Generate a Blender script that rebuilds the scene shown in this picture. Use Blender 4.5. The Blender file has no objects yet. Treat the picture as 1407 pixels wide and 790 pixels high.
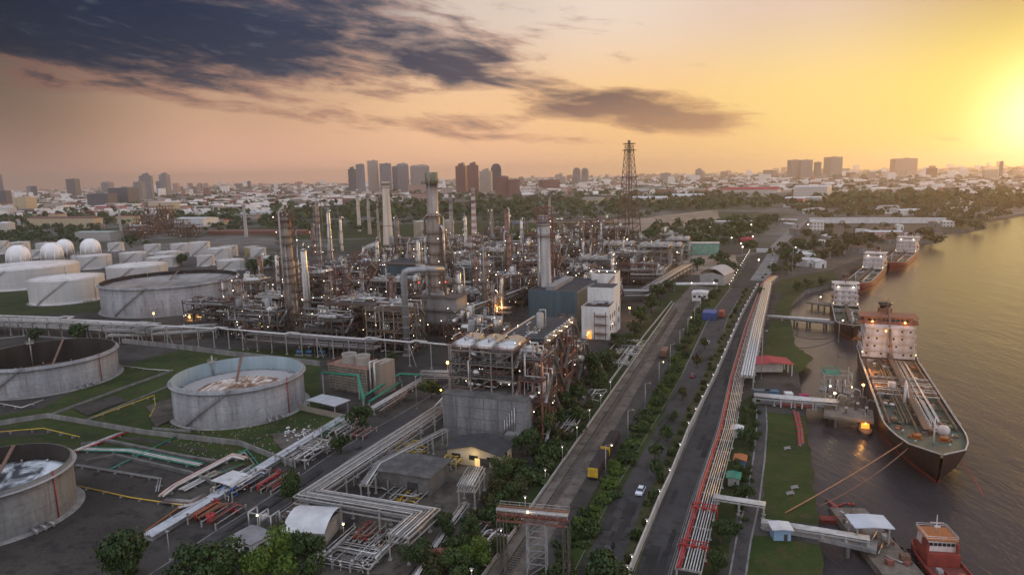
import bpy, math, random
from mathutils import Vector, Matrix, geometry
from math import radians as R, sin, cos, pi
random.seed(7)
S = bpy.context.scene
C = S.collection
# ------------------------------------------------------------------ camera model (metres; camera above the origin, looking +Y)
H, FPX, PITCH, ROLL, CU, CV = 80.0, 938.0, R(9.32), R(-1.4), 703.5, 395.0
cp, sp, cr, sr = cos(PITCH), sin(PITCH), cos(ROLL), sin(ROLL)
def ray(u, v):
    x, y = (u-CU)/FPX, -(v-CV)/FPX
    x, y = cr*x-sr*y, sr*x+cr*y
    return x, cp+sp*y, -sp+cp*y
def G(u, v, z=0.0):
    x, y, w = ray(u, v); t = (z-H)/w
    return Vector((x*t, y*t, z))
def pix(x, y, z):
    z -= H
    d = cp*y-sp*z; up = sp*y+cp*z
    a, b = x/d, up/d
    return CU+(cr*a+sr*b)*FPX, CV-(-sr*a+cr*b)*FPX
def depth(p): return cp*p[1]-sp*(p[2]-H)
def ppm(p): return FPX/depth(p)
def HT(p, vt):
    lo, hi = -5.0, 500.0
    for _ in range(40):
        m = (lo+hi)/2
        if pix(p[0], p[1], m)[1] > vt: lo = m
        else: hi = m
    return lo
AZ = R(20.5)
RZ = -AZ
def W(s, t, z=0.0):     # the refinery's own grid: s along the railway, t across it to the right
    return Vector((s*sin(AZ)+t*cos(AZ), s*cos(AZ)-t*sin(AZ), z))
def ST(p): return (p[0]*sin(AZ)+p[1]*cos(AZ), p[0]*cos(AZ)-p[1]*sin(AZ))
# ------------------------------------------------------------------ materials
MATS = {}
def mat(name, c1, c2=None, scale=0.4, rough=0.7, metal=0.0, streak=0, bump=0.0, spec=0.4, detail=5, coord='Object', fine=None, plates=0):
    if name in MATS: return MATS[name]
    m = bpy.data.materials.new(name); m.use_nodes = True
    nt = m.node_tree; N = nt.nodes; L = nt.links
    b = N['Principled BSDF']
    b.inputs['Roughness'].default_value = rough; b.inputs['Metallic'].default_value = metal
    b.inputs['Specular IOR Level'].default_value = spec
    if c2 is None: c2 = tuple(x*0.7 for x in c1)
    tc = N.new('ShaderNodeTexCoord'); mp = N.new('ShaderNodeMapping')
    L.new(tc.outputs[coord], mp.inputs['Vector'])
    if streak: mp.inputs['Scale'].default_value = (1, 1, 0.12)
    nz = N.new('ShaderNodeTexNoise'); nz.inputs['Scale'].default_value = scale; nz.inputs['Detail'].default_value = detail
    nz.inputs['Roughness'].default_value = 0.65
    L.new(mp.outputs[0], nz.inputs['Vector'])
    rp = N.new('ShaderNodeValToRGB'); rp.color_ramp.elements[0].position = 0.36; rp.color_ramp.elements[1].position = 0.64
    rp.color_ramp.elements[0].color = (*c2, 1); rp.color_ramp.elements[1].color = (*c1, 1)
    L.new(nz.outputs['Fac'], rp.inputs['Fac'])
    out = rp.outputs[0]
    if fine:
        n2 = N.new('ShaderNodeTexNoise'); n2.inputs['Scale'].default_value = fine[0]; n2.inputs['Detail'].default_value = 3
        L.new(tc.outputs[coord], n2.inputs['Vector'])
        mx = N.new('ShaderNodeMix'); mx.data_type = 'RGBA'; mx.blend_type = 'OVERLAY'; mx.inputs[0].default_value = fine[1]
        L.new(out, mx.inputs[6]); L.new(n2.outputs['Fac'], mx.inputs[7]); out = mx.outputs[2]
    if plates:            # welded shell plates: unrolled round the tank, seams a little darker, every plate a slightly different tone
        sx_ = N.new('ShaderNodeSeparateXYZ'); L.new(tc.outputs['Object'], sx_.inputs[0])
        at_ = N.new('ShaderNodeMath'); at_.operation = 'ARCTAN2'; L.new(sx_.outputs[0], at_.inputs[0]); L.new(sx_.outputs[1], at_.inputs[1])
        ml = N.new('ShaderNodeMath'); ml.operation = 'MULTIPLY'; L.new(at_.outputs[0], ml.inputs[0]); ml.inputs[1].default_value = 22.0
        cb = N.new('ShaderNodeCombineXYZ'); L.new(ml.outputs[0], cb.inputs[0]); L.new(sx_.outputs[2], cb.inputs[1])
        bk = N.new('ShaderNodeTexBrick'); bk.inputs['Scale'].default_value = 1.0; bk.inputs['Brick Width'].default_value = 8.0; bk.inputs['Row Height'].default_value = 2.4; bk.inputs['Mortar Size'].default_value = .06
        bk.inputs['Color1'].default_value = (1, 1, 1, 1); bk.inputs['Color2'].default_value = (.88, .88, .89, 1); bk.inputs['Mortar'].default_value = (.62, .60, .58, 1); L.new(cb.outputs[0], bk.inputs['Vector'])
        m2 = N.new('ShaderNodeMix'); m2.data_type = 'RGBA'; m2.blend_type = 'MULTIPLY'; m2.inputs[0].default_value = plates
        L.new(out, m2.inputs[6]); L.new(bk.outputs[0], m2.inputs[7]); out = m2.outputs[2]
        st = N.new('ShaderNodeCombineXYZ'); L.new(ml.outputs[0], st.inputs[0]); mz = N.new('ShaderNodeMath'); mz.operation = 'MULTIPLY'; mz.inputs[1].default_value = .09; L.new(sx_.outputs[2], mz.inputs[0]); L.new(mz.outputs[0], st.inputs[1])
        n3 = N.new('ShaderNodeTexNoise'); n3.inputs['Scale'].default_value = .9; n3.inputs['Detail'].default_value = 5; L.new(st.outputs[0], n3.inputs['Vector'])
        r3 = N.new('ShaderNodeValToRGB'); r3.color_ramp.elements[0].position = .56; r3.color_ramp.elements[1].position = .74; r3.color_ramp.elements[0].color = (1, 1, 1, 1); r3.color_ramp.elements[1].color = (.62, .53, .46, 1); L.new(n3.outputs['Fac'], r3.inputs[0])
        m3 = N.new('ShaderNodeMix'); m3.data_type = 'RGBA'; m3.blend_type = 'MULTIPLY'; m3.inputs[0].default_value = plates
        L.new(out, m3.inputs[6]); L.new(r3.outputs[0], m3.inputs[7]); out = m3.outputs[2]
    L.new(out, b.inputs['Base Color'])
    if bump:
        bp = N.new('ShaderNodeBump'); bp.inputs['Strength'].default_value = bump; bp.inputs['Distance'].default_value = 0.3
        L.new(nz.outputs['Fac'], bp.inputs['Height']); L.new(bp.outputs[0], b.inputs['Normal'])
    MATS[name] = m
    return m
def glow(name, col, strength):
    if name in MATS: return MATS[name]
    m = bpy.data.materials.new(name); m.use_nodes = True
    b = m.node_tree.nodes['Principled BSDF']
    b.inputs['Base Color'].default_value = (*col, 1)
    b.inputs['Emission Color'].default_value = (*col, 1); b.inputs['Emission Strength'].default_value = strength
    try: m.cycles.emission_sampling = 'NONE'
    except Exception: pass
    MATS[name] = m
    return m
# ------------------------------------------------------------------ mesh builder
class MB:
    def __init__(s): s.v = []; s.f = []; s.sm = []; s.mi = []
    def add(s, vs, fs, smooth=False, mi=0):
        o = len(s.v); s.v.extend(vs)
        for f in fs: s.f.append([i+o for i in f]); s.sm.append(smooth); s.mi.append(mi)
        return s
    def box(s, x, y, z, sx, sy, sz, rz=0.0, mi=0, taper=1.0):      # z = bottom
        c, n = cos(rz), sin(rz); vs = []
        for zz, k in ((z, 1.0), (z+sz, taper)):
            for a, b in ((-1, -1), (1, -1), (1, 1), (-1, 1)):
                px, py = a*sx/2*k, b*sy/2*k
                vs.append((x+px*c-py*n, y+px*n+py*c, zz))
        return s.add(vs, [(0, 3, 2, 1), (4, 5, 6, 7), (0, 1, 5, 4), (1, 2, 6, 5), (2, 3, 7, 6), (3, 0, 4, 7)], False, mi)
    def beam(s, p, q, w, h=None, mi=0):
        p, q = Vector(p), Vector(q); d = q-p
        if d.length < 1e-6: return s
        d.normalize(); h = h or w
        side = d.cross(Vector((0, 0, 1)))
        side = Vector((1, 0, 0)) if side.length < 1e-3 else side.normalized()
        up = side.cross(d).normalized()
        vs = [e+side*a*w/2+up*b*h/2 for e in (p, q) for a, b in ((-1, -1), (1, -1), (1, 1), (-1, 1))]
        return s.add([tuple(v) for v in vs], [(0, 1, 2, 3), (7, 6, 5, 4), (0, 4, 5, 1), (1, 5, 6, 2), (2, 6, 7, 3), (3, 7, 4, 0)], False, mi)
    def tube(s, pts, r, n=6, mi=0, closed=False):
        P = [Vector(p) for p in pts]; k = len(P); rings = []
        rr = r if isinstance(r, (list, tuple)) else [r]*k
        prev = None
        for i, p in enumerate(P):
            d0 = (P[i]-P[i-1]).normalized() if i else None
            d1 = (P[i+1]-P[i]).normalized() if i < k-1 else None
            d = ((d0 or d1)+(d1 or d0))
            d = d.normalized() if d.length > 1e-6 else (d1 or d0)
            kk = 1.0
            if d0 and d1:
                c = max(0.35, math.sqrt(max(0.0, (1+d0.dot(d1))/2))); kk = min(1.0/c, 1.6)
            if prev is None:
                a = d.cross(Vector((0, 0, 1)))
                a = Vector((1, 0, 0)) if a.length < 1e-3 else a.normalized()
            else:
                a = prev-d*prev.dot(d)
                a = a.normalized() if a.length > 1e-4 else d.orthogonal().normalized()
            b = d.cross(a).normalized(); prev = a
            rings.append([tuple(p+(a*cos(2*pi*j/n)+b*sin(2*pi*j/n))*rr[i]*(kk if kk > 1.05 else 1.0)) for j in range(n)])
        vs = [v for g in rings for v in g]; fs = []
        for i in range(k-1):
            for j in range(n):
                j2 = (j+1) % n
                fs.append((i*n+j, i*n+j2, (i+1)*n+j2, (i+1)*n+j))
        s.add(vs, fs, True, mi)
        o = len(s.v)-len(vs)
        s.f.append([o+j for j in range(n)][::-1]); s.sm.append(False); s.mi.append(mi)
        s.f.append([o+(k-1)*n+j for j in range(n)]); s.sm.append(False); s.mi.append(mi)
        return s
    def lathe(s, prof, n=24, x=0.0, y=0.0, z=0.0, mi=0, smooth=True):
        vs = [(x+r*cos(2*pi*j/n), y+r*sin(2*pi*j/n), z+h) for r, h in prof for j in range(n)]
        fs = [(i*n+j, i*n+(j+1) % n, (i+1)*n+(j+1) % n, (i+1)*n+j) for i in range(len(prof)-1) for j in range(n)]
        o = len(s.v); s.v.extend(vs)
        for q, f in enumerate(fs):
            i = q//n
            s.f.append([a+o for a in f]); s.sm.append(smooth); s.mi.append(mi)
        return s
    def cyl(s, x, y, z, r, h, n=12, r2=None, mi=0):
        r2 = r if r2 is None else r2
        s.lathe([(r, 0), (r2, h)], n, x, y, z, mi)
        o = len(s.v)-2*n
        s.f.append([o+j for j in range(n)][::-1]); s.sm.append(False); s.mi.append(mi)
        s.f.append([o+n+j for j in range(n)]); s.sm.append(False); s.mi.append(mi)
        return s
    def drum(s, p, q, r, n=12, mi=0):                               # dished-end vessel between two points
        p, q = Vector(p), Vector(q); d = (q-p).normalized()
        pts, rs = [], []
        for k, f in ((0.55, 0.05), (0.45, 0.5), (0.28, 0.8), (0.0, 1.0)):
            pts.append(p-d*r*k); rs.append(r*f)
        for k, f in ((0.0, 1.0), (0.28, 0.8), (0.45, 0.5), (0.55, 0.05)):
            pts.append(q+d*r*k); rs.append(r*f)
        a = d.cross(Vector((0, 0, 1))); a = Vector((1, 0, 0)) if a.length < 1e-3 else a.normalized()
        b = d.cross(a)
        vs = [tuple(c+(a*cos(2*pi*j/n)+b*sin(2*pi*j/n))*k) for c, k in zip(pts, rs) for j in range(n)]
        fs = [(i*n+j, i*n+(j+1) % n, (i+1)*n+(j+1) % n, (i+1)*n+j) for i in range(len(pts)-1) for j in range(n)]
        s.add(vs, fs, True, mi)
        return s
    def ball(s, x, y, z, r, n=8, m=6, mi=0, sz=1.0):
        prof = [(max(r*sin(pi*i/m), r*0.02), -r*cos(pi*i/m)*sz) for i in range(m+1)]
        return s.lathe(prof, n, x, y, z, mi)
    def prism(s, poly, z0, z1, mi=0):
        n = len(poly); vs = [(p[0], p[1], z0) for p in poly]+[(p[0], p[1], z1) for p in poly]
        area = sum(poly[i][0]*poly[(i+1) % n][1]-poly[(i+1) % n][0]*poly[i][1] for i in range(n))
        idx = list(range(n)) if area > 0 else list(range(n))[::-1]
        fs = [tuple(idx[::-1]), tuple(n+i for i in idx)]
        for k in range(n):
            i, j = idx[k], idx[(k+1) % n]
            fs.append((i, j, n+j, n+i))
        return s.add(vs, fs, False, mi)
    def quad(s, a, b, c, d, mi=0): return s.add([tuple(a), tuple(b), tuple(c), tuple(d)], [(0, 1, 2, 3)], False, mi)
    def rail(s, pts, h=1.1, w=0.07, step=3.0, mi=0):                # guard rail along a polyline
        for p, q in zip(pts[:-1], pts[1:]):
            p, q = Vector(p), Vector(q); n = max(1, int((q-p).length/step))
            for k in range(n+1):
                e = p.lerp(q, k/n); s.beam(e, e+Vector((0, 0, h)), w, w, mi)
            for hh in (h*0.5, h): s.beam(p+Vector((0, 0, hh)), q+Vector((0, 0, hh)), w, w, mi)
        return s
    def mesh(s, name, mats):
        me = bpy.data.meshes.new(name); me.from_pydata(s.v, [], s.f)
        me.polygons.foreach_set('use_smooth', s.sm)
        for m in (mats if isinstance(mats, (list, tuple)) else [mats]): me.materials.append(m)
        if any(s.mi): me.polygons.foreach_set('material_index', s.mi)
        return me
    def build(s, name, mats, parent=None, loc=None, rz=0.0):
        o = bpy.data.objects.new(name, s.mesh(name, mats)); C.objects.link(o)
        if loc is not None: o.location = loc
        if rz: o.rotation_euler = (0, 0, rz)
        if parent is not None: o.parent = parent
        return o
LABELS = []          # (object, description, position): the label is finished once every neighbour is known
LAND = []            # landmarks: (phrase, position)
def thing(name, label, cat, loc=(0, 0, 0), rz=0.0, group=None, auto=False, land=None):
    o = bpy.data.objects.new(name, None); C.objects.link(o); o.empty_display_size = 1
    o.location = loc; o.rotation_euler = (0, 0, rz)
    return tag(o, label, cat, group, auto, land)
def tag(o, label, cat, group=None, auto=False, land=None):
    o['category'] = cat
    if group: o['group'] = group
    if auto: LABELS.append((o, label, Vector(o.location)))
    else: o['label'] = label
    if land: LAND.append((land, Vector(o.location)))
    return o
KIDS = {}
def copy_tree(o, parent=None):
    c = o.copy(); C.objects.link(c)
    if parent is not None: c.parent = parent
    for ch in o.children: copy_tree(ch, c)
    return c
ORD = ['zeroth', 'first', 'second', 'third', 'fourth', 'fifth', 'sixth', 'seventh', 'eighth', 'ninth', 'tenth', 'eleventh', 'twelfth', 'thirteenth', 'fourteenth', 'fifteenth', 'sixteenth', 'seventeenth', 'eighteenth', 'nineteenth']
TENS = ['', '', 'twenty', 'thirty', 'forty', 'fifty', 'sixty', 'seventy', 'eighty', 'ninety']
def ordinal(n):
    if n < 20: return ORD[n]
    if n >= 100: return 'hundred-and-'+ordinal(n-100) if n > 100 else 'hundredth'
    t, u = divmod(n, 10)
    return TENS[t]+'-'+ORD[u] if u else TENS[t][:-1]+'ieth'
def finish_labels():
    groups = {}
    for o, d, p in LABELS:
        L, q = min(LAND, key=lambda l: (l[1].xy-p.xy).length)
        dv = p.xy-q.xy
        u = Vector((q.x, q.y)).normalized(); al = dv.dot(u); lat = dv.x*u.y-dv.y*u.x
        rel = ('behind' if al > 0 else 'in front of') if abs(al) > abs(lat) else ('right of' if lat > 0 else 'left of')
        groups.setdefault((d, rel, L), []).append((dv.length, o))
    for (d, rel, L), v in groups.items():
        v.sort(key=lambda k: k[0])
        for i, (_, o) in enumerate(v):
            lab = d+' '+rel+' '+L+('' if len(v) == 1 else ', nearest' if i == 0 else ', '+ordinal(i+1)+' nearest')
            o['label'] = lab
def structure(name, mb, m, kind='structure'):
    o = mb.build(name, m); o['kind'] = kind
    return o
def sheet(name, pts, z, m, kind='structure'):
    mb = MB(); P = [Vector((p[0], p[1], z)) for p in pts]
    tr = geometry.tessellate_polygon([[Vector((p.x, p.y, 0)) for p in P]])
    vs = [tuple(p) for p in P]; fs = []
    for t in tr:
        a, b, c = (P[i] for i in t)
        fs.append(t if (b-a).cross(c-a).z > 0 else (t[0], t[2], t[1]))
    mb.add(vs, fs)
    return structure(name, mb, m, kind)
def gp(pts, z=0.0): return [G(u, v, z) for u, v in pts]
def offset_path(pts, d):
    out = []
    for i, p in enumerate(pts):
        p = Vector(p)
        d0 = (Vector(pts[i])-Vector(pts[i-1])).xy.normalized() if i else None
        d1 = (Vector(pts[i+1])-Vector(pts[i])).xy.normalized() if i < len(pts)-1 else None
        t = ((d0 or d1)+(d1 or d0)).normalized()
        k = 1.0
        if d0 and d1: k = 1.0/max(0.4, math.sqrt(max(0.05, (1+d0.dot(d1))/2)))
        out.append(Vector((p.x+t.y*d*k, p.y-t.x*d*k, p.z)))
    return out
# palette
steel = mat('painted_steel', (.15, .125, .11), (.085, .07, .06), .8, .55, .2)
redsteel = mat('oxide_steel', (.26, .10, .075), (.15, .065, .05), .9, .6, .1)
palesteel = mat('pale_steel', (.42, .41, .39), (.30, .28, .26), .8, .5, .2)
rust = mat('rusty_steel', (.22, .12, .08), (.12, .075, .055), 1.2, .75, .1)
galv = mat('galvanised', (.50, .48, .46), (.28, .26, .24), 1.0, .30, .75)
alu = mat('aluminium_cladding', (.62, .60, .57), (.44, .42, .40), 1.5, .32, .85)
pipewhite = mat('white_pipe', (.62, .60, .57), (.42, .40, .37), .6, .45, .1)
pipegrey = mat('grey_pipe', (.34, .34, .34), (.22, .22, .22), .6, .45, .3)
pipedark = mat('dark_pipe', (.10, .10, .105), (.06, .06, .06), .6, .5, .2)
pipered = mat('red_pipe', (.42, .035, .035), (.28, .03, .03), .6, .45)
pipegreen = mat('green_pipe', (.03, .24, .15), (.02, .15, .10), .5, .45)
pipeyellow = mat('yellow_paint', (.62, .42, .04), (.45, .28, .03), .8, .5)
orange = mat('orange_paint', (.40, .13, .035), (.26, .085, .03), .8, .5)
concrete = mat('concrete', (.27, .26, .25), (.15, .145, .14), .25, .85, streak=1, fine=(2.0, .35))
darkconc = mat('stained_concrete', (.17, .165, .155), (.085, .08, .075), .2, .9, fine=(1.5, .4))
tankwhite = mat('tank_white', (.86, .85, .85), (.78, .77, .76), .14, .5, streak=1, plates=.34)
tankgrey = mat('tank_grey', (.34, .345, .355), (.20, .20, .205), .16, .65, streak=1, fine=(.9, .3), plates=.9)
tankblue = mat('tank_pale_blue', (.36, .46, .50), (.26, .34, .38), .18, .55, streak=1)
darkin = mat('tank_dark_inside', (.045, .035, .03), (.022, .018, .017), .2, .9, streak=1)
cladblue = mat('blue_cladding', (.085, .125, .145), (.06, .092, .108), .3, .5, .1, streak=1)
cladwhite = mat('white_cladding', (.72, .71, .70), (.55, .53, .50), .2, .6, streak=1, fine=(1.2, .25))
darkroof = mat('dark_roof', (.055, .055, .06), (.03, .03, .032), .3, .85, fine=(2, .4))
greyroof = mat('grey_roof', (.30, .30, .31), (.20, .20, .21), .3, .6, .2)
whiteroof = mat('white_roof', (.66, .66, .66), (.50, .50, .50), .25, .5, .1)
redroof = mat('red_roof', (.36, .028, .04), (.24, .022, .03), .4, .6)
brownroof = mat('brown_roof', (.20, .085, .06), (.13, .06, .045), .4, .75)
blackpaint = mat('black_paint', (.02, .02, .022), (.012, .012, .012), .7, .5)
glass = mat('dark_glass', (.02, .025, .03), (.012, .016, .02), .5, .08, spec=.7)
lampw = glow('lamp_white', (1.0, .86, .66), 7)
lampy = glow('lamp_yellow', (1.0, .80, .32), 10)
lampo = glow('lamp_orange', (1.0, .42, .06), 26)
winlit = glow('lit_window', (1.0, .66, .28), .45)
# ------------------------------------------------------------------ camera, render, sun, sky, haze
cd = bpy.data.cameras.new('camera'); cam = bpy.data.objects.new('camera', cd); C.objects.link(cam)
cam.location = (0, 0, H)
cam.rotation_euler = (Matrix.Rotation(pi/2-PITCH, 3, 'X') @ Matrix.Rotation(ROLL, 3, 'Z')).to_euler()
cd.sensor_width = 36.0; cd.lens = 36.0*FPX/1407.0; cd.clip_start = 0.5; cd.clip_end = 40000
S.camera = cam
S.view_settings.view_transform = 'Standard'; S.view_settings.look = 'None'; S.view_settings.exposure = 0.33; S.view_settings.gamma = 1.0
S.view_settings.use_curve_mapping = False
cy = S.cycles if hasattr(S, 'cycles') else None
if cy:
    cy.max_bounces = 5; cy.diffuse_bounces = 2; cy.glossy_bounces = 2; cy.transmission_bounces = 2; cy.volume_bounces = 1; cy.transparent_max_bounces = 4
    cy.sample_clamp_indirect = 2.0; cy.sample_clamp_direct = 20.0; cy.caustics_reflective = False; cy.caustics_refractive = False
def lin(*c):
    return tuple((x/255/12.92 if x/255 <= .04045 else ((x/255+.055)/1.055)**2.4) for x in c)
SUN_AZ, SUN_EL = R(50.0), R(4.5)
sl = bpy.data.lights.new('sun', 'SUN'); sl.energy = 1.5; sl.angle = R(16); sl.color = (1.0, .56, .20)
so = bpy.data.objects.new('sun', sl); C.objects.link(so)
sd = Vector((sin(SUN_AZ)*cos(SUN_EL), cos(SUN_AZ)*cos(SUN_EL), sin(SUN_EL)))
so.rotation_euler = sd.to_track_quat('Z', 'Y').to_euler(); so.location = (300, 300, 300)
world = bpy.data.worlds.new('World'); S.world = world; world.use_nodes = True
nt = world.node_tree; N = nt.nodes; L = nt.links; N.clear()
def V(x): return x
def mth(op, a, b=None, c=None, clamp=False):
    n = N.new('ShaderNodeMath'); n.operation = op; n.use_clamp = clamp
    for i, x in enumerate((a, b, c)):
        if x is None: continue
        if isinstance(x, (int, float)): n.inputs[i].default_value = x
        else: L.new(x, n.inputs[i])
    return n.outputs[0]
def smooth(x, a, b):
    n = N.new('ShaderNodeMapRange'); n.interpolation_type = 'SMOOTHSTEP'
    L.new(x, n.inputs[0]); n.inputs[1].default_value = a; n.inputs[2].default_value = b
    return n.outputs[0]
def mixc(f, a, b, blend='MIX'):
    n = N.new('ShaderNodeMix'); n.data_type = 'RGBA'; n.blend_type = blend
    for k, x in ((0, f), (6, a), (7, b)):
        if isinstance(x, (int, float)): n.inputs[k].default_value = x
        elif isinstance(x, tuple): n.inputs[k].default_value = (*x, 1)
        else: L.new(x, n.inputs[k])
    return n.outputs[2]
def ramp(x, stops, lo, hi):
    n = N.new('ShaderNodeValToRGB'); r = n.color_ramp; r.interpolation = 'EASE'
    f = mth('DIVIDE', mth('SUBTRACT', x, lo), hi-lo)
    while len(r.elements) < len(stops): r.elements.new(0.5)
    for e, (p, c) in zip(r.elements, stops): e.position = (p-lo)/(hi-lo); e.color = (*lin(*c), 1)
    L.new(f, n.inputs[0]); return n.outputs[0]
tc = N.new('ShaderNodeTexCoord'); sx = N.new('ShaderNodeSeparateXYZ'); L.new(tc.outputs['Generated'], sx.inputs[0])
X, Y, Z = sx.outputs
DEG = 180/pi
az = mth('MULTIPLY', mth('ARCTAN2', X, Y), DEG); el = mth('MULTIPLY', mth('ARCSINE', Z), DEG)
back = (92, 94, 108)
r0 = ramp(az, [(-180, back), (-80, (112, 100, 100)), (-36, (166, 132, 116)), (-22, (238, 184, 156)), (-2, (255, 198, 158)), (14, (248, 198, 138)), (26, (252, 214, 130)), (38, (250, 230, 120)), (60, (230, 180, 90)), (110, (120, 105, 100)), (180, back)], -180, 180)
r1 = ramp(az, [(-180, (84, 92, 112)), (-80, (86, 82, 88)), (-36, (124, 102, 88)), (-22, (206, 164, 134)), (-4, (250, 202, 154)), (10, (254, 206, 142)), (24, (250, 218, 140)), (38, (226, 214, 110)), (60, (200, 170, 100)), (110, (105, 98, 102)), (180, (84, 92, 112))], -180, 180)
r2 = ramp(az, [(-180, (78, 88, 110)), (-80, (64, 70, 84)), (-36, (70, 72, 78)), (-16, (128, 118, 120)), (-2, (222, 202, 188)), (8, (236, 216, 200)), (22, (222, 196, 180)), (38, (172, 146, 112)), (60, (120, 108, 95)), (110, (90, 92, 104)), (180, (78, 88, 110))], -180, 180)
sky = mixc(smooth(el, 0.0, 6.0), r0, r1)
sky = mixc(smooth(el, 5.0, 13.0), sky, r2)
sky = mixc(smooth(el, 15.0, 26.0), sky, lin(136, 128, 138))
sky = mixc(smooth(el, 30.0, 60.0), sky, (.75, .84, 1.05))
sky = mixc(smooth(mth('ABSOLUTE', az), 62, 120), sky, mixc(smooth(el, 20, 70), (1.06, 1.05, 1.15), (.75, .84, 1.05)))  # out-of-frame sky behind and overhead brightened as added fill for the walls
# clouds in (azimuth, elevation), sheared because the streaks fall towards the right
els = mth('ADD', el, mth('MULTIPLY', az, 0.13))
def noise(kx, ky, off, detail=7, rough=.6, dist=.6):
    cb = N.new('ShaderNodeCombineXYZ'); L.new(mth('MULTIPLY', az, kx), cb.inputs[0]); L.new(mth('MULTIPLY', els, ky), cb.inputs[1]); cb.inputs[2].default_value = off
    n = N.new('ShaderNodeTexNoise'); n.inputs['Scale'].default_value = 1; n.inputs['Detail'].default_value = detail; n.inputs['Roughness'].default_value = rough; n.inputs['Distortion'].default_value = dist
    L.new(cb.outputs[0], n.inputs['Vector']); return n.outputs['Fac']
def azel(u, v):
    x, y, w = ray(u, v); l = math.sqrt(x*x+y*y+w*w)
    return math.degrees(math.atan2(x, y)), math.degrees(math.asin(w/l))
def ellipse(u, v, hu, hv, tilt, pw=1.0):
    a, e = azel(u, v); ha, he = hu/938*DEG*.9, hv/938*DEG
    da = mth('SUBTRACT', az, a); de = mth('ADD', mth('SUBTRACT', el, e), mth('MULTIPLY', da, tilt))
    q = mth('ADD', mth('POWER', mth('ABSOLUTE', mth('DIVIDE', da, ha)), 2.6), mth('POWER', mth('ABSOLUTE', mth('DIVIDE', de, he)), 2.4))
    return mth('MULTIPLY', mth('EXPONENT', mth('MULTIPLY', q, -1.0)), pw)
n1 = noise(.10, .42, 3.1); n2 = noise(.28, 1.25, 8.7, 8, .66, .35)
nn = mth('ADD', mth('MULTIPLY', n1, .62), mth('MULTIPLY', n2, .38))
cov = ellipse(150, 10, 470, 74, .10, 1.25)
for e in ((590, 82, 170, 38, .14, 1.0), (400, 40, 280, 48, .13, .95), (720, 112, 80, 22, .10, .55), (835, 142, 150, 24, .05, 1.05), (915, 166, 110, 20, .10, .9), (150, 122, 260, 15, .10, .60), (420, 108, 120, 16, .05, .58), (560, 165, 260, 20, .05, .5), (760, 190, 240, 10, .06, .42), (340, 150, 260, 12, .05, .42), (540, 8, 90, 16, .1, .5), (760, 18, 160, 12, .1, .34)):
    cov = mth('MAXIMUM', cov, ellipse(*e))
dens = smooth(mth('ADD', cov, mth('MULTIPLY', mth('SUBTRACT', nn, .5), 2.7)), .24, .98)
up = mth('MULTIPLY', smooth(el, 15, 30), smooth(nn, .38, .62))
edge = mth('MULTIPLY', smooth(dens, .02, .45), mth('SUBTRACT', 1.0, smooth(dens, .35, .9)))
ccol = ramp(az, [(-180, (70, 78, 96)), (-42, (0, 18, 40)), (-28, (0, 38, 68)), (-14, (32, 54, 84)), (-2, (68, 70, 92)), (10, (102, 84, 90)), (19, (140, 108, 100)), (40, (190, 150, 100)), (180, (70, 78, 96))], -180, 180)
low = ramp(az, [(-180, (70, 78, 96)), (-40, (96, 82, 78)), (-20, (140, 114, 104)), (0, (196, 146, 122)), (15, (214, 160, 120)), (180, (90, 88, 96))], -180, 180)
ccol = mixc(mth('MULTIPLY', smooth(el, 7.5, 3.0), .65), ccol, low)
ccol = mixc(mth('MULTIPLY', smooth(n2, .55, .72), .34), ccol, lin(112, 118, 128))
ecol = mixc(.5, sky, lin(226, 142, 112))
sky = mixc(mth('MULTIPLY', edge, .45), sky, ecol)
sky = mixc(mth('MULTIPLY', dens, .97), sky, mixc(1.0, ccol, (.80, .82, .86), 'MULTIPLY'))
# glow round the sun
dt = N.new('ShaderNodeVectorMath'); dt.operation = 'DOT_PRODUCT'; L.new(tc.outputs['Generated'], dt.inputs[0]); dt.inputs[1].default_value = (sin(R(38))*cos(R(2.7)), cos(R(38))*cos(R(2.7)), sin(R(2.7)))
ang = mth('MULTIPLY', mth('ARCCOSINE', mth('MINIMUM', dt.outputs['Value'], 1.0)), DEG)
g1 = mth('EXPONENT', mth('MULTIPLY', mth('POWER', mth('DIVIDE', ang, 3.4), 2.0), -1.0))
g2 = mth('EXPONENT', mth('MULTIPLY', mth('DIVIDE', ang, 9.0), -1.0))
sky = mixc(1.0, sky, mixc(g1, (0, 0, 0), (1.0, .95, .7)), 'ADD')
sky = mixc(1.0, sky, mixc(g2, (0, 0, 0), (.30, .17, .0)), 'ADD')
nis = N.new('ShaderNodeTexSky'); nis.sky_type = 'NISHITA'; nis.sun_disc = False; nis.sun_elevation = SUN_EL; nis.sun_rotation = SUN_AZ
nis.air_density = 1.5; nis.dust_density = 3.0
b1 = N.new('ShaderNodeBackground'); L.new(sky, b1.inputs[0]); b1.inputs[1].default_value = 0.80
b2 = N.new('ShaderNodeBackground'); L.new(nis.outputs[0], b2.inputs[0]); b2.inputs[1].default_value = 0.003
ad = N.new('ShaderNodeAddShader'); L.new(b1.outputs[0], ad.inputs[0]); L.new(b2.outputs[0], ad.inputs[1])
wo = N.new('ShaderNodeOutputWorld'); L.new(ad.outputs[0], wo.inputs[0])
HAZE = True
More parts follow.
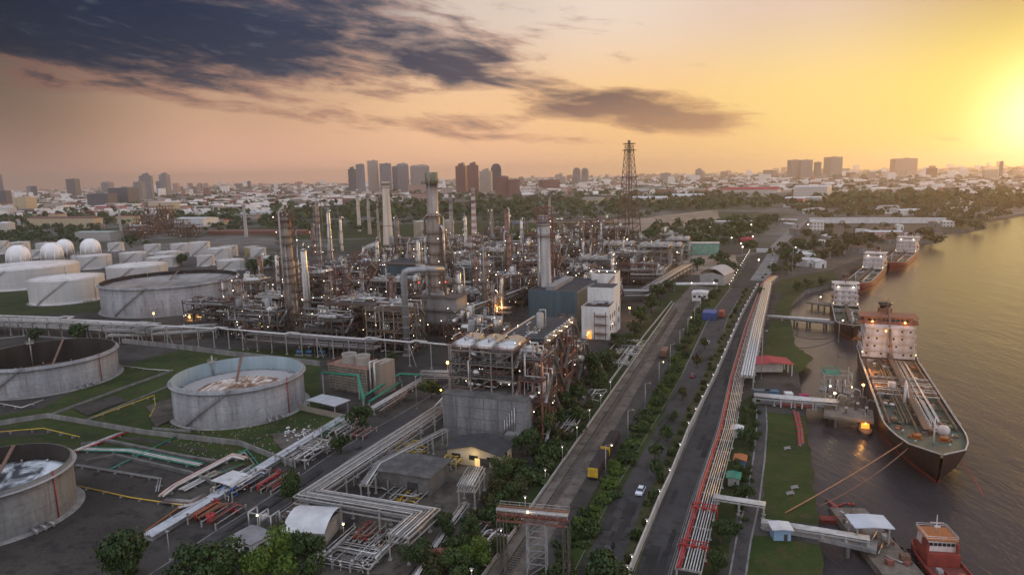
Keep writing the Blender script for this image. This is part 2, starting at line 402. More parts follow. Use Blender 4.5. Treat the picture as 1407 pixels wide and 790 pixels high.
if HAZE:
    hz = MB().box(0, 6400, -6, 22600, 14200, 246).build('haze', [])
    hz['kind'] = 'stuff'
    hm = bpy.data.materials.new('haze'); hm.use_nodes = True; hn = hm.node_tree.nodes; hl = hm.node_tree.links; hn.clear()
    pv = hn.new('ShaderNodeVolumePrincipled'); pv.inputs['Color'].default_value = (.98, .86, .77, 1); pv.inputs['Density'].default_value = 9.5e-5; pv.inputs['Anisotropy'].default_value = .70
    ho = hn.new('ShaderNodeOutputMaterial'); hl.new(pv.outputs[0], ho.inputs['Volume'])
    hz.data.materials.append(hm)
# ------------------------------------------------------------------ ground, river, roads, lawns
def wmat(name, c1, c2, c3=None, s1=.02, s2=.15, rough=.9, far=None, amt=.35):
    """ground material: two scales of noise over real position, optional far (urban) mix by distance"""
    m = bpy.data.materials.new(name); m.use_nodes = True
    n, l = m.node_tree.nodes, m.node_tree.links; b = n['Principled BSDF']; b.inputs['Roughness'].default_value = rough; b.inputs['Specular IOR Level'].default_value = .2
    g = n.new('ShaderNodeNewGeometry')
    def nz(s, d=6, ro=.6):
        t = n.new('ShaderNodeTexNoise'); t.inputs['Scale'].default_value = s; t.inputs['Detail'].default_value = d; t.inputs['Roughness'].default_value = ro
        l.new(g.outputs['Position'], t.inputs['Vector']); return t.outputs['Fac']
    def rp(x, a, b2, ca, cb):
        r = n.new('ShaderNodeValToRGB'); r.color_ramp.elements[0].position = a; r.color_ramp.elements[1].position = b2
        r.color_ramp.elements[0].color = (*ca, 1); r.color_ramp.elements[1].color = (*cb, 1); l.new(x, r.inputs[0]); return r.outputs[0]
    def mx(f, a, b2, bl='MIX'):
        q = n.new('ShaderNodeMix'); q.data_type = 'RGBA'; q.blend_type = bl
        for k, x in ((0, f), (6, a), (7, b2)):
            if isinstance(x, float): q.inputs[k].default_value = x
            else: l.new(x, q.inputs[k])
        return q.outputs[2]
    c = rp(nz(s1), .38, .62, c1, c2)
    if c3: c = mx(rp(nz(s2, 8, .7), .48, .66, (0, 0, 0), (1, 1, 1)), c, rp(nz(s1*3), .3, .7, c3, tuple(x*.75 for x in c3)))
    c = mx(amt, c, nz(s2*6, 4, .7), 'OVERLAY')
    if far:
        sp = n.new('ShaderNodeSeparateXYZ'); l.new(g.outputs['Position'], sp.inputs[0])
        mr = n.new('ShaderNodeMapRange'); mr.inputs[1].default_value = far[0]; mr.inputs[2].default_value = far[1]; l.new(sp.outputs[1], mr.inputs[0])
        fc = mx(rp(nz(.004, 5), .46, .56, (0, 0, 0), (1, 1, 1)), rp(nz(.01), .35, .65, (.022, .036, .018), (.045, .055, .03)), rp(nz(.03, 6, .8), .4, .7, (.09, .085, .078), (.24, .22, .20)))
        c = mx(mr.outputs[0], c, fc)
    l.new(c, b.inputs['Base Color']); return m
groundm = wmat('yard_ground', (.040, .036, .032), (.070, .063, .056), (.026, .024, .022), .025, .12, far=(620, 900))
dirt = wmat('dirt', (.070, .060, .050), (.12, .104, .086), (.045, .038, .032), .06, .25)
mudm = wmat('oily_bund_floor', (.040, .036, .031), (.074, .066, .056), (.022, .022, .022), .05, .2, amt=.6)
grassm = wmat('lawn_grass', (.016, .034, .007), (.040, .060, .012), (.070, .058, .025), .06, .22, amt=.6)
dkgrass = wmat('rough_grass', (.013, .028, .006), (.034, .050, .011), (.058, .046, .025), .07, .26, amt=.6)
asphalt = wmat('asphalt', (.048, .046, .046), (.072, .068, .066), (.038, .036, .036), .03, .25, .85, amt=.3)
oldroad = wmat('dusty_concrete_track', (.105, .088, .073), (.17, .146, .123), (.062, .053, .045), .05, .22)
ballast = wmat('dark_ballast', (.046, .041, .036), (.076, .068, .06), (.03, .027, .024), .1, .4)
pale = wmat('pale_paving', (.18, .172, .165), (.25, .24, .225), (.12, .115, .108), .06, .3)
sand = wmat('bare_earth', (.22, .165, .125), (.34, .265, .21), (.12, .12, .07), .02, .07)
WZ = -3.0
shore = [(40, 60), (58.5, 119.5)]+[tuple(G(u, v).xy) for u, v in ((1130, 790), (1121, 690), (1110, 610), (1106, 572), (1118, 480), (1090, 462), (1084, 440), (1088, 415), (1108, 398), (1150, 388), (1168, 372), (1196, 352), (1240, 340), (1262, 332), (1296, 326), (1290, 318), (1322, 316), (1356, 310), (1352, 302), (1380, 298), (1407, 293))]
shore = [shore[0], shore[1]]+[p for i, p in enumerate(shore[2:]) if i != 4]
lx, ly = shore[-1]
land = [(-11000, -250), (20, -250)]+shore+[(lx+900, ly+330), (10500, ly+1500), (10500, 13300), (-10000, 13300)]
mb = MB(); tr = geometry.tessellate_polygon([[Vector((*p, 0)) for p in land]])
vs = [(*p, 0.0) for p in land]; fs = []
for t in tr:
    a, b, c = (Vector(vs[i]) for i in t); fs.append(t if (b-a).cross(c-a).z > 0 else (t[0], t[2], t[1]))
mb.add(vs, fs); structure('ground', mb, groundm)
mb = MB(); chain = [(20, -250)]+shore+[(lx+900, ly+330), (10500, ly+1500)]
for p, q in zip(chain[:-1], chain[1:]): mb.quad((*p, -4.5), (*q, -4.5), (*q, 0), (*p, 0))
structure('quay_wall', mb, darkconc)
# river
m = bpy.data.materials.new('river_water'); m.use_nodes = True; n, l = m.node_tree.nodes, m.node_tree.links
b = n['Principled BSDF']; b.inputs['Base Color'].default_value = (.042, .037, .040, 1); b.inputs['Roughness'].default_value = .22; b.inputs['IOR'].default_value = 1.33; b.inputs['Specular IOR Level'].default_value = .5
g = n.new('ShaderNodeNewGeometry'); mp = n.new('ShaderNodeMapping'); mp.inputs['Rotation'].default_value = (0, 0, R(35)); mp.inputs['Scale'].default_value = (.7, .22, 1); l.new(g.outputs['Position'], mp.inputs[0])
bh = None
for s, w, d in ((.12, 1.0, 3), (.55, .45, 4), (2.2, .16, 3)):
    t = n.new('ShaderNodeTexNoise'); t.inputs['Scale'].default_value = s; t.inputs['Detail'].default_value = d; t.inputs['Roughness'].default_value = .6; l.new(mp.outputs[0], t.inputs['Vector'])
    k = n.new('ShaderNodeMath'); k.operation = 'MULTIPLY_ADD'; l.new(t.outputs['Fac'], k.inputs[0]); k.inputs[1].default_value = w
    if bh is None: k.inputs[2].default_value = 0
    else: l.new(bh, k.inputs[2])
    bh = k.outputs[0]
bp = n.new('ShaderNodeBump'); bp.inputs['Strength'].default_value = .38; bp.inputs['Distance'].default_value = .8; l.new(bh, bp.inputs['Height']); l.new(bp.outputs[0], b.inputs['Normal'])
structure('river', MB().quad((-20, -250, WZ), (10600, -250, WZ), (10600, 3400, WZ), (-20, 3400, WZ)), m)
ZL = [0.02]
def zz():
    ZL[0] += 0.004
    return ZL[0]
def ragged(P, step=3.0, amp=.55):
    r_ = random.Random(len(P)); out = []
    for i, p in enumerate(P):
        q = P[(i+1) % len(P)]; d = q-p; n_ = min(60, max(1, int(d.length/step))); s_ = d.normalized(); off = Vector((s_.y, -s_.x, 0))
        for k in range(n_): out.append(p+d*(k/n_)+off*(r_.uniform(-amp, amp) if k else 0))
    return out
def pan(name, px, m, kind='structure'):
    P = gp(px)
    if 'lawn' in name or 'grass' in name or 'dirt' in name or 'bund' in name: P = ragged(P)
    return sheet(name, P, zz(), m, kind)
def wpan(name, st, m): return sheet(name, [W(s, t) for s, t in st], zz(), m)
def strip(name, path, w, m, z=None):
    z = zz() if z is None else z
    a = offset_path(path, -w/2); b = offset_path(path, w/2)
    mb = MB()
    for i in range(len(path)-1): mb.quad((a[i].x, a[i].y, z), (b[i].x, b[i].y, z), (b[i+1].x, b[i+1].y, z), (a[i+1].x, a[i+1].y, z))
    return structure(name, mb, m)
# wide areas first, details above them
pan('rough_grass', [(640, 790), (690, 700), (760, 640), (800, 560), (860, 470), (930, 392), (1010, 392), (985, 450), (900, 600), (790, 790)], dkgrass)
pan('bund_floor', [(-60, 800), (-60, 640), (100, 600), (330, 625), (395, 650), (205, 745), (150, 800)], mudm)
pan('lawn', [(-60, 580), (60, 560), (160, 505), (250, 480), (440, 480), (440, 545), (470, 590), (395, 640), (200, 602), (-60, 585)], grassm)
pan('lawn', [(-60, 608), (100, 592), (395, 636), (330, 640), (120, 618), (-60, 640)], dkgrass)
pan('lawn', [(0, 400), (60, 395), (158, 402), (172, 428), (60, 432), (-20, 440)], dkgrass)
pan('dirt_yard', [(500, 700), (560, 640), (610, 600), (715, 605), (690, 640), (640, 720), (560, 790), (440, 790)], dirt)
pan('dirt_yard', [(720, 600), (735, 560), (790, 500), (830, 495), (800, 560), (745, 610)], dirt)
pan('lawn', [(1052, 565), (1108, 572), (1121, 690), (1125, 720), (1046, 712)], grassm)
pan('lawn', [(1036, 735), (1126, 748), (1131, 800), (1022, 800)], grassm)
pan('lawn', [(1060, 440), (1086, 440), (1093, 475), (1117, 492), (1100, 512), (1045, 505), (1052, 470)], grassm)
pan('rough_grass', [(1000, 600), (1030, 540), (1042, 560), (1032, 620), (1002, 760), (985, 790), (960, 790)], dkgrass)
pan('lawn', [(1075, 400), (1104, 398), (1088, 416), (1084, 438), (1062, 436)], dkgrass)
# railway land, tracks and the roads on the right
rail_path = [W(60, -43.5), W(420, -43.5), W(520, -40)]
strip('railway_bed', [W(60, -41.5), W(430, -41.5)], 12.5, ballast)
strip('dirt_track', [W(60, -44.0), W(190, -44.0), W(300, -43.8), W(430, -43.6)], 4.6, oldroad)
strip('pavement', [W(60, -36.4), W(430, -37)], 4.2, asphalt)
strip('service_road', [W(90, -49.6), W(430, -49.6)], 2.4, oldroad)
pan('dirt_yard', [(925, 420), (950, 392), (986, 396), (966, 430), (950, 445)], oldroad)
roadA = [tuple(((G(a, v)+G(b, v))/2)) for a, b, v in ((778, 852, 800), (839, 886, 690), (861, 905, 650), (897, 933, 590), (945, 966, 513), (980, 997, 433), (1008, 1020, 396))]
strip('road', roadA, 9.6, asphalt)
roadB = [tuple(((G(a, v)+G(b, v))/2)) for a, b, v in ((866, 915, 800), (911, 946, 690), (950, 980, 600), (981, 998, 529), (1013, 1027, 450), (1043, 1053, 396))]
strip('road', roadB, 7.2, asphalt)
roadC = [tuple(G(u, v)) for u, v in ((1012, 800), (1022, 740), (1034, 690), (1043, 630), (1047, 585), (1046, 556))]
strip('footway', roadC, 3.4, pale)
strip('footway', [tuple(x+y for x, y in zip(p, (0, 0, 0))) for p in roadC], 2.6, asphalt)
leftroad = [tuple(G(u, v)) for u, v in ((215, 800), (300, 742), (380, 690), (470, 626), (560, 572), (612, 540), (640, 520))]
strip('road', leftroad, 7.0, asphalt)
roadFar = [tuple(G(u, v)) for u, v in ((1042, 386), (1060, 356), (1068, 338), (1088, 318), (1112, 303))]
strip('road', roadFar, 12, pale)
strip('road', [tuple(G(u, v)) for u, v in ((620, 366), (760, 358), (900, 352), (1010, 352), (1060, 345))], 12, oldroad)
pan('dirt_yard', [(890, 352), (1010, 350), (1015, 372), (965, 378), (900, 378)], sand)
pan('bare_earth', [(700, 306), (760, 304), (880, 300), (985, 288), (990, 306), (900, 318), (720, 312)], sand)
pan('field', [(370, 316), (480, 312), (640, 306), (880, 306), (800, 318), (560, 326), (380, 330)], dkgrass)
pan('paddock', [(1110, 303), (1290, 306), (1296, 322), (1210, 345), (1140, 372), (1080, 380), (1085, 330)], dirt)
pan('lawn', [(1075, 384), (1146, 372), (1150, 386), (1108, 397), (1060, 402)], dkgrass)
hedge_path = [G(u, v) for u, v in ((758, 805), (769, 785), (825, 690), (847, 650), (885, 590), (925, 513), (962, 433), (984, 400))]
strip('hedge_verge', hedge_path, 7.0, grassm)
median_path = [G(u, v) for u, v in ((858, 800), (895, 690), (912, 655), (938, 592), (975, 513), (1008, 433), (1030, 396))]
strip('median_verge', median_path, 3.6, wmat('dry_verge', (.040, .044, .016), (.085, .075, .035), (.03, .045, .012), .12, .4, amt=.6))
# kerbs and rails as real steps
whitepaint = mat('road_paint', (.26, .26, .25), (.12, .12, .12), .6, .8)
for nm, path, w in (('kerb', roadA, 9.9), ('kerb', roadB, 7.5), ('kerb', leftroad, 7.2)):
    for sgn in (-1, 1):
        mb = MB(); q = offset_path(path, sgn*w/2)
        for a, b in zip(q[:-1], q[1:]): mb.beam((a.x, a.y, .06), (b.x, b.y, .06), .3, .14)
        structure(nm, mb, pale)
for path, off in ((roadB, 3.3), (roadB, -3.3), (roadA, -4.5)):
    q = offset_path(path, off); z = zz()+.01; mb = MB()
    for a, b in zip(q[:-1], q[1:]):
        d = (b-a).xy; ln = d.length; d = d/ln; k = 0.0
        while k < ln-3:
            e = min(k+(3 if off == 0 else ln), ln); s0 = a.xy+d*k; s1 = a.xy+d*e; o = Vector((d.y, -d.x))*.06
            mb.quad((*(s0-o), z), (*(s0+o), z), (*(s1+o), z), (*(s1-o), z)); k = e+(5 if off == 0 else 1)
    structure('road_marking', mb, whitepaint)
patchm = wmat('road_patch', (.026, .025, .025), (.042, .040, .039), None, .2, .5, .9)
rp_r = random.Random(21)
for path, w_, n_ in ((roadA, 9.0, 20), (roadB, 6.8, 18), (leftroad, 6.4, 12)):
    ln_ = [(Vector(b)-Vector(a)).length for a, b in zip(path[:-1], path[1:])]
    for k in range(n_):
        d_ = rp_r.uniform(.02, .8)**1.5*sum(ln_); i_ = 0
        while d_ > ln_[i_]: d_ -= ln_[i_]; i_ += 1
        a_, b_ = Vector(path[i_]), Vector(path[i_+1]); t_ = (b_-a_).normalized(); o_ = Vector((t_.y, -t_.x, 0)); c_ = a_+t_*d_+o_*rp_r.uniform(-w_*.36, w_*.36); hl, hw_ = rp_r.uniform(1, 7), rp_r.uniform(.35, 1.1)
        P_ = [c_+t_*x*hl+o_*y*hw_ for x, y in ((-1, -1), (-1, 1), (1, 1), (1, -1))]
        sheet('road_patch', ragged(P_, .8, .12), zz(), patchm)
for t in (-47.7, -46.2):
    structure('railway_rail', MB().beam(W(60, t, .16), W(425, t, .16), .14, .18), rust)
for t in (-46.95,):
    mb = MB()
    for k in range(240):
        p = W(100+k*.9, t, .05); mb.box(p.x, p.y, .03, 2.5, .28, .09, RZ)
    structure('railway_sleepers', mb, darkconc)
# ------------------------------------------------------------------ generators for the works
def ground_to(p, z=0.0): return Vector((p[0], p[1], z))
def tank(uL, uR, vrim, vbase, label, kind='cone', group='white storage tanks of the tank farm', auto=False, land=None, name='storage_tank', shellm=None, hmin=None):
    uc = (uL+uR)/2; p = G(uc, vbase); r = (uR-uL)/2/ppm(p); h = HT(p, vrim)
    h = max(h, hmin or 4)
    o = thing(name, label, 'storage tank', p, 0, group, auto, land)
    n = 64 if r > 15 else 36
    sm = shellm or tankwhite
    mb = MB(); c = max(3, int(h/2.4))
    if kind == 'cone':
        prof = []
        for k in range(c+1):
            z = h*k/c; prof += [(r, max(z-.03, 0)), (r+.03, z)] if k else [(r, 0)]
        mb.lathe(prof, n); mb.build('shell', sm, o)
        MB().lathe([(r+.25, h-.1), (r+.25, h+.12), (r*.5, h+.12+r*.045), (.3, h+.12+r*.09), (.01, h+.12+r*.09)], n).build('roof', mat('tank_roof', (.70, .68, .66), (.52, .49, .46), .12, .6), o)
        mb = MB(); ring = [(r*cos(2*pi*k/40), r*sin(2*pi*k/40), h+.1) for k in range(41)]; mb.rail(ring, 1.1, .08, 4.0); mb.build('guard_rail', galv, o)
        mb = MB(); mb.lathe([(.45, 0), (.45, 1.2), (.7, 1.25), (.7, 1.5), (.01, 1.7)], 10, 0, 0, h+r*.08); mb.build('roof_vent', galv, o)
    else:
        t = .35; fl = h*kind
        mb.lathe([(r, 0), (r, h), (r-t, h)], n); 
        mb.build('shell', sm, o)
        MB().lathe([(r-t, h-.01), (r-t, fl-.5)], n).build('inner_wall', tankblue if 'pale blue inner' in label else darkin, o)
        mb = MB(); mb.lathe([(r+.02, h-1.15), (r+1.0, h-1.1), (r+1.0, h-.95), (r+.02, h-.9)], n)
        for k in range(n//2):
            a = 4*pi*k/n; mb.beam((r*cos(a), r*sin(a), h-2.2), ((r+.95)*cos(a), (r+.95)*sin(a), h-1.15), .1)
        mb.build('wind_girder', tankgrey, o)
        mb = MB(); mb.lathe([(r-.45, fl-.4), (r-.45, fl), (r*.86, fl), (r*.85, fl-.5), (.6, fl-.55), (.01, fl-.55)], n)
        fr = mb.build('floating_roof', ROOFS[label.split()[0]], o)
        for k in range(14):
            a = 2*pi*k/14; MB().cyl(r*.92*cos(a), r*.92*sin(a), fl, .35, .7, 8).build('float_hatch', galv, fr)
        mb = MB(); a0 = 1.9
        mb.beam(((r-.5)*cos(a0), (r-.5)*sin(a0), h), (r*.3*cos(a0+.2), r*.3*sin(a0+.2), fl), .9, .25); mb.build('rolling_ladder', rust, o)
        a0 = 2.4; mb = MB(); mb.box((r-1)*cos(a0), (r-1)*sin(a0), h, 2.6, 2.6, .15, a0); mb.rail([((r-1)*cos(a0)+dx, (r-1)*sin(a0)+dy, h+.15) for dx, dy in ((-1.3, -1.3), (1.3, -1.3), (1.3, 1.3), (-1.3, 1.3), (-1.3, -1.3))]); mb.tube([((r-1)*cos(a0), (r-1)*sin(a0), fl), ((r-1)*cos(a0), (r-1)*sin(a0), h+2.6)], .3, 8)
        mb.build('gauge_platform', palesteel, o)
    # spiral stair on the side that faces the camera, a wet-line of nozzles
    a = math.atan2(-p.y, -p.x)-.9; mb = MB(); st = []
    for k in range(17):
        aa = a+(h*1.3/r)*k/16; st.append(((r+.55)*cos(aa), (r+.55)*sin(aa), .2+(h-.2)*k/16))
    for q, w in zip(st[:-1], st[1:]): mb.beam(q, w, .9, .14)
    mb.rail([(x*1.01, y*1.01, z) for x, y, z in st], 1.1, .07, 2.5)
    mb.build('spiral_stair', tankgrey if kind != 'cone' else galv, o)
    mb = MB(); a = math.atan2(-p.y, -p.x)+.35
    for k in range(3):
        aa = a+k*.1; mb.tube([((r-.2)*cos(aa), (r-.2)*sin(aa), 1.0), ((r+2.4)*cos(aa), (r+2.4)*sin(aa), 1.0), ((r+2.6)*cos(aa), (r+2.6)*sin(aa), .1)], .3, 7)
    mb.build('nozzle', pipegrey, o)
    mb = MB(); aa = math.atan2(-p.y, -p.x)+.75; mb.tube([((r+.15)*cos(aa), (r+.15)*sin(aa), .1), ((r+.15)*cos(aa), (r+.15)*sin(aa), h+.4)], .16, 6); mb.build('foam_pipe', pipered if kind != 'cone' else galv, o)
    MB().lathe([(r+1.8, 0), (r+1.2, .35), (r, .36)], n).build('foundation_ring', concrete, o)
    return o
def sphere_tank(u, v, r_px, label, vbase):
    p = G(u, vbase); r = r_px/ppm(p); zc = HT(p, v)
    o = thing('sphere_tank', label, 'gas sphere', p, 0, 'white gas spheres')
    MB().ball(0, 0, zc, r, 32, 20).build('shell', tankwhite, o)
    for k in range(8):
        a = 2*pi*k/8; mb = MB(); mb.tube([(r*.98*cos(a), r*.98*sin(a), 0), (r*.98*cos(a), r*.98*sin(a), zc)], .45, 8); mb.build('leg', tankwhite, o)
    mb = MB(); mb.cyl(0, 0, zc+r-.05, 1.8, .3, 12); mb.rail([(1.8*cos(k*pi/5), 1.8*sin(k*pi/5), zc+r+.25) for k in range(11)]); mb.build('top_platform', galv, o)
    mb = MB(); mb.tube([(r*cos(-2+.25*t)*.75*sin(.4+t*.25), r*sin(-2+.25*t)*.75*sin(.4+t*.25), zc+r*cos(.4+t*.25)) for t in range(1)]+[(r+.6, -1, 0), (r+.6, -1, zc), (r*.6, -1, zc+r*.85)], .2, 6); mb.build('pipe', galv, o)
def platform_ring(mb, r0, r1, z, a0=0.0, a1=2*pi, n=20):
    k = max(6, int(n*(a1-a0)/(2*pi)))
    for i in range(k):
        b0, b1 = a0+(a1-a0)*i/k, a0+(a1-a0)*(i+1)/k
        q = [(r0*cos(b0), r0*sin(b0)), (r1*cos(b0), r1*sin(b0)), (r1*cos(b1), r1*sin(b1)), (r0*cos(b1), r0*sin(b1))]
        mb.prism(q, z, z+.2)
    mb.rail([(r1*cos(a0+(a1-a0)*i/k), r1*sin(a0+(a1-a0)*i/k), z+.2) for i in range(k+1)], 1.15, .1, 2.5)
def lamp_part(parent, pos, m=None, r=.34, arm=None):
    r *= .55
    mb = MB(); mb.ball(pos[0], pos[1], pos[2], r, 6, 4)
    return mb.build('lamp', m or lampw, parent)
def column_tower(p, h, r, label, auto=False, nplat=8, m=None, land=None, seed=0, group='distillation columns', wide=1.6, name='distillation_column', topw=None, lamps=4):
    rnd = random.Random(seed); p = Vector((p[0], p[1], 0))
    o = thing(name, label, 'column', p, rnd.uniform(0, 6), group, auto, land); m = m or alu
    mb = MB(); mb.lathe([(r*1.15, 0), (r*1.1, h*.12), (r, h*.14), (r, h*.62), (r*.86, h*.66), (r*.86, h*.96), (r*.6, h*.985), (r*.15, h), (.01, h)], 20)
    for k in range(9): z = h*(.16+.085*k); rr = r if z < h*.62 else r*.87; mb.lathe([(rr, z), (rr+.1, z+.05), (rr+.1, z+.3), (rr, z+.35)], 20)
    mb.build('shell', m, o)
    for k in range(nplat):
        z = h*(.2+.77*k/max(1, nplat-1)) if nplat > 1 else h*.95
        mb = MB(); a0 = rnd.uniform(0, 6); rr = r if z < h*.62 else r*.86
        platform_ring(mb, rr+.05, rr+wide, z, a0, a0+rnd.choice((3.4, 4.6, 6.28)), 16); mb.build('platform', steel if k % 2 else rust, o)
    mb = MB()
    for s in (-.25, .25): mb.beam((r+.9, s, 0), (r+.9, s, h*.95), .08)
    z = .5
    while z < h*.95: mb.beam((r+.9, -.25, z), (r+.9, .25, z), .05); z += 1.0
    mb.build('ladder', galv, o)
    mb = MB(); mb.tube([(0, 0, h-.2), (0, 0, h+r*.9), (-r*1.0, 0, h+r*1.3), (-r*1.9, 0, h+r*.7), (-r*1.9, 0, 1.5)], max(.22, r*(.13 if nplat > 8 else .22)), 8); mb.build('overhead_pipe', pipegrey if seed % 2 else galv, o)
    for k in range(3):
        a = rnd.uniform(1, 5); z = h*rnd.uniform(.3, .85)
        mb = MB(); mb.tube([(r*.8*cos(a), r*.8*sin(a), z), ((r+.7)*cos(a), (r+.7)*sin(a), z), ((r+.75)*cos(a), (r+.75)*sin(a), 1)], .22, 6); mb.build('riser_pipe', galv if k else pipewhite, o)
    for k in range(lamps):
        a = rnd.uniform(0, 6.28); z = h*(.2+.77*rnd.randrange(max(1, nplat))/max(1, nplat-1))+2
        lamp_part(o, ((r+wide)*cos(a), (r+wide)*sin(a), z))
    return o
def chimney(p, h, r0, r1, label, m, land=None, bands=3, cap=None, plats=2, group='factory chimneys', top=None):
    p = Vector((p[0], p[1], 0)); o = thing('chimney', label, 'chimney', p, .6, group, False, land)
    mb = MB(); mb.lathe([(r0*1.05, 0), (r0*1.05, 2), (r0, 2.3), (r1, h), (r1*.8, h), (r1*.78, h-3)], 28); mb.build('shaft', m, o)
    for k in range(bands):
        z = h*(.3+.6*k/max(1, bands-1)); rr = r0+(r1-r0)*z/h
        MB().lathe([(rr, z), (rr+.14, z+.05), (rr+.14, z+.5), (rr, z+.55)], 28).build('band', rust, o)
    for k in range(plats):
        z = h*(1-.13*k)-3.5; rr = r0+(r1-r0)*z/h; mb = MB(); platform_ring(mb, rr, rr+1.5, z); mb.build('platform', redsteel if top == 'red' else steel, o)
    mb = MB()
    for s in (-.25, .25): mb.beam((-r0*.2+s, -r0-.6, 0), (-r1*.2+s, -r1-.6, h), .09)
    z = .5
    while z < h: mb.beam((-r0*.2-.25, -r0-.6+(r0-r1)*z/h, z), (-r0*.2+.25, -r0-.6+(r0-r1)*z/h, z), .06); z += 1.0
    mb.build('ladder', galv, o)
    if cap == 'collar':
        MB().lathe([(r1+.02, h-2.6), (r1*1.25, h-2.2), (r1*1.25, h-.1), (r1*.95, h+.02), (r1*.8, h+.02)], 28).build('crown_collar', m, o)
    return o
def pipe_run(rnd, w, d, levels, zs):
    """a pipe that wanders along the frame axes"""
    x, y = rnd.uniform(-w/2, w/2), rnd.uniform(-d/2, d/2); z = rnd.choice(zs)+rnd.uniform(.8, 2.4)
    pts = [(x, y, z)]
    ax = rnd.choice('xyz')
    for _ in range(rnd.randint(3, 6)):
        if ax == 'x': x = rnd.uniform(-w/2-1, w/2+1)
        elif ax == 'y': y = rnd.uniform(-d/2-1, d/2+1)
        else: z = max(.6, rnd.choice(zs)+rnd.uniform(.6, 3))
        if (Vector((x, y, z))-Vector(pts[-1])).length > 1.2: pts.append((x, y, z))
        ax = rnd.choice([k for k in 'xyz' if k != ax])
    return pts if len(pts) > 1 else pts+[(x, y, z+3)]
def process_unit(p, w, d, levels, label, seed, frame_m=None, auto=True, rz=None, group='process frames of the refinery', land=None, lh=5.0, npipe=16, nves=6, lamps=6, name='process_unit', base=0.0, topkind=None, clear=False):
    rnd = random.Random(seed*31+5); fm = frame_m or steel
    o = thing(name, label, 'process frame', Vector((p[0], p[1], base)), RZ if rz is None else rz, group, auto, land)
    nx, ny = max(2, int(round(w/6.5))+1), max(2, int(round(d/6.5))+1)
    xs = [-w/2+w*i/(nx-1) for i in range(nx)]; ys = [-d/2+d*i/(ny-1) for i in range(ny)]
    top = lh*levels; mb = MB(); hmap = {}
    for x in xs:
        for y in ys:
            hh = top-(lh if rnd.random() < .3 else 0)+rnd.uniform(0, 2.2); hmap[x, y] = hh; mb.beam((x, y, 0), (x, y, hh), .42)
    zs = [lh*k for k in range(1, levels+1)]
    for z in zs:
        for x in xs: mb.beam((x, ys[0], z), (x, ys[-1], z), .28, .42)
        for y in ys: mb.beam((xs[0], y, z), (xs[-1], y, z), .28, .42)
    for k in range(levels):
        for x in (xs[0], xs[-1]):
            j = rnd.randrange(ny-1); mb.beam((x, ys[j], lh*k), (x, ys[j+1], lh*(k+1)), .2)
        j = rnd.randrange(nx-1); mb.beam((xs[j], ys[0], lh*k), (xs[j+1], ys[0], lh*(k+1)), .2)
    mb.build('steel_frame', fm, o)
    for z in zs:
        i0 = rnd.randrange(nx-1) if nx > 2 and z == zs[-1] else 0
        x0, x1 = xs[i0], xs[-1]
        mb = MB(); mb.box((x0+x1)/2, 0, z+.24, x1-x0+.8, d+.8, .1)
        mb.build('deck', mat('deck_grating', (.085, .075, .068), (.05, .045, .04), 1.5, .8), o)
        mb = MB(); e = .4; mb.rail([(x0-e, -d/2-e, z+.34), (x1+e, -d/2-e, z+.34), (x1+e, d/2+e, z+.34), (x0-e, d/2+e, z+.34), (x0-e, -d/2-e, z+.34)], 1.1, .09, 2.6)
        mb.build('guard_rail', galv if rnd.random() < .4 else fm, o)
    for k in range(nves):
        z = rnd.choice([.3]+(zs[:-1] if clear else zs+zs[-1:])); t = rnd.random(); mv = rnd.choice((alu, galv, pipewhite, palesteel, rust, tankgrey))
        x, y = rnd.uniform(-w*.36, w*.36), rnd.uniform(-d*.36, d*.36); mb = MB()
        if t < .45:
            r = rnd.uniform(.7, 1.5); l = min(d*.35, rnd.uniform(2.5, 5)); zc = z+.5+r
            if rnd.random() < .6: mb.drum((x, y-l, zc), (x, y+l, zc), r, 14); q = [(x, y-l*.6), (x, y+l*.6)]
            else:
                l = min(w*.35, l); mb.drum((x-l, y, zc), (x+l, y, zc), r, 14); q = [(x-l*.6, y), (x+l*.6, y)]
            for a, b in q: mb.box(a, b, z+.34, .8, .8, .5+r*.4)
            mb.tube([(x, y, zc+r*.9), (x, y, zc+r+1.4), (x+2.2, y, zc+r+1.4), (x+2.2, y, z+.4)], .2, 6)
            mb.build('drum', mv, o)
        elif t < .8:
            r = rnd.uniform(.7, 1.7); hh = rnd.uniform(3.5, 8.5); mb.lathe([(r*.8, 0), (r*.8, .8), (r, 1.3), (r, hh-r*.4), (r*.7, hh-.1), (.01, hh)], 14, x, y, z+.34)
            mb.tube([(x, y, z+hh), (x, y, z+hh+1.2), (x+r+.8, y, z+hh+1.2), (x+r+.8, y, z+.5)], .22, 6)
            mb.build('vessel', mv, o)
        else:
            for j in range(rnd.randint(2, 3)):
                mb.drum((x-1.8, y, z+1.2+j*1.5), (x+1.8, y, z+1.2+j*1.5), .55, 10)
            mb.box(x-1.2, y, z+.34, .3, 1.3, 4.5); mb.box(x+1.2, y, z+.34, .3, 1.3, 4.5); mb.build('heat_exchanger', mv, o)
    for k in range(npipe):
        mb = MB(); mb.tube(pipe_run(rnd, w, d, levels, [0]+(zs[:-1] if clear else zs)), rnd.choice((.12, .16, .2, .26, .34)), 6)
        mb.build('pipe', rnd.choice((galv, galv, alu, pipewhite, pipegrey, rust, rust, pipedark, redsteel)), o)
    for k in range(levels):
        mb = MB()
        y0, y1 = (-d/2, d/2) if k % 2 == 0 else (d/2, -d/2); y1 = y0+(y1-y0)*min(1, 6/d)
        mb.beam((w/2+1.1, y0, lh*k), (w/2+1.1, y1, lh*(k+1)+.3), 1.0, .25)
        mb.rail([(w/2+1.6, y0, lh*k), (w/2+1.6, y1, lh*(k+1)+.3)], 1.1, .08, 2)
        mb.build('stair', galv, o)
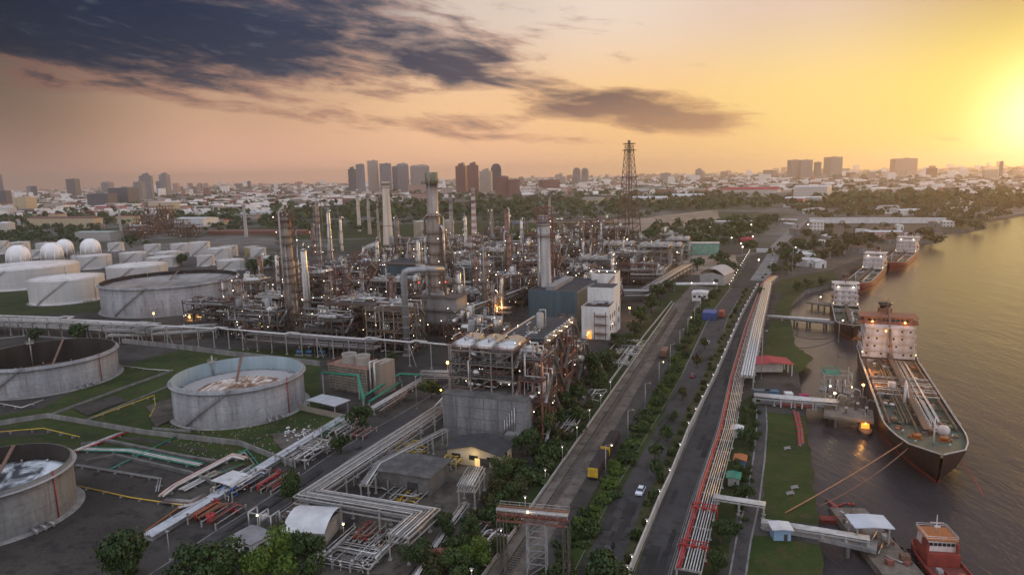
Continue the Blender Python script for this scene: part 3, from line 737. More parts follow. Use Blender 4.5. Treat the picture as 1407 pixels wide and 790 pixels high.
    if topkind == 'fans':
        z = zs[-1]+3; mb = MB(); mb.box(0, 0, z, w*.96, d*.96, 1.2)
        for x in xs:
            for y in ys: mb.beam((x*.9, y*.9, zs[-1]), (x*.9, y*.9, z), .25)
        mb.build('air_cooler_bank', palesteel, o)
        for i in range(max(1, int(w/5.5))):
            for j in range(max(1, int(d/5.5))):
                x, y = -w/2+(i+.5)*w/max(1, int(w/5.5)), -d/2+(j+.5)*d/max(1, int(d/5.5))
                MB().lathe([(1.9, 0), (2.1, .5), (1.95, 1.0), (1.85, 1.0), (1.8, .1), (.01, .1)], 18, x, y, z+1.2).build('fan_ring', galv, o)
    for k in range(lamps):
        z = rnd.choice([0]+zs)+3.2; sx = rnd.choice((-1, 1))
        q = (sx*(w/2+.5), rnd.uniform(-d/2, d/2), z) if rnd.random() < .4 else (rnd.uniform(-w/2, w/2), -d/2-.5, z)
        lamp_part(o, q, rnd.choice((lampw, lampw, lampw, lampy)), rnd.choice((.12, .15, .2, .24)))
    return o
def pipe_rack(path, width, zs, pipes, label, bent=8.0, m=None, name='pipe_rack', land=None, group=None, legm=None, auto=False, hang=0, cat='pipe rack', kick=None, base=0.0):
    """path: ground polyline; zs: beam heights; pipes: (offset, radius, level, material[, extra height])"""
    P = [Vector((p[0], p[1], 0)) for p in path]; o0 = P[0].copy(); o0.z = 0
    o = thing(name, label, cat, o0, 0, group, auto, land); m = m or palesteel
    loc = [p-o0 for p in P]
    for i in range(len(loc)-1):
        a, b = loc[i], loc[i+1]; ln = (b-a).length; k = max(1, int(round(ln/bent))); d = (b-a).normalized(); nrm = Vector((d.y, -d.x, 0))
        for j in range(k+1):
            if j == 0 and i: continue
            q = a+(b-a)*(j/k); mb = MB()
            if j == 0 and i == 0: q = q+d*.4
            if j == k and i == len(loc)-2: q = q-d*.4
            for s in (-1, 1):
                f = q+nrm*(s*(width/2-.25)); mb.beam(f+Vector((0, 0, base)), f+Vector((0, 0, zs[-1])), .34)
                mb.box(f.x, f.y, base, .8, .8, .3)
            for z in zs: mb.beam(q-nrm*(width/2), q+nrm*(width/2)+Vector((0, 0, 0.0)), .3) if False else mb.beam(q-nrm*(width/2)+Vector((0, 0, z)), q+nrm*(width/2)+Vector((0, 0, z)), .28, .36)
            mb.build('portal_frame', m, o)
    for s in (-1, 1):
        mb = MB(); q = offset_path(loc, s*width/2)
        for a, b in zip(q[:-1], q[1:]):
            for z in zs: mb.beam(a+Vector((0, 0, z)), b+Vector((0, 0, z)), .18, .3)
        mb.build('edge_beam', m, o)
    for pp in pipes:
        off, r, lv, pm = pp[:4]; z = zs[lv]+r+.2+(pp[4] if len(pp) > 4 else 0)
        q = offset_path(loc, off)
        if len(pp) > 4 and pp[4] < 0: z = zs[lv]-r-.2
        MB().tube([(a.x, a.y, z) for a in q], r, 7).build('pipe', pm, o)
    return o
def rack_pipes(rnd, width, n, levels=1, mats_=None, rmax=.3):
    out = []
    for lv in range(levels):
        for k in range(n):
            x = -width/2+.4+(width-.8)*(k+.5)/n
            out.append((x, rnd.uniform(.11, rmax), lv, rnd.choice(mats_ or (galv, pipewhite, alu, pipegrey, galv))))
    return out
def lamp_post(p, h, label, m=None, auto=False, group=None, head=.3, arm=None, name='lamp_post', base=0.0):
    o = thing(name, label, 'lamp post', Vector((p[0], p[1], base)), RZ, group, auto)
    mb = MB(); mb.tube([(0, 0, 0), (0, 0, h)], [.14, .08], 7); mb.cyl(0, 0, 0, .25, .5, 8)
    if arm: mb.tube([(0, 0, h), (arm, 0, h+.25)], .06, 5)
    mb.build('pole', palesteel, o)
    x = arm or 0
    MB().box(x, 0, h+.3 if arm else h, .8, .4, .14).build('lantern', palesteel, o)
    MB().ball(x, 0, h+.08 if arm else h-.25, head, 8, 5).build('lamp', m or lampw, o)
    return o
def shed(p, w, d, h, label, cat, wall=None, roof=None, pitch=.15, rz=None, group=None, auto=False, land=None, name='shed', wins=0, winm=None, openside=False, base=0.0, vent=0, curved=False, door=True, eave=.5):
    o = thing(name, label, cat, Vector((p[0], p[1], base)), RZ if rz is None else rz, group, auto, land)
    mb = MB(); rh = w*pitch/2
    if openside:
        for x in (-w/2+.3, w/2-.3):
            k = max(2, int(d/5)+1)
            for j in range(k): MB().box(x, -d/2+.3+(d-.6)*j/(k-1), 0, .3, .3, h).build('post', wall or palesteel, o)
    else:
        pr = [(-w/2, 0), (w/2, 0), (w/2, h), (0, h+rh), (-w/2, h)]
        vs = [(x, y, z) for y in (-d/2, d/2) for x, z in pr]
        mb.add(vs, [(0, 1, 2, 3, 4), (9, 8, 7, 6, 5), (0, 5, 6, 1), (1, 6, 7, 2), (4, 9, 5, 0)]); mb.build('wall', wall or cladwhite, o)
    mb = MB(); seg = 12 if curved else 2; e = eave; t = .18
    prof = []
    for k in range(seg+1):
        x = -w/2-e+(w+2*e)*k/seg
        z = (h+rh*2.4*(1-(x/(w/2+e))**2)) if curved else h+rh*(1-abs(x)/(w/2))+.04
        prof.append((x, z))
    for (x0, z0), (x1, z1) in zip(prof[:-1], prof[1:]):
        vs = [(x0, -d/2-e, z0), (x1, -d/2-e, z1), (x1, d/2+e, z1), (x0, d/2+e, z0), (x0, -d/2-e, z0+t), (x1, -d/2-e, z1+t), (x1, d/2+e, z1+t), (x0, d/2+e, z0+t)]
        mb.add(vs, [(0, 3, 2, 1), (4, 5, 6, 7), (0, 1, 5, 4), (1, 2, 6, 5), (2, 3, 7, 6), (3, 0, 4, 7)])
    rf = mb.build('roof', roof or greyroof, o)
    for k in range(vent):
        MB().lathe([(.5, 0), (.5, .8), (.8, .9), (.8, 1.3), (.01, 1.6)], 10, 0, -d/2+d*(k+.5)/vent, h+rh+.1).build('roof_vent', galv, rf)
    for k in range(wins):
        for s in (-1,):
            x = -w/2+w*(k+.5)/wins
            MB().box(x, s*(d/2+.03), h*.42, w/wins*.5, .08, h*.32).build('window', winm or glass, o)
    for k in range(int(wins*d/w)):
        y = -d/2+d*(k+.5)/max(1, int(wins*d/w))
        for s in (-1, 1): MB().box(s*(w/2+.03), y, h*.42, .08, min(2.5, d/wins*.5+.4), h*.32).build('window', winm or glass, o)
    if door and not openside: MB().box(w*.2, -d/2-.05, 0, min(3, w*.2), .1, h*.62).build('door', darkroof, o)
    return o
ROOFS = {}
def roofmat(key, c1, c2, scale, lo, hi, c3=None, ring=None):
    m = bpy.data.materials.new('floating_roof_'+key); m.use_nodes = True; n, l = m.node_tree.nodes, m.node_tree.links; b = n['Principled BSDF']; b.inputs['Roughness'].default_value = .45
    t = n.new('ShaderNodeTexCoord'); mp = n.new('ShaderNodeMapping'); mp.inputs['Scale'].default_value = (1, .45, 1); mp.inputs['Rotation'].default_value = (0, 0, .5)
    z = n.new('ShaderNodeTexNoise'); z.inputs['Scale'].default_value = scale; z.inputs['Detail'].default_value = 6; z.inputs['Roughness'].default_value = .62; z.inputs['Distortion'].default_value = 1.2
    r = n.new('ShaderNodeValToRGB'); e = r.color_ramp.elements; e[0].position = lo; e[1].position = hi; e[0].color = (*c1, 1); e[1].color = (*c2, 1)
    if c3: q = e.new((lo+hi)/2); q.color = (*c3, 1)
    l.new(t.outputs['Object'], mp.inputs[0]); l.new(mp.outputs[0], z.inputs['Vector']); l.new(z.outputs['Fac'], r.inputs[0]); l.new(r.outputs[0], b.inputs['Base Color'])
    if ring:          # pale pontoon ring round the stained middle
        ln = n.new('ShaderNodeVectorMath'); ln.operation = 'LENGTH'; cx = n.new('ShaderNodeVectorMath'); cx.operation = 'MULTIPLY'; cx.inputs[1].default_value = (1, 1, 0); l.new(t.outputs['Object'], cx.inputs[0]); l.new(cx.outputs[0], ln.inputs[0])
        wob = n.new('ShaderNodeMath'); wob.operation = 'MULTIPLY_ADD'; wob.inputs[1].default_value = 3.0; l.new(z.outputs['Fac'], wob.inputs[0]); l.new(ln.outputs['Value'], wob.inputs[2])
        gt = n.new('ShaderNodeMapRange'); gt.inputs[1].default_value = ring; gt.inputs[2].default_value = ring+1.2; l.new(wob.outputs[0], gt.inputs[0])
        mx = n.new('ShaderNodeMix'); mx.data_type = 'RGBA'; l.new(gt.outputs[0], mx.inputs[0]); l.new(r.outputs[0], mx.inputs[6]); mx.inputs[7].default_value = (.34, .33, .33, 1); l.new(mx.outputs[2], b.inputs['Base Color'])
    ROOFS[key] = m
# ------------------------------------------------------------------ tank farm
roofmat('open', (.03, .025, .022), (.10, .055, .04), .15, .35, .7)
roofmat('round', (.10, .045, .02), (.66, .60, .54), .22, .38, .60, (.26, .15, .08), ring=15.0)
roofmat('nearest', (.03, .035, .04), (.62, .66, .70), .11, .44, .56)
roofmat('wide', (.16, .15, .14), (.34, .32, .30), .08, .35, .65)
tank(-16, 152, 484, 521, 'open grey tank with dark empty inside, at the picture edge', .16, 'open floating roof tanks', land='the dark open tank', shellm=tankgrey)
tank(248, 416, 511, 558, 'round open tank with pale blue inner wall and rusty streaked floating roof', .60, 'open floating roof tanks', land='the pale blue tank', shellm=tankgrey)
tank(-98, 90, 645, 708, 'nearest open tank in the bottom corner with white patched floating roof', .62, 'open floating roof tanks', land='the nearest open tank', shellm=mat('tank_dirty_vignette_grey', (.20, .20, .195), (.13, .13, .125), .16, .7, streak=1, fine=(.9, .3), plates=.9))  # shell grey darkened partly for dirt, partly with corner vignette painted into the colour
tank(153, 324, 382, 419, 'wide grey open tank with dirty concrete coloured shell behind the long pipe rack', .86, 'open floating roof tanks', land='the wide grey open tank', shellm=tankgrey)
for t, lab in (((-24, 101, 365, 391), 'widest white cone roof tank, cut by the picture edge'), ((50, 140, 381, 412), 'white cone roof tank standing alone in front of the widest white tank'), ((153, 228, 364, 386), 'low white cone roof tank just behind the wide grey open tank'), ((110, 152, 351, 368), 'white tank between the low white tank and the gas spheres')):
    tank(*t, lab, land=None if 'widest' not in lab else 'the widest white tank')
for t in ((167, 201, 347, 361), (204, 243, 353, 367), (215, 249, 346, 359), (200, 221, 336, 349), (262, 289, 333, 351), (286, 319, 341, 356), (305, 327, 338, 352), (272, 295, 351, 365), (300, 336, 357, 371), (-10, 12, 332, 349), (14, 40, 333, 345), (52, 76, 334, 345), (42, 59, 344, 355), (100, 118, 351, 365), (345, 366, 341, 355), (352, 378, 353, 367), (380, 398, 353, 366), (236, 262, 335, 347), (150, 170, 334, 345)):
    tank(*t, 'small white cone roof tank', auto=True)
tank(337, 357, 339, 352, 'pale yellow storage tank at the far corner of the tank farm', shellm=mat('tank_cream', (.62, .55, .30), (.48, .42, .24), .2, .55, streak=1), land='the pale yellow tank')
tank(622, 648, 346, 363, 'white tank left of the tapered silver flue behind the furnace chimney', land=None, group='white tanks inside the refinery')
tank(663, 693, 345, 358, 'white tank right of the red and white banded flue', group='white tanks inside the refinery')
tank(569, 592, 304, 326, 'tall cream tank right of the beige tapered chimney', group='white tanks inside the refinery', shellm=mat('tank_beige', (.66, .56, .44), (.5, .42, .33), .2, .55, streak=1))
tank(610, 624, 303, 320, 'tall cream tank peeping out beside the furnace chimney', group='white tanks inside the refinery', shellm=MATS['tank_beige'])
for i, (u, n_) in enumerate(((722, 'left'), (731, 'right'))):
    p = G(u, 364); o = thing('silo', n_+' one of two slim white silos beside the tall concrete chimney', 'silo', p, 0, 'white silos')
    h = HT(p, 350); MB().lathe([(2.6, 0), (2.6, h), (1.6, h+1.2), (.01, h+1.5)], 18).build('shell', tankwhite, o); MB().rail([(2.6*cos(k*pi/6), 2.6*sin(k*pi/6), h) for k in range(13)]).build('guard_rail', galv, o)
    MB().beam((0, -2.8, 0), (0, -2.8, h), .5, .1).build('ladder', galv, o)
for a in ((27, 351, 14.5, 'white gas sphere nearest the picture edge', 366), (73, 346.5, 13.5, 'second white gas sphere from the picture edge, low and large', 361), (90, 339.5, 11, 'smaller white gas sphere partly behind its neighbour', 352), (126, 340, 12.5, 'white gas sphere standing apart at the end of the row', 354)):
    sphere_tank(*a)
# ------------------------------------------------------------------ refinery: chimneys, columns, furnaces, process frames
stackc = mat('chimney_concrete', (.42, .39, .36), (.26, .24, .22), .35, .8, streak=1, fine=(1.5, .3))
stackbeige = mat('chimney_beige', (.58, .47, .36), (.44, .35, .27), .2, .7, streak=1)
stackm = mat('chimney_steel', (.38, .32, .27), (.20, .155, .13), .4, .5, .3, streak=1)
redband = bpy.data.materials.new('red_white_bands'); redband.use_nodes = True
_n, _l = redband.node_tree.nodes, redband.node_tree.links; _b = _n['Principled BSDF']; _t = _n.new('ShaderNodeTexCoord'); _s = _n.new('ShaderNodeSeparateXYZ'); _m = _n.new('ShaderNodeMath'); _m.operation = 'PINGPONG'; _m.inputs[1].default_value = 3.0
_r = _n.new('ShaderNodeValToRGB'); _r.color_ramp.interpolation = 'CONSTANT'; _r.color_ramp.elements[0].color = (.50, .40, .35, 1); _r.color_ramp.elements[1].position = .5; _r.color_ramp.elements[1].color = (.30, .16, .13, 1)
_d = _n.new('ShaderNodeMath'); _d.operation = 'DIVIDE'; _d.inputs[1].default_value = 3.0
_l.new(_t.outputs['Object'], _s.inputs[0]); _l.new(_s.outputs[2], _m.inputs[0]); _l.new(_m.outputs[0], _d.inputs[0]); _l.new(_d.outputs[0], _r.inputs[0]); _l.new(_r.outputs[0], _b.inputs['Base Color'])
OCC = []             # footprints already taken (centre, radius)
def foot(p, r): OCC.append((Vector((p[0], p[1])), r))
def px_w(p, px): return px/ppm(p)
p = G(749, 441); h = HT(p, 296); o = chimney(p, h, px_w(p, 10.2), px_w(p, 8.0), 'tall concrete chimney with red lattice crown, in front of the blue walled hall', stackc, 'the tall concrete chimney', 2, None, 2, top='red'); foot(p, 8)
r1 = px_w(p, 8.0)
mb = MB()
for k in range(12):
    a = 2*pi*k/12; mb.beam(((r1+1.4)*cos(a), (r1+1.4)*sin(a), h-2.5), ((r1+1.4)*cos(a), (r1+1.4)*sin(a), h+4.4), .2); mb.beam((r1*cos(a), r1*sin(a), h-2.5), ((r1+1.4)*cos(a+.3), (r1+1.4)*sin(a+.3), h+1), .16)
for z in (h-2.4, h-.4, h+2, h+4.2): mb.tube([((r1+1.4)*cos(2*pi*k/16), (r1+1.4)*sin(2*pi*k/16), z) for k in range(17)], .16, 5)
mb.build('lattice_crown', redsteel, o)
mb = MB()
for s in (-1, 1): mb.beam((r1*1.6, s*.9, 0), (r1*1.6, s*.9, h-2), .22)
for k in range(int(h/3)): mb.beam((r1*1.6, -.9, k*3), (r1*1.6, .9, k*3+3), .14); mb.box(r1*1.6, 0, k*3, 1.9, 1.9, .1) if k % 3 == 0 else None
mb.tube([(r1*1.6+1.2, 0, 0), (r1*1.6+1.2, 0, h-1)], .3, 6); mb.build('stair_tower', redsteel, o)
MB().tube([(-r1-.8, -1.2, 0), (-r1-.8, -1.2, h-6)], .55, 8).build('flue_pipe', galv, o)
MB().tube([(r1*.5, 0, h), (r1*.5, 0, h+8)], [.25, .1], 5).build('lightning_rod', redsteel, o)
for z in (h-3, h-6): lamp_part(o, (1, -r1-1.6, z), lampw, .3)
# furnace with the fat chimney
p = G(612, 458); foot(p, 22)
o = thing('furnace', 'grey panelled furnace box carrying the fat chimney and large bent ducts', 'furnace', p, RZ, 'furnaces', False, 'the grey furnace')
mb = MB()
for x in (-9, 0, 9):
    for y in (-6, 6): mb.box(x, y, 0, .8, .8, 6)
mb.build('support_frame', steel, o)
mb = MB(); mb.box(0, 0, 6, 20, 13, 14, taper=1.0)
for k in range(6): mb.box(0, 0, 7+k*2.3, 20.25, 13.25, .3)
for k in range(9): mb.box(-9.6+k*2.4, 0, 6.2, .25, 13.3, 13.6)
mb.build('casing', mat('furnace_casing', (.36, .35, .34), (.24, .22, .21), .3, .55, .3, streak=1), o)
MB().box(-4, 2, 20.21, 9, 7, 2.4, taper=.8).build('hood', MATS['furnace_casing'], o)
for z in (6.2, 13, 20):
    mb = MB(); mb.box(0, 0, z, 23, 16, .2); mb.rail([(-11.5, -8, z+.2), (11.5, -8, z+.2), (11.5, 8, z+.2), (-11.5, 8, z+.2), (-11.5, -8, z+.2)], 1.1, .1); mb.build('walkway', steel, o)
for k in range(6): MB().tube([(-8+k*3.2, -6.7, 7), (-8+k*3.2, -7.6, 7), (-8+k*3.2, -7.6, 1)], .22, 6).build('burner_pipe', rust, o)
for q in ((-10, -8, 8), (6, -8.2, 15), (11.6, -3, 9), (11.6, 4, 15.5), (2, -8.2, 8.5)): lamp_part(o, q, lampw, .3)
pc = p+Vector((-4, 2, 0)); hh = HT(pc, 237)
ch = thing('chimney', 'fat steel chimney with flared capped top and many ring platforms above the grey furnace', 'chimney', Vector((pc.x, pc.y, 0)), 0, 'factory chimneys', False, 'the fat steel chimney')
ra = px_w(pc, 10.0); rb = px_w(pc, 7.6)
MB().lathe([(ra*.8, 22), (ra*.8, hh*.52), (rb*1.25, hh*.58), (rb*1.2, hh*.72), (rb, hh*.74), (rb, hh), (rb*.85, hh), (rb*.8, hh-3)], 24).build('shaft', stackm, ch)
MB().lathe([(rb+.05, hh-5.6), (rb*1.12, hh-5.4), (rb*1.12, hh-.15), (rb+.02, hh-.05)], 24).build('crown_collar', mat('olive_steel', (.24, .22, .14), (.16, .14, .09), .5, .6), ch)
for z, w in ((.30, 2.6), (.37, 2.2), (.44, 2.6), (.50, 2.0), (.57, 2.6), (.63, 2.0), (.735, 3.2), (.93, 2.4)):
    mb = MB(); rr = ra*.8 if z < .53 else rb*1.25 if z < .73 else rb; platform_ring(mb, rr, rr+w, hh*z); mb.build('platform', rust, ch)
for k, (dx, dy, r_, z1) in enumerate(((-ra*1.15, -1, .8, .60), (ra*1.2, -.5, .9, .66), (ra*1.25, 2, .5, .72), (-ra*1.3, 2.5, .5, .72))):
    MB().tube([(dx, dy, 14), (dx, dy, hh*z1), (dx*.5, dy*.5, hh*z1+2.5)], r_, 8).build('flue_pipe', galv if k % 2 else pipewhite, ch)
mb = MB()
for s in (-.3, .3): mb.beam((s-1, -rb-1.1, 20), (s-1, -rb-1.1, hh), .1)
for k in range(int(hh-20)): mb.beam((-1.3, -rb-1.1, 20+k), (-.7, -rb-1.1, 20+k), .06)
mb.build('ladder', galv, ch)
for z in (.33, .46, .6, .76): lamp_part(ch, (2.5, -rb-2, hh*z), lampw, .3)
lamp_part(ch, (ra+1.5, -ra, hh*.33), glow('lamp_red', (1, .05, .03), 5), .55); lamp_part(ch, (-ra-4.5, -ra, hh*.33), MATS['lamp_red'], .55)
# big bent ducts left of the furnace
for a, lab in ((((560, 488), (560, 366), (592, 366), 9.0), 'tall silver duct bent like an arch in front of the blue shed'), (((584, 452), (584, 396), (600, 396), 8), 'shorter silver duct with rounded elbow against the grey furnace')):
    (u0, v0), (_, v1), (u2, _), wpx = a; q = G(u0, v0); foot(q, 4); z1 = HT(q, v1)-2; rr = px_w(q, wpx/2); L2 = px_w(q, u2-u0)
    o = thing('flue_duct', lab, 'duct', q, 0, 'silver flue ducts')
    MB().tube([(0, 0, 0), (0, 0, z1-rr*1.6), (rr*.45, 0, z1-rr*.45), (rr*1.6, 0, z1), (L2, rr*2, z1), (L2+6, rr*6, z1-1)], rr, 16).build('duct', mat('silver_duct', (.36, .36, .37), (.24, .235, .235), .25, .45, .35, streak=1), o)
    mb = MB()
    for z in range(3, int(z1), 5): mb.lathe([(rr, z), (rr+.2, z), (rr+.2, z+.25), (rr, z+.25)], 16)
    mb.build('stiffener_ring', MATS['silver_duct'], o)
    mb = MB(); mb.box(0, 0, 0, rr*2.6, rr*2.6, .8); mb.build('plinth', concrete, o)
# chimneys farther off
def far_chimney(u, vb, vt, wpx0, wpx1, label, m, land=None, **k):
    p = G(u, vb); foot(p, 5); return chimney(p, HT(p, vt), px_w(p, wpx0/2), px_w(p, wpx1/2), label, m, land, **k)
far_chimney(534, 336, 250, 14, 8.5, 'beige tapered chimney with a thicker rim, among thin flues', stackbeige, 'the beige tapered chimney', cap='collar', plats=1, bands=2)
far_chimney(653, 362, 258, 9, 5.0, 'slender chimney with faded red and white bands', redband, 'the banded chimney', plats=2, bands=2)
far_chimney(621.5, 345, 262, 6, 4.5, 'slim silver flue just right of the fat steel chimney', stackm, plats=3, bands=3)
far_chimney(508, 322, 266, 5, 3.6, 'slim grey flue left of the beige tapered chimney', stackm, plats=1)
far_chimney(494, 318, 260, 5, 4, 'slim flue with yellowish top near the grey apartment towers', stackbeige, plats=2)
far_chimney(521, 334, 280, 4, 2.8, 'thin dark flue close beside the beige tapered chimney', stackm, plats=1)
far_chimney(338.5, 326, 280, 5, 3.4, 'lone thin grey flue beyond the pale yellow tank', stackc, 'the lone thin flue', plats=1, bands=0)
far_chimney(167, 322, 284, 3.2, 2.4, 'thin pole like flue left of the far refinery cluster', stackc, plats=0, bands=0)
far_chimney(756, 345, 262, 4.5, 3, 'thin flue showing just right of the tall concrete chimney crown', stackm, plats=1)
# lattice tower (flare and radio mast)
p = G(864, 334); ht = HT(p, 193)
o = thing('lattice_tower', 'tallest red-brown lattice mast rising far above the refinery into the sky', 'lattice tower', p, .3, None, False, 'the lattice mast'); foot(p, 14)
b0, b1 = px_w(p, 13), px_w(p, 4.0)
def bw(z): return b0+(b1-b0)*min(1, z/(ht*.95))
for sx_, sy_ in ((-1, -1), (1, -1), (1, 1), (-1, 1)): MB().tube([(sx_*b0, sy_*b0, 0), (sx_*b1, sy_*b1, ht*.95)], [.55, .35], 6).build('leg', rust, o)
mb = MB(); nk = 15
for k in range(nk):
    z0, z1 = ht*.95*k/nk, ht*.95*(k+1)/nk; a, b = bw(z0), bw(z1)
    for f in range(4):
        c0 = [(-1, -1), (1, -1), (1, 1), (-1, 1)][f]; c1 = [(-1, -1), (1, -1), (1, 1), (-1, 1)][(f+1) % 4]
        mb.beam((c0[0]*a, c0[1]*a, z0), (c1[0]*b, c1[1]*b, z1), .3); mb.beam((c1[0]*a, c1[1]*a, z0), (c0[0]*b, c0[1]*b, z1), .3); mb.beam((c0[0]*b, c0[1]*b, z1), (c1[0]*b, c1[1]*b, z1), .34)
mb.build('bracing', rust, o)
MB().tube([(0, 0, 0), (0, 0, ht)], .85, 10).build('flare_pipe', mat('flare_brown', (.20, .13, .08), (.13, .08, .05), .5, .7), o)
for z in (.64, .90, .96):
    mb = MB(); w = bw(ht*z)+1.6; mb.box(0, 0, ht*z, w*2, w*2, .3); mb.rail([(-w, -w, ht*z), (w, -w, ht*z), (w, w, ht*z), (-w, w, ht*z), (-w, -w, ht*z)], 1.4, .25, 4); mb.build('platform', rust, o)
MB().lathe([(.9, 0), (1.5, 1), (1.5, 4), (1.2, 4.4)], 12, 0, 0, ht-4.4).build('flare_tip', steel, o)
# distillation columns
def col_px(u, vb, vt, wpx, label, **k):
    p = G(u, vb); foot(p, 7); return column_tower(p, HT(p, vt), px_w(p, wpx/2), label, **k)
o = col_px(404, 462, 298, 18, 'stoutest distillation column, ringed by a dozen rusty platforms with a crowded top', nplat=13, seed=3, m=mat('column_tan', (.33, .27, .215), (.17, .13, .105), .4, .45, .5, streak=1), land='the stoutest distillation column', wide=2.6, lamps=7)
hc = HT(G(404, 462), 298); rc_ = px_w(G(404, 462), 9); mb = MB()
for k in range(14):
    a = 2*pi*k/14; q_ = ((rc_+.8)*cos(a), (rc_+.8)*sin(a)); mb.beam((*q_, hc-6), (*q_, hc+2.5+(k % 3)), .22); mb.beam((*q_, hc-6), ((rc_+.8)*cos(a+.45), (rc_+.8)*sin(a+.45), hc-1), .14)
for z in (hc-5, hc-1.5, hc+1.8): mb.tube([((rc_+.8)*cos(2*pi*k/14), (rc_+.8)*sin(2*pi*k/14), z) for k in range(15)], .16, 5)
mb.build('lattice_crown', rust, o)
for k in range(4): MB().tube([(rc_*cos(k*1.7)*1.35, rc_*sin(k*1.7)*1.35, 2), (rc_*cos(k*1.7)*1.35, rc_*sin(k*1.7)*1.35, hc*(.55+.12*k))], .45, 7).build('riser_pipe', (galv, rust, pipegrey, galv)[k], o)
col_px(443, 400, 276, 6.5, 'slim distillation column with close set platforms, right of the stoutest column', nplat=12, seed=5, m=stackm, wide=1.6)
col_px(423, 432, 341, 10, 'plain silver column right behind the stoutest distillation column', nplat=2, seed=6, m=alu, land='the plain silver column')
col_px(455, 360, 290, 6, 'short thin column with spire like top near the slim column', nplat=4, seed=7)
col_px(476, 402, 362, 9, 'short plain grey column among dark pipework', nplat=1, seed=8, m=pipegrey)
col_px(333, 460, 388, 6, 'column at the refinery edge in front of the wide grey open tank', nplat=5, seed=9, m=stackm)
col_px(578, 420, 330, 6, 'slim platformed column left of the fat steel chimney', nplat=6, seed=11)
col_px(632, 450, 372, 9, 'shiny column with ring platforms right of the furnace casing', nplat=5, seed=12)
col_px(667, 440, 342, 8, 'tall shiny column between the furnace and the tall concrete chimney', nplat=8, seed=13, m=stackm)
col_px(700, 400, 322, 7, 'reddish column close left of the tall concrete chimney', nplat=7, seed=14, m=mat('column_red', (.36, .20, .16), (.22, .12, .10), .4, .5, .3))
col_px(841, 400, 352, 6, 'lamp lit vent column standing on the far side of the white boiler house', nplat=4, seed=15, lamps=6)
col_px(697, 350, 290, 7, 'rust brown column beside the blue roofed shelter', nplat=7, seed=16, m=MATS['column_red'])
col_px(717, 350, 302, 5, 'thin pale column beside the blue roofed shelter', nplat=4, seed=17)
for i, (u, vb, vt, w) in enumerate(((470, 345, 300, 4), (548, 352, 300, 5), (590, 350, 300, 5), (640, 340, 296, 5), (676, 335, 290, 4), (432, 350, 310, 4), (520, 380, 330, 6), (500, 430, 372, 7), (540, 440, 380, 7), (385, 420, 350, 6), (452, 445, 390, 7), (655, 410, 352, 6), (690, 440, 380, 6), (770, 345, 302, 4), (800, 338, 306, 3.5), (826, 340, 305, 3.5), (785, 352, 318, 4), (740, 340, 305, 4), (610, 375, 318, 6), (565, 395, 336, 6), (360, 400, 352, 5), (310, 432, 386, 5), (812, 352, 312, 3), (848, 345, 312, 3))):
    col_px(u, vb, vt, w, ('thin silver column' if i % 3 == 0 else 'slim grey column with platforms' if i % 3 == 1 else 'slender rust streaked column'), auto=True, nplat=3+i % 4, seed=20+i, m=(alu, stackm, MATS['column_red'])[i % 3], lamps=3)
# blue walled hall, white boiler house
def block(u0, u1, vb, vt, dep, label, m, name, cat, land=None, group=None, roofm=None, rz=RZ, lip=True):
    a, b = G(u0, vb), G(u1, vb); c = (a+b)/2; w = (b-a).length*abs(cos(math.atan2((b-a).y, (b-a).x)-rz)); 
    f = Vector((-sin(rz), cos(rz), 0)); q = c+f*(dep/2); h = HT(c, vt)
    o = thing(name, label, cat, Vector((q.x, q.y, 0)), rz, group, False, land); foot(q, max(w, dep)*.6)
    MB().box(0, 0, 0, w, dep, h).build('wall', m, o)
    mb = MB(); mb.box(0, 0, h+.003, w-.7, dep-.7, .25)
    rf = mb.build('roof', roofm or darkroof, o)
    if lip:
        mb = MB()
        for x, y, sx_, sy_ in ((0, -dep/2+.12, w+.1, .3), (0, dep/2-.12, w+.1, .3), (-w/2+.12, 0, .3, dep-.5), (w/2-.12, 0, .3, dep-.5)): mb.box(x, y, h+.002, sx_, sy_, .9)
        mb.build('parapet', m, o)
    return o, w, dep, h
o, w, d, h = block(724, 796, 452, 402, 46, 'long blue-grey clad hall with dark flat roof behind the tall concrete chimney', cladblue, 'process_hall', 'hall', 'the blue walled hall')
mb = MB()
for k in range(int(w/1.5)): mb.box(-w/2+.7+k*1.5, -d/2-.06, .2, .12, .14, h-.4)
for k in range(int(d/1.5)): mb.box(w/2+.06, -d/2+.7+k*1.5, .2, .14, .12, h-.4)
mb.build('cladding_rib', cladblue, o)
mb = MB(); mb.box(-w*.1, 0, h+.26, 5, d*.8, 2.2); mb.build('roof_monitor', greyroof, o)
MB().box(w*.3, -d/2-.08, 0, 3.5, .12, 4.2).build('door', palesteel, o)
for x in (-w*.4, w*.35): lamp_part(o, (x, -d/2-.8, 6), lampw, .32)
o, w, d, h = block(798, 838, 466, 424, 26, 'white multi storey boiler house with stepped roof and warm lit doorway', cladwhite, 'boiler_house', 'industrial building', 'the white boiler house')
hb = h+8
MB().box(0, d*.22, h+.3, w*.98, d*.54, hb-h).build('upper_storey', cladwhite, o); MB().box(0, d*.22, hb+.31, w*.9, d*.48, .2).build('upper_roof', darkroof, o)
for k in range(5):
    for j in range(2): MB().box(w/2+.05, -d/2+3+k*5, 4+j*5.5, .1, 1.6, 2.6).build('window', glass, o)
for k in range(4): MB().box(w/2+.12, -d/2+.6+k*8.2, 0, .4, .6, h).build('pilaster', cladwhite, o)
mb = MB()
for j in range(3): mb.box(w*.22, -d/2-1.6, 3.0+j*4.4, w*.42, 3.0, .3); mb.rail([(w*.02, -d/2-3.0, 3.3+j*4.4), (w*.42, -d/2-3.0, 3.3+j*4.4)], 1.1, .12)
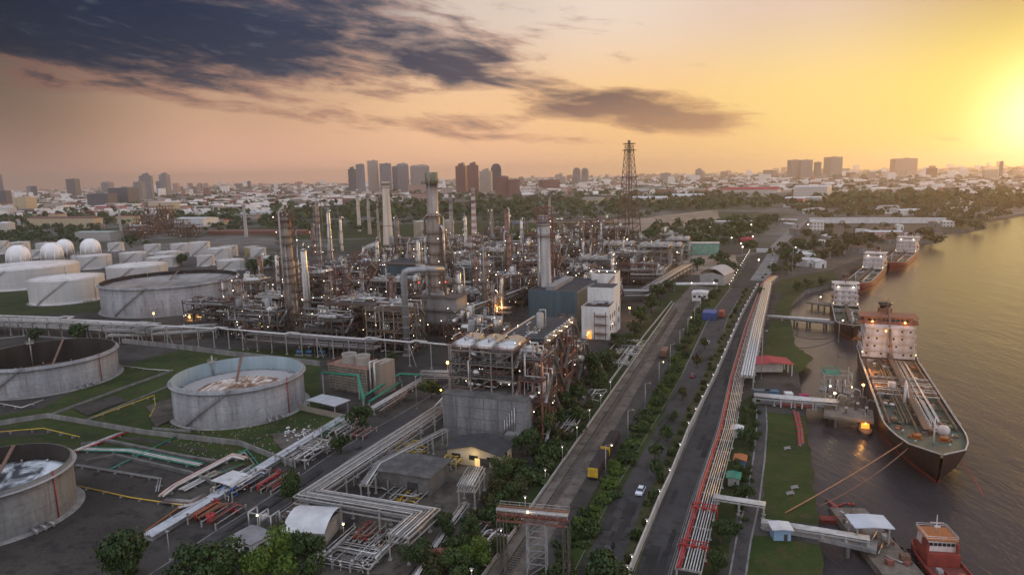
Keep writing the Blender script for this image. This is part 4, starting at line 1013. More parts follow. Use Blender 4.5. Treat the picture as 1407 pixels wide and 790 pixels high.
for x in (.02, .42): mb.beam((w*x, -d/2-3, 0), (w*x, -d/2-3, h-1), .35)
mb.build('balcony_frame', rust, o)
MB().box(-w*.22, -d/2-.05, 0, 2.2, .1, 3.6).build('lit_doorway', glow('door_orange', (1, .35, .06), 1.0), o)
lamp_part(o, (-w*.22, -d/2-1.3, 3.4), lampo, .45); lamp_part(o, (w/2+.6, -d*.3, 7), lampw, .3)
for k in range(6):
    rnd = random.Random(k); MB().drum((rnd.uniform(-w*.3, w*.3), rnd.uniform(-d*.4, -d*.05), h+1.4), (rnd.uniform(-w*.3, w*.3)+.5, rnd.uniform(-d*.4, -d*.05)+2, h+1.4), .6, 8).build('roof_duct', pipegrey, o)
mb = MB(); mb.rail([(-w/2+.3, -d/2+.3, h+1), (w/2-.3, -d/2+.3, h+1), (w/2-.3, 0, h+1)], 1.1, .12); mb.build('guard_rail', rust, o)
o, w, d, h = block(812, 846, 432, 378, 14, 'tall plain white block behind the boiler house with lamp lit top', cladwhite, 'boiler_annex', 'industrial building')
mb = MB(); mb.rail([(-w/2, -d/2, h+.9), (w/2, -d/2, h+.9), (w/2, d/2, h+.9)], 1.2, .14); mb.build('guard_rail', rust, o)
MB().beam((-w/2-1, -d/2-1.2, h*.2), (w/2, -d/2-1.2, h), 1.4, .4).build('stair', rust, o)
for k in range(4): lamp_part(o, (-w/2+w*k/3, -d/2-.4, h+2.2), lampy if k % 2 else lampw, .42)
o, w, d, h = block(522, 594, 405, 364, 26, 'long dark blue clad shed behind the arched silver duct', cladblue, 'process_hall', 'hall', 'the dark blue shed')
mb = MB()
for k in range(int(w/2)): mb.box(-w/2+1+k*2, -d/2-.06, .2, .15, .14, h-.4)
mb.build('cladding_rib', cladblue, o); MB().box(0, -d/2-.6, h+.2, w+1, 1.2, .7).build('gutter_pipe', rust, o)
o, w, d, h = block(640, 690, 372, 360, 12, 'low grey flat roofed shelter beneath the two white tanks', greyroof, 'shelter', 'shed')
# blue roofed shelter
p = G(715, 316); foot(p, 8); shed(p, 22, 14, 9, 'open shelter with bright blue roof near the reddish flues', 'shelter', roof=mat('blue_roof', (.03, .075, .28), (.02, .055, .20), .3, .5), openside=True, rz=.1, name='shelter', land='the blue roofed shelter')
p = G(690, 322); shed(p, 8, 6, 10, 'small blue clad box beside the blue roofed shelter', 'cabin', wall=MATS['blue_roof'], roof=MATS['blue_roof'], name='cabin', rz=.1)
# blowing steam
p = G(498, 372)
o = thing('steam_vent', 'short vent pipe blowing a white wisp of steam near the dark blue shed', 'vent pipe', p, 0); zt = HT(p, 347)
MB().tube([(0, 0, 0), (0, 0, zt)], .5, 8).build('pipe', galv, o)
sm_ = bpy.data.materials.new('steam'); sm_.use_nodes = True; sn, sl2 = sm_.node_tree.nodes, sm_.node_tree.links; sn.clear()
sv = sn.new('ShaderNodeVolumePrincipled'); sv.inputs['Color'].default_value = (.95, .95, .95, 1); sv.inputs['Density'].default_value = .35; so_ = sn.new('ShaderNodeOutputMaterial'); sl2.new(sv.outputs[0], so_.inputs['Volume'])
# (steam is its own soft cloud of vapour)
mb = MB(); rnd = random.Random(4)
mb.tube([(0, 0, zt+.2), (.8, 0, zt+1.6), (3, .6, zt+3.6), (6, 1, zt+5.4), (10, 1.4, zt+6.6), (15, 2, zt+7.6)], [.3, .7, 1.1, 1.5, 1.7, .5], 12)
st = mb.build('steam', sm_); st.location = p; st['kind'] = 'stuff'
# ------------------------------------------------------------------ refinery: filling process frames on its own street grid
def taken(p, r):
    return any((Vector((p[0], p[1]))-c).length < r+rr for c, rr in OCC)
rows = [(299, 24), (330, 22), (366, 24), (404, 24), (446, 26), (490, 26), (538, 30), (590, 32), (648, 34), (716, 36), (790, 36)]
cnt = 0; rnd = random.Random(12)
KINDS = [('dark process frame with silver drums', steel, None), ('red oxide process frame', redsteel, None), ('grey process frame with fan coolers', palesteel, 'fans'), ('rust brown process frame', rust, None), ('low process frame with white pipes', steel, None)]
for s, dd in rows:
    t = -330 if s < 420 else -350 if s < 600 else -330
    while t < -84:
        w = rnd.uniform(17, 27); tt = t+w/2; p = W(s+rnd.uniform(-3, 3), tt)
        u, v = pix(p.x, p.y, 0)
        t += w+rnd.uniform(2, 5)
        if s < 385 and tt < -292: continue
        if taken(p, max(w, dd)*.36) or u < 285: continue
        if s < 320 and tt > -128: continue
        if s > 700 and rnd.random() < .25: continue
        k = rnd.randrange(5); lab, fm, tk = KINDS[k]
        lv = 2 if k == 4 else rnd.choice((2, 3, 3, 4)) if s < 620 else rnd.choice((1, 2, 2, 3))
        near = s < 470
        process_unit(p, w, dd*rnd.uniform(.55, .8), lv, lab, cnt, fm, topkind=tk, npipe=36 if near else 18 if s < 620 else 10, nves=11 if near else 6, lamps=8 if near else 5 if s < 620 else 4)
        foot(p, 6); cnt += 1
# far refinery cluster beyond the tank farm and the units around the mast
for i, (u, v, w, lv) in enumerate(((205, 322, 40, 5), (225, 318, 40, 7), (243, 324, 40, 4), (190, 328, 30, 3), (262, 326, 30, 3), (775, 330, 40, 4), (798, 334, 36, 3), (820, 330, 36, 4), (842, 337, 30, 3), (765, 345, 30, 3), (790, 350, 26, 2))):
    process_unit(G(u, v), w, 20, lv, ('far rust coloured process frame', 'far grey process frame')[i % 2], 300+i, (rust, redsteel)[i % 2], npipe=10, nves=6, lamps=7, lh=6)
# the big front unit beside the railway: concrete block with a steel deck above
cA, cB = G(610, 600), G(714, 600)
f = Vector((sin(AZ), cos(AZ), 0)); side = Vector((cos(AZ), -sin(AZ), 0))
hC = HT(cA, 541)
wC = 27.5; dC = 20
c = cA+side*(wC/2)+f*(dC/2)
o = thing('concrete_block_house', 'bare grey concrete block building with stained panels under the steel process deck', 'building', Vector((c.x, c.y, 0)), RZ, None, False, 'the concrete block building')
MB().box(0, 0, 0, wC, dC, hC).build('wall', mat('block_concrete', (.23, .23, .235), (.13, .13, .132), .35, .85, streak=1, fine=(1.2, .45)), o)
mb = MB()
for k in range(1, 6): mb.box(-wC/2+wC*k/6, -dC/2-.03, .1, .12, .1, hC-.2)
for z in (3.5, 7, 10.5): mb.box(0, -dC/2-.035, z, wC-.2, .1, .12)
mb.build('panel_joint', darkconc, o)
MB().box(0, 0, hC+.003, wC+.5, dC+.5, .35).build('roof', darkconc, o)
MB().box(wC*.36, -dC/2-1.8, 0, 4, 3.4, 4.5).build('lean_to', concrete, o)
for k in range(5): MB().tube([(wC*.25+k*.8, -dC/2-.4, 0), (wC*.25+k*.8, -dC/2-.4, 8+k)], .16, 6).build('pipe', galv, o)
lamp_part(o, (-wC/2-.4, -dC/2, hC+1.2), lampo, .4)
foot(c, 18)
# deck over the block
process_unit(c+f*2-side*2.5, 21, 15, 3, 'grey steel frame with a red railed top floor standing on the concrete block building', 701, mat('weathered_steel', (.27, .24, .22), (.17, .14, .125), .7, .6, .1), auto=False, base=hC+.36, lh=4.2, npipe=44, nves=12, clear=True, lamps=8, land='the frame on the concrete block')
top = hC+12.6+.8
o = thing('air_cooler', 'row of three round backed silver coolers on the red railed top floor', 'cooler', c+f*2-side*2.5+Vector((0, 0, top)), RZ)
for k in range(3):
    mb = MB(); mb.lathe([], 3) if False else None
    x = -7.2+k*7.2; pts = []
    for j in range(9): a = pi*j/8; pts.append((x-3.3*cos(a), 1.9*sin(a)))
    vs = [(px_, y, .4+pz) for y in (-6, 6) for px_, pz in pts]; n9 = 9
    fs = [(i, i+1, n9+i+1, n9+i) for i in range(8)]+[tuple(range(9))[::-1], tuple(range(9, 18))]
    mb.add(vs, fs, True); mb.box(x, 0, 0, 6.4, 11.6, .45); mb.build('cooler_hood', alu, o)
for k in range(5): MB().tube([(-10+k*4, -5, 2.2), (-10+k*4, -5, 3.4), (-10+k*4, 0, 3.4), (-10+k*4, 3, 1.0)], .22, 6).build('pipe', galv, o)
mb = MB(); mb.rail([(-11.4, -7.4, 0), (11.4, -7.4, 0), (11.4, 7.4, 0), (-11.4, 7.4, 0), (-11.4, -7.4, 0)], 1.2, .14, 2.4); mb.build('guard_rail', redsteel, o)
# long unit running back along the railway
for i in range(4):
    q = W((194.5, 214, 235, 256)[i], (-64.8, -73, -73, -74)[i]); process_unit(q, (7, 14, 14, 14)[i], (14, 19, 20, 20)[i], (4, 4, 4, 2)[i], ('nearest', 'second', 'third', 'farthest')[i]+' bay of the red steel pipe structure along the railway embankment', 710+i, (redsteel, rust, redsteel, steel)[i], auto=False, npipe=30, nves=10, lamps=11, lh=6.2, group='red steel bays along the railway', land='the red steel bay' if i == 1 else None); foot(q, 12)
for i in range(1):
    q = W(222, -73.0, 25.6)
    o = thing('air_cooler', 'dark fin cooler bank with shining header boxes on the red steel bays', 'cooler', q, RZ)
    MB().box(0, 0, .6, 14, 34, 1.1).build('fin_bank', mat('fin_dark', (.10, .13, .16), (.06, .075, .09), .8, .35, .4), o)
    for s in (-1, 1):
        mb = MB(); mb.box(s*7.4, 0, .3, .9, 34, 1.8); mb.build('header_box', alu, o)
    for j in range(11): MB().box(0, -16.3+j*3.25, 1.72, 14, .35, .3).build('cross_beam', steel, o)
    for j in range(10): MB().ball(7.4, -16+j*3.5, 2.3, .5, 8, 5).build('header_nozzle', galv, o)
    mb = MB()
    for s in (-6.8, 6.8):
        for y in (-16, -8, 0, 8, 16): mb.box(s, y, -.8, .4, .4, 1.5)
    mb.build('support', redsteel, o)
    for j in range(5): lamp_part(o, (8.2, -15+j*7, 1.2), lampw, .3)
# unit in front of the furnace and the row of frames behind the long rack
for i, (u, v, w, lv, lab) in enumerate(((668, 505, 20, 3, 'low frame with white drums between the long rack and the concrete block'), (505, 470, 34, 4, 'tall dense pipe frame behind the cooling tower'), (455, 478, 26, 3, 'dense frame with bright drums left of the cooling tower frame'), (360, 464, 34, 3, 'dark frame behind the pale blue tank with blue vessels'), (545, 480, 22, 4, 'tan coloured pipe frame left of the tall silver duct'), (300, 452, 32, 3, 'dark frame between the wide grey tank and the long rack'), (650, 470, 24, 2, 'pipe filled frame lit orange inside, right of the grey furnace'))):
    q = G(u, v); process_unit(q, w, 15, lv, lab, 750+i, (steel, rust, steel, steel, mat('tan_steel', (.34, .27, .19), (.22, .17, .12), .6, .6), steel, redsteel)[i], auto=False, npipe=34, nves=12, lamps=12)
for k, (u, v, z) in enumerate(((690, 444, 9), (684, 440, 7), (865, 437, 6), (812, 462, 4), (721, 568, 5), (617, 548, 14), (213, 449, 8), (262, 452, 7), (380, 457, 7))):
    q = G(u, v); lt = bpy.data.lights.new('lamp_light', 'POINT'); lt.energy = 1800; lt.color = (1, .45, .12); lt.shadow_soft_size = .6; lo_ = bpy.data.objects.new('lamp_light', lt); C.objects.link(lo_); lo_.location = (q.x, q.y, z+1)
    lamp_post(q, z, ('orange flood lamp on a pole' if k != 2 else 'brightest orange flood lamp beside the railway'), lampo, auto=True, group='orange flood lamps', head=.5)

# slim scaffold towers that stand above the frames
for i in range(30):
    s = rnd.uniform(300, 600); t = rnd.uniform(-300, -120); p = W(s, t)
    if s < 345 and t > -132: continue
    if taken(p, 5): continue
    process_unit(p, 6.5, 6.5, rnd.choice((4, 5, 6, 7)), ('slim rusty scaffold tower', 'slim dark scaffold tower')[i % 2], 900+i, (rust, steel, redsteel)[i % 3], npipe=14, nves=4, lamps=5, lh=4.6, group='slim scaffold towers', name='scaffold_tower'); foot(p, 4)
# alleys between the rows: long double deck racks and rows of drums
for i, (s, t0, t1) in enumerate(((316, -290, -200), (347, -296, -235), (347, -210, -130), (385, -300, -170), (425, -320, -150), (468, -330, -120), (514, -340, -110), (564, -340, -110), (618, -330, -100), (682, -320, -120))):
    n_ = ('nearest', 'second', 'third', 'fourth', 'fifth', 'sixth', 'seventh', 'eighth', 'ninth', 'farthest')[i]
    pipe_rack([W(s, t0), W(s, t1)], 5.5, [4.8, 7.8], rack_pipes(rnd, 5.5, 6, 2, (galv, pipegrey, rust, pipewhite, pipedark), .3), n_+' crosswise pipe rack in the alleys between the process frames', 12, rust if i % 2 else steel, group='crosswise alley racks')
for i in range(120):
    s = rnd.uniform(292, 640); t = rnd.uniform(-290, -100); p = W(s, t)
    if s < 335 and t > -128: continue
    h = rnd.uniform(8, 26); r = rnd.uniform(.6, 1.5)
    column_tower(p, h, r, ('short silver vessel', 'short brown vessel', 'short grey vessel')[i % 3], auto=True, nplat=2+i % 3, m=(alu, stackm, pipegrey)[i % 3], seed=400+i, group='short upright vessels', wide=1.2, name='upright_vessel', lamps=2)
# ------------------------------------------------------------------ pipe racks, walls, foreground buildings
rnd = random.Random(31)
PM = (galv, pipewhite, pipewhite, alu, pipegrey)
def low_wall(px, h, label, m=concrete, t=.35, cat='wall', name='bund_wall', group='low concrete bund walls', auto=False, zoff=0.0, land=None):
    P = [G(u, v) for u, v in px] if not isinstance(px[0], Vector) else px; o0 = Vector((P[0].x, P[0].y, 0)); mb = MB(); L_ = [p-o0 for p in P]
    a, b = offset_path(L_, -t/2), offset_path(L_, t/2)
    for i in range(len(L_)-1):
        mb.add([(a[i].x, a[i].y, 0), (b[i].x, b[i].y, 0), (b[i+1].x, b[i+1].y, 0), (a[i+1].x, a[i+1].y, 0), (a[i].x, a[i].y, h), (b[i].x, b[i].y, h), (b[i+1].x, b[i+1].y, h), (a[i+1].x, a[i+1].y, h)], [(4, 7, 6, 5), (0, 4, 5, 1), (1, 5, 6, 2), (2, 6, 7, 3), (3, 7, 4, 0)])
    o = mb.build(name, m); o.location = o0; tag(o, label, cat, group, auto, land); return o
# long elevated pipe line with expansion loops in front of the refinery
def loop_line(px, vtop, label):
    P = [G(u, v) for u, v in px]; z = [HT(p, v) for p, v in zip(P, vtop)]; o0 = Vector((P[0].x, P[0].y, 0))
    o = thing('pipe_line', label, 'pipe line', o0, 0, None, False, 'the looped pipe line'); pts = []
    for i in range(len(P)-1):
        a, b = P[i]-o0, P[i+1]-o0; d = (b-a).normalized(); n = Vector((-d.y, d.x, 0)); ln = (b-a).length; zz_ = (z[i]+z[i+1])/2
        k = max(2, int(ln/8.5))
        for j in range(k):
            q = a+(b-a)*((j+.5)/k); mb = MB(); mb.beam((q.x, q.y, 0), (q.x, q.y, zz_-.3), .4); w = n*1.3; mb.beam((q.x-w.x, q.y-w.y, zz_-.25), (q.x+w.x, q.y+w.y, zz_-.25), .25); mb.box(q.x, q.y, 0, 1, 1, .4)
            if j % 4 == 1: mb.beam((q.x+d.x*3.2, q.y+d.y*3.2, 0), (q.x, q.y, zz_-1), .25)
            mb.build('post', palesteel, o)
        pts += [a+Vector((0, 0, zz_))+d*.01, b+Vector((0, 0, zz_))-d*5, b+Vector((0, 0, zz_))-d*5+n*3.2, b+Vector((0, 0, zz_))+n*3.2]
    for off, r in ((0, .24), (-.75, .15), (.6, .12)):
        q = offset_path(pts, off)
        MB().tube([(a.x, a.y, pts[i].z) for i, a in enumerate(q)], r, 7).build('pipe', pipewhite, o)
loop_line([(-60, 457), (95, 464), (200, 471), (306, 478), (405, 488), (515, 498), (580, 505), (662, 514)], [430, 438, 446, 452, 459, 466, 471, 477], 'long white pipe line on single posts with zigzag loops, crossing in front of the refinery')
pipe_rack([G(-70, 455), G(80, 460), G(215, 467)], 13, [4.5, 7.5], rack_pipes(rnd, 13, 10, 2, (galv, pipewhite, pipegrey, pipegrey), .35), 'wide pipe rack full of grey pipes between the white tanks and the open dark tank', 9, steel, land='the wide tank farm rack')
pipe_rack([G(150, 470), G(205, 468), G(300, 462)], 6, [3.5, 6], rack_pipes(rnd, 6, 6, 2, PM), 'short double deck pipe rack bending behind the looped pipe line', 8, palesteel)
pipe_rack([G(345, 480), G(520, 494)], 7, [5, 8], rack_pipes(rnd, 7, 7, 2, (pipegrey, galv, rust)), 'dark pipe rack with blue vessels behind the pale blue tank', 8, steel)
for u in (412, 425, 443): 
    q = G(u, 488); o = thing('pump_skid', 'blue pump housing', 'pump', q, RZ, 'blue pumps', True); MB().box(0, 0, 0, 4, 2.4, .4).build('base_slab', concrete, o); MB().drum((-1.2, 0, 1.6), (1.2, 0, 1.6), 1.0, 12).build('housing', mat('pump_blue', (.03, .13, .22), (.02, .09, .15), .5, .5), o); MB().tube([(0, 0, 2.4), (0, 0, 4), (1.5, 1.5, 4)], .25, 6).build('pipe', galv, o)
low_wall([(168, 471), (240, 479), (318, 489), (440, 503)], 2.4, 'grey concrete wall below the looped pipe line', group=None)
low_wall([(-40, 592), (20, 581), (66, 574), (84, 577), (200, 597), (330, 612), (402, 641), (430, 622)], 1.7, 'stepped grey bund wall between the pale blue tank and the nearest open tank', land='the stepped bund wall')
low_wall([(60, 575), (165, 536), (238, 510)], .9, 'low pale kerb wall running from the dark open tank towards the pale blue tank')
low_wall([(110, 582), (200, 545), (240, 528)], .7, 'thin grey walkway kerb beside the pale blue tank')
low_wall([(210, 590), (262, 594)], .8, 'short pale kerb at the foot of the pale blue tank')
low_wall([(-40, 470), (40, 462), (150, 470)], .9, 'pale kerb behind the dark open tank')
# ground pipes of the bunds
def ground_line(px, r, m, label, z=.6, n=1, gap=.6, auto=False, group='ground level pipe runs'):
    P = [G(u, v) for u, v in px]; o0 = Vector((P[0].x, P[0].y, 0)); o = thing('ground_pipe_run', label, 'pipe run', o0, 0, group, auto); L_ = [p-o0 for p in P]
    for k in range(n):
        q = offset_path(L_, (k-(n-1)/2)*gap); mm = m[k % len(m)] if isinstance(m, (list, tuple)) else m
        MB().tube([(a.x, a.y, z) for a in q], r, 7).build('pipe', mm, o)
    for a, b in zip(L_[:-1], L_[1:]):
        k = max(1, int((b-a).length/6)); 
        for j in range(k):
            q = a.lerp(b, (j+.5)/k); MB().box(q.x, q.y, 0, n*gap+.6, .35, z-r+.02, math.atan2((b-a).y, (b-a).x)+pi/2).build('sleeper', concrete, o)
    return o
ground_line([(108, 619), (178, 621), (276, 641)], .2, (pipegreen, pipewhite, pipewhite, pipegreen), 'green and white pipes lying across the bund floor right of the nearest tank', n=4, gap=.8)
ground_line([(150, 648), (242, 602)], .22, (pipegreen, pipewhite), 'green pipe with white patch climbing towards the stepped bund wall', n=1)
ground_line([(105, 622), (150, 604), (172, 596)], .25, (pipewhite, galv, pipered), 'bundle of pale pipes at the shoulder of the nearest tank', n=3, gap=.9)
ground_line([(105, 641), (195, 656), (220, 660), (216, 678)], .16, pipegrey, 'thin grey elbowed pipe across the oily bund floor', n=2)
ground_line([(108, 670), (180, 686), (260, 698)], .16, pipeyellow, 'long thin yellow pipe along the oily bund floor')
ground_line([(222, 686), (240, 672), (320, 630), (338, 634)], .34, (mat('pink_pipe', (.62, .42, .36), (.45, .30, .26), .5, .5), pipewhite), 'pair of fat pinkish pipes ending in a bend beside the pale channel', n=2, gap=1.1, z=1.0)
ground_line([(225, 690), (262, 694), (285, 682)], .2, (galv, pipegrey, rust), 'knot of short pipes at the foot of the fat pinkish pipes', n=4, gap=.7)
ground_line([(300, 640), (338, 622), (352, 640), (330, 652)], .2, (pipegreen, galv, pipegreen), 'square loop of green pipes by the bund corner', n=2, gap=1.0)
ground_line([(0, 597), (60, 592), (110, 604)], .14, pipeyellow, 'thin yellow handrail pipe behind the nearest open tank', z=1.0)
ground_line([(0, 556), (30, 562), (60, 551)], .14, pipewhite, 'thin white pipe at the foot of the dark open tank')
ground_line([(130, 575), (212, 545), (214, 560), (206, 575)], .13, pipeyellow, 'thin pale yellow pipe on the lawn beside the pale blue tank')
ground_line([(160, 503), (205, 509), (236, 511)], .18, pipewhite, 'thin white pipe on the lawn between the two open tanks')
# pale raised channel and everything along it
chp = [G(203, 742), G(306, 680), G(360, 646), G(470, 578)]
o0 = chp[0].copy(); o = thing('pipe_channel', 'long pale grey covered pipe channel running diagonally beside the road', 'channel', o0, 0, None, False, 'the pale channel')
mb = MB(); L_ = [p-o0 for p in chp]; a, b = offset_path(L_, -1.5), offset_path(L_, 1.5)
for i in range(len(L_)-1):
    mb.add([(a[i].x, a[i].y, 0), (b[i].x, b[i].y, 0), (b[i+1].x, b[i+1].y, 0), (a[i+1].x, a[i+1].y, 0), (a[i].x, a[i].y, 1.1), (b[i].x, b[i].y, 1.1), (b[i+1].x, b[i+1].y, 1.1), (a[i+1].x, a[i+1].y, 1.1)], [(4, 7, 6, 5), (0, 4, 5, 1), (1, 5, 6, 2), (2, 6, 7, 3), (3, 7, 4, 0)])
mb.build('trough', concrete, o)
mb = MB(); 
for i in range(len(L_)-1):
    d = (L_[i+1]-L_[i]); k = int(d.length/2.0)
    for j in range(k):
        q = L_[i]+d*((j+.5)/k); mb.box(q.x, q.y, 1.103, 3.3, d.length/k-.06, .12, math.atan2(d.y, d.x)-pi/2)
mb.build('cover_slab', mat('pale_cover', (.50, .52, .55), (.36, .37, .39), .3, .6, fine=(1.5, .3)), o)
def clutter(u0, u1, v0, v1, n, label, cols, auto=False, seed=0, z=1.6, name='pipe_manifold', group='pipe manifolds at ground level', ang=RZ, land=None, lamp=False):
    """a manifold: parallel and crossing pipes on stub posts with valves"""
    r_ = random.Random(seed); a, b, c_, d = G(u0, v1), G(u1, v1), G(u0, v0), G(u1, v0); ctr = (a+b+c_+d)/4
    w = max(2.5, (b-a).length*.9); dd = max(3, abs(c_.y-a.y)*.8)
    o = thing(name, label, 'pipe manifold', Vector((ctr.x, ctr.y, 0)), ang, group, auto, land)
    for k in range(n):
        zz_ = r_.choice((.5, z*.6, z)); x = r_.uniform(-w/2, w/2); y = r_.uniform(-dd/2, dd/2); mm = r_.choice(cols); rr = r_.choice((.1, .14, .18, .24))
        if r_.random() < .5: pts = [(-w/2+r_.uniform(0, w*.4), y, .2), (-w/2+r_.uniform(0, w*.4), y, zz_), (w/2-r_.uniform(0, w*.4), y, zz_), (w/2-r_.uniform(0, w*.1), y+r_.uniform(-2, 2), zz_)]
        else: pts = [(x, -dd/2+r_.uniform(0, dd*.4), .2), (x, -dd/2+r_.uniform(0, dd*.3), zz_), (x, dd/2-r_.uniform(0, dd*.4), zz_), (x+r_.uniform(-2, 2), dd/2-r_.uniform(0, dd*.2), zz_)]
        MB().tube(pts, rr, 6).build('pipe', mm, o)
    for k in range(max(2, n//3)):
        x, y = r_.uniform(-w/2, w/2), r_.uniform(-dd/2, dd/2); mb = MB(); mb.lathe([(.12, 0), (.12, z*.6), (.3, z*.6+.05), (.3, z*.6+.35), (.12, z*.6+.4), (.1, z+.3), (.4, z+.32), (.4, z+.4), (.02, z+.42)], 9, x, y, 0); mb.build('valve', r_.choice(cols), o)
    mb = MB()
    for k in range(4): 
        for j in range(2): mb.box(-w/2+w*k/3, -dd/2+dd*j, 0, .3, .3, z)
        mb.beam((-w/2+w*k/3, -dd/2, z*.8), (-w/2+w*k/3, dd/2, z*.8), .2)
    mb.build('support_frame', palesteel, o)
    return o
redm = (pipered, rust, redsteel, orange); whm = (pipewhite, galv, alu, palesteel)
clutter(250, 330, 692, 726, 12, 'orange red pipework beside the pale channel near the road', redm, seed=1)
clutter(312, 352, 650, 690, 16, 'jumble of white and blue pipes on the pale channel', (pipewhite, galv, mat('blue_pipe', (.05, .16, .40), (.03, .10, .28), .5, .5)), seed=2, z=2.4)
clutter(345, 400, 648, 680, 9, 'bright red pipes between the pale channel and the road', (pipered, pipered, rust), seed=3, z=1.2)
clutter(398, 452, 606, 646, 22, 'dense silver pump pipework along the pale channel', whm, seed=4, z=2.6)
clutter(446, 486, 578, 606, 14, 'silver and green pipework at the far end of the pale channel', whm+(pipegreen,), seed=5, z=2.4)
clutter(480, 512, 590, 606, 5, 'red hose reels at the roadside behind the main pipe rack', (pipered, redsteel), seed=6, z=1.8)
clutter(448, 545, 728, 792, 44, 'maze of white ground pipes in the yard near the bottom edge', whm, seed=7, z=1.8, land='the maze of white pipes')
clutter(490, 520, 725, 760, 12, 'rusty red pipe block in the middle of the white pipe maze', (rust, redsteel, pipered), seed=8, z=2.2)
clutter(500, 560, 636, 676, 18, 'silver pipework under the main pipe rack beside the slab roofed shed', whm, seed=9, z=3)
clutter(540, 590, 612, 632, 10, 'yellow pump pipework behind the slab roofed shed', (pipeyellow, pipeyellow, pipewhite), seed=10, z=2.6)
clutter(612, 636, 630, 648, 8, 'yellow valve set at the corner of the slab roofed shed', (pipeyellow, pipeyellow, galv), seed=11, z=3.0)
clutter(530, 590, 668, 700, 14, 'dark pumps and pipes in the yard behind the main pipe rack bend', (pipegrey, pipedark, galv, pipeyellow), seed=12, z=1.8)
clutter(395, 420, 690, 722, 8, 'red and white bent pipes left of the curved white shed', (pipered, pipewhite, rust), seed=13, z=2)
clutter(832, 882, 466, 512, 34, 'field of silver pipes and valves beside the railway embankment', whm+(pipegrey,), seed=14, z=1.8, land='the field of silver pipes')
clutter(628, 700, 720, 780, 14, 'pale pipes half hidden in bushes beside the railway', (pipewhite, palesteel, rust), seed=15, z=1.4)
clutter(770, 800, 560, 600, 8, 'stack of pale pipes lying on the bare ground by the embankment bushes', (pipewhite, galv), seed=16, z=1)
clutter(795, 832, 536, 552, 6, 'white pipes behind the embankment bushes', (pipewhite, galv), seed=17, z=1.2)
# main pipe rack with its two bends
mp_ = [G(606, 560, 6), G(500, 629, 6), G(425, 678, 6), G(583, 704, 6), G(546, 737, 6)]
pipe_rack(mp_, 5.2, [4.4, 6], rack_pipes(rnd, 5.2, 4, 1, (pipewhite, galv, pipewhite, pipegrey), .2)+[(x, r_, 1, m_) for x, r_, _, m_ in rack_pipes(rnd, 5.2, 6, 1, (pipewhite, pipewhite, galv, palesteel, pipegrey), .2)], 'main pipe rack carrying a band of pale pipes, bending twice in the foreground yard', 9, palesteel, land='the main pipe rack')
pipe_rack([G(640, 523, 5), G(606, 560, 5)], 5.5, [5], rack_pipes(rnd, 5.5, 6, 1, PM), 'end of the main pipe rack by the concrete block building', 8, palesteel)
pipe_rack([G(612, 590, 5), G(520, 638, 5), G(500, 668, 5)], 2.4, [5], rack_pipes(rnd, 2.4, 3, 1, PM, .2), 'narrow pipe rack parallel to the main pipe rack, beside the slab roofed shed', 8, palesteel)
pipe_rack([G(640, 668, 6), G(655, 642, 6)], 4.5, [4.5, 6], rack_pipes(rnd, 4.5, 6, 2, (pipewhite, galv, palesteel), .2), 'short white pipe frame right of the slab roofed shed', 6, palesteel)
pipe_rack([G(566, 800, 1), G(618, 720, 1), G(640, 690, 1)], 2, [.8], rack_pipes(rnd, 2, 3, 1, PM, .2), 'low pale pipe run disappearing in bushes near the bottom edge', 7, palesteel)
# buildings of the yard
shed(G(566, 664), 16.5, 11, 5.2, 'low flat building with dark stained slab roof inside the bend of the main pipe rack', 'building', wall=darkconc, roof=mat('slab_roof', (.115, .112, .11), (.06, .058, .056), .25, .9, fine=(1.2, .5)), pitch=.02, wins=0, name='slab_roof_shed', land='the slab roofed shed', eave=.8)
a, b = G(612, 640), G(690, 640); q = (a+b)/2+Vector((sin(AZ), cos(AZ), 0))*4.5
o = shed(q, 16, 9, 4.2, 'small house with dark hipped roof and warm lit porch below the concrete block', 'house', wall=mat('cream_wall', (.60, .52, .38), (.48, .40, .28), .4, .8), roof=darkroof, pitch=.22, name='gate_house', land='the lit gate house', wins=3, eave=.9)
MB().box(1.2, -4.62, 0, 1.5, .1, 2.4).build('lit_doorway', winlit, o)
lt = bpy.data.lights.new('porch_light', 'POINT'); lt.energy = 150; lt.color = (1, .72, .3); lt.shadow_soft_size = .3; lo_ = bpy.data.objects.new('porch_light', lt); C.objects.link(lo_); lo_.location = (q.x-2, q.y-6.5, 3.6)
o = shed(G(433, 734), 11, 9, 3.6, 'shed with pale curved barrel roof below the main pipe rack', 'shed', wall=palesteel, roof=whiteroof, curved=True, pitch=.16, rz=RZ-1.35, name='barrel_roof_shed', land='the curved white shed')
o = shed(G(347, 756), 6.5, 5, 3.6, 'little white cabin with grey roof beside the foreground trees', 'cabin', wall=cladwhite, roof=greyroof, pitch=.06, wins=2, name='cabin', land='the white cabin', rz=RZ-.2)
q = G(364, 722); o = thing('drum_stand', 'white square pipe frames holding a small drum above the white cabin', 'pipe frame', q, RZ)
for x in (-3.2, 0, 3.2):
    mb = MB()
    for y in (-1.5, 1.5): mb.tube([(x, y, 0), (x, y, 3.6)], .18, 6)
    mb.tube([(x, -1.5, 3.6), (x, 1.5, 3.6)], .18, 6); mb.build('hoop', pipewhite, o)
MB().drum((0, -.8, 2.2), (0, .8, 2.2), .8, 12).build('drum', pipewhite, o); MB().tube([(-3.2, -1.5, 3.6), (3.2, -1.5, 3.6)], .16, 6).build('rail_pipe', pipewhite, o)
q = G(602, 768); o = thing('red_drum', 'red horizontal drum lying on saddles among bushes near the bottom edge', 'tank', q, RZ-1.2); MB().drum((-0, -3.0, 1.5), (0, 3.0, 1.5), 1.0, 16).build('vessel', mat('drum_red', (.34, .08, .06), (.24, .06, .05), .5, .6), o)
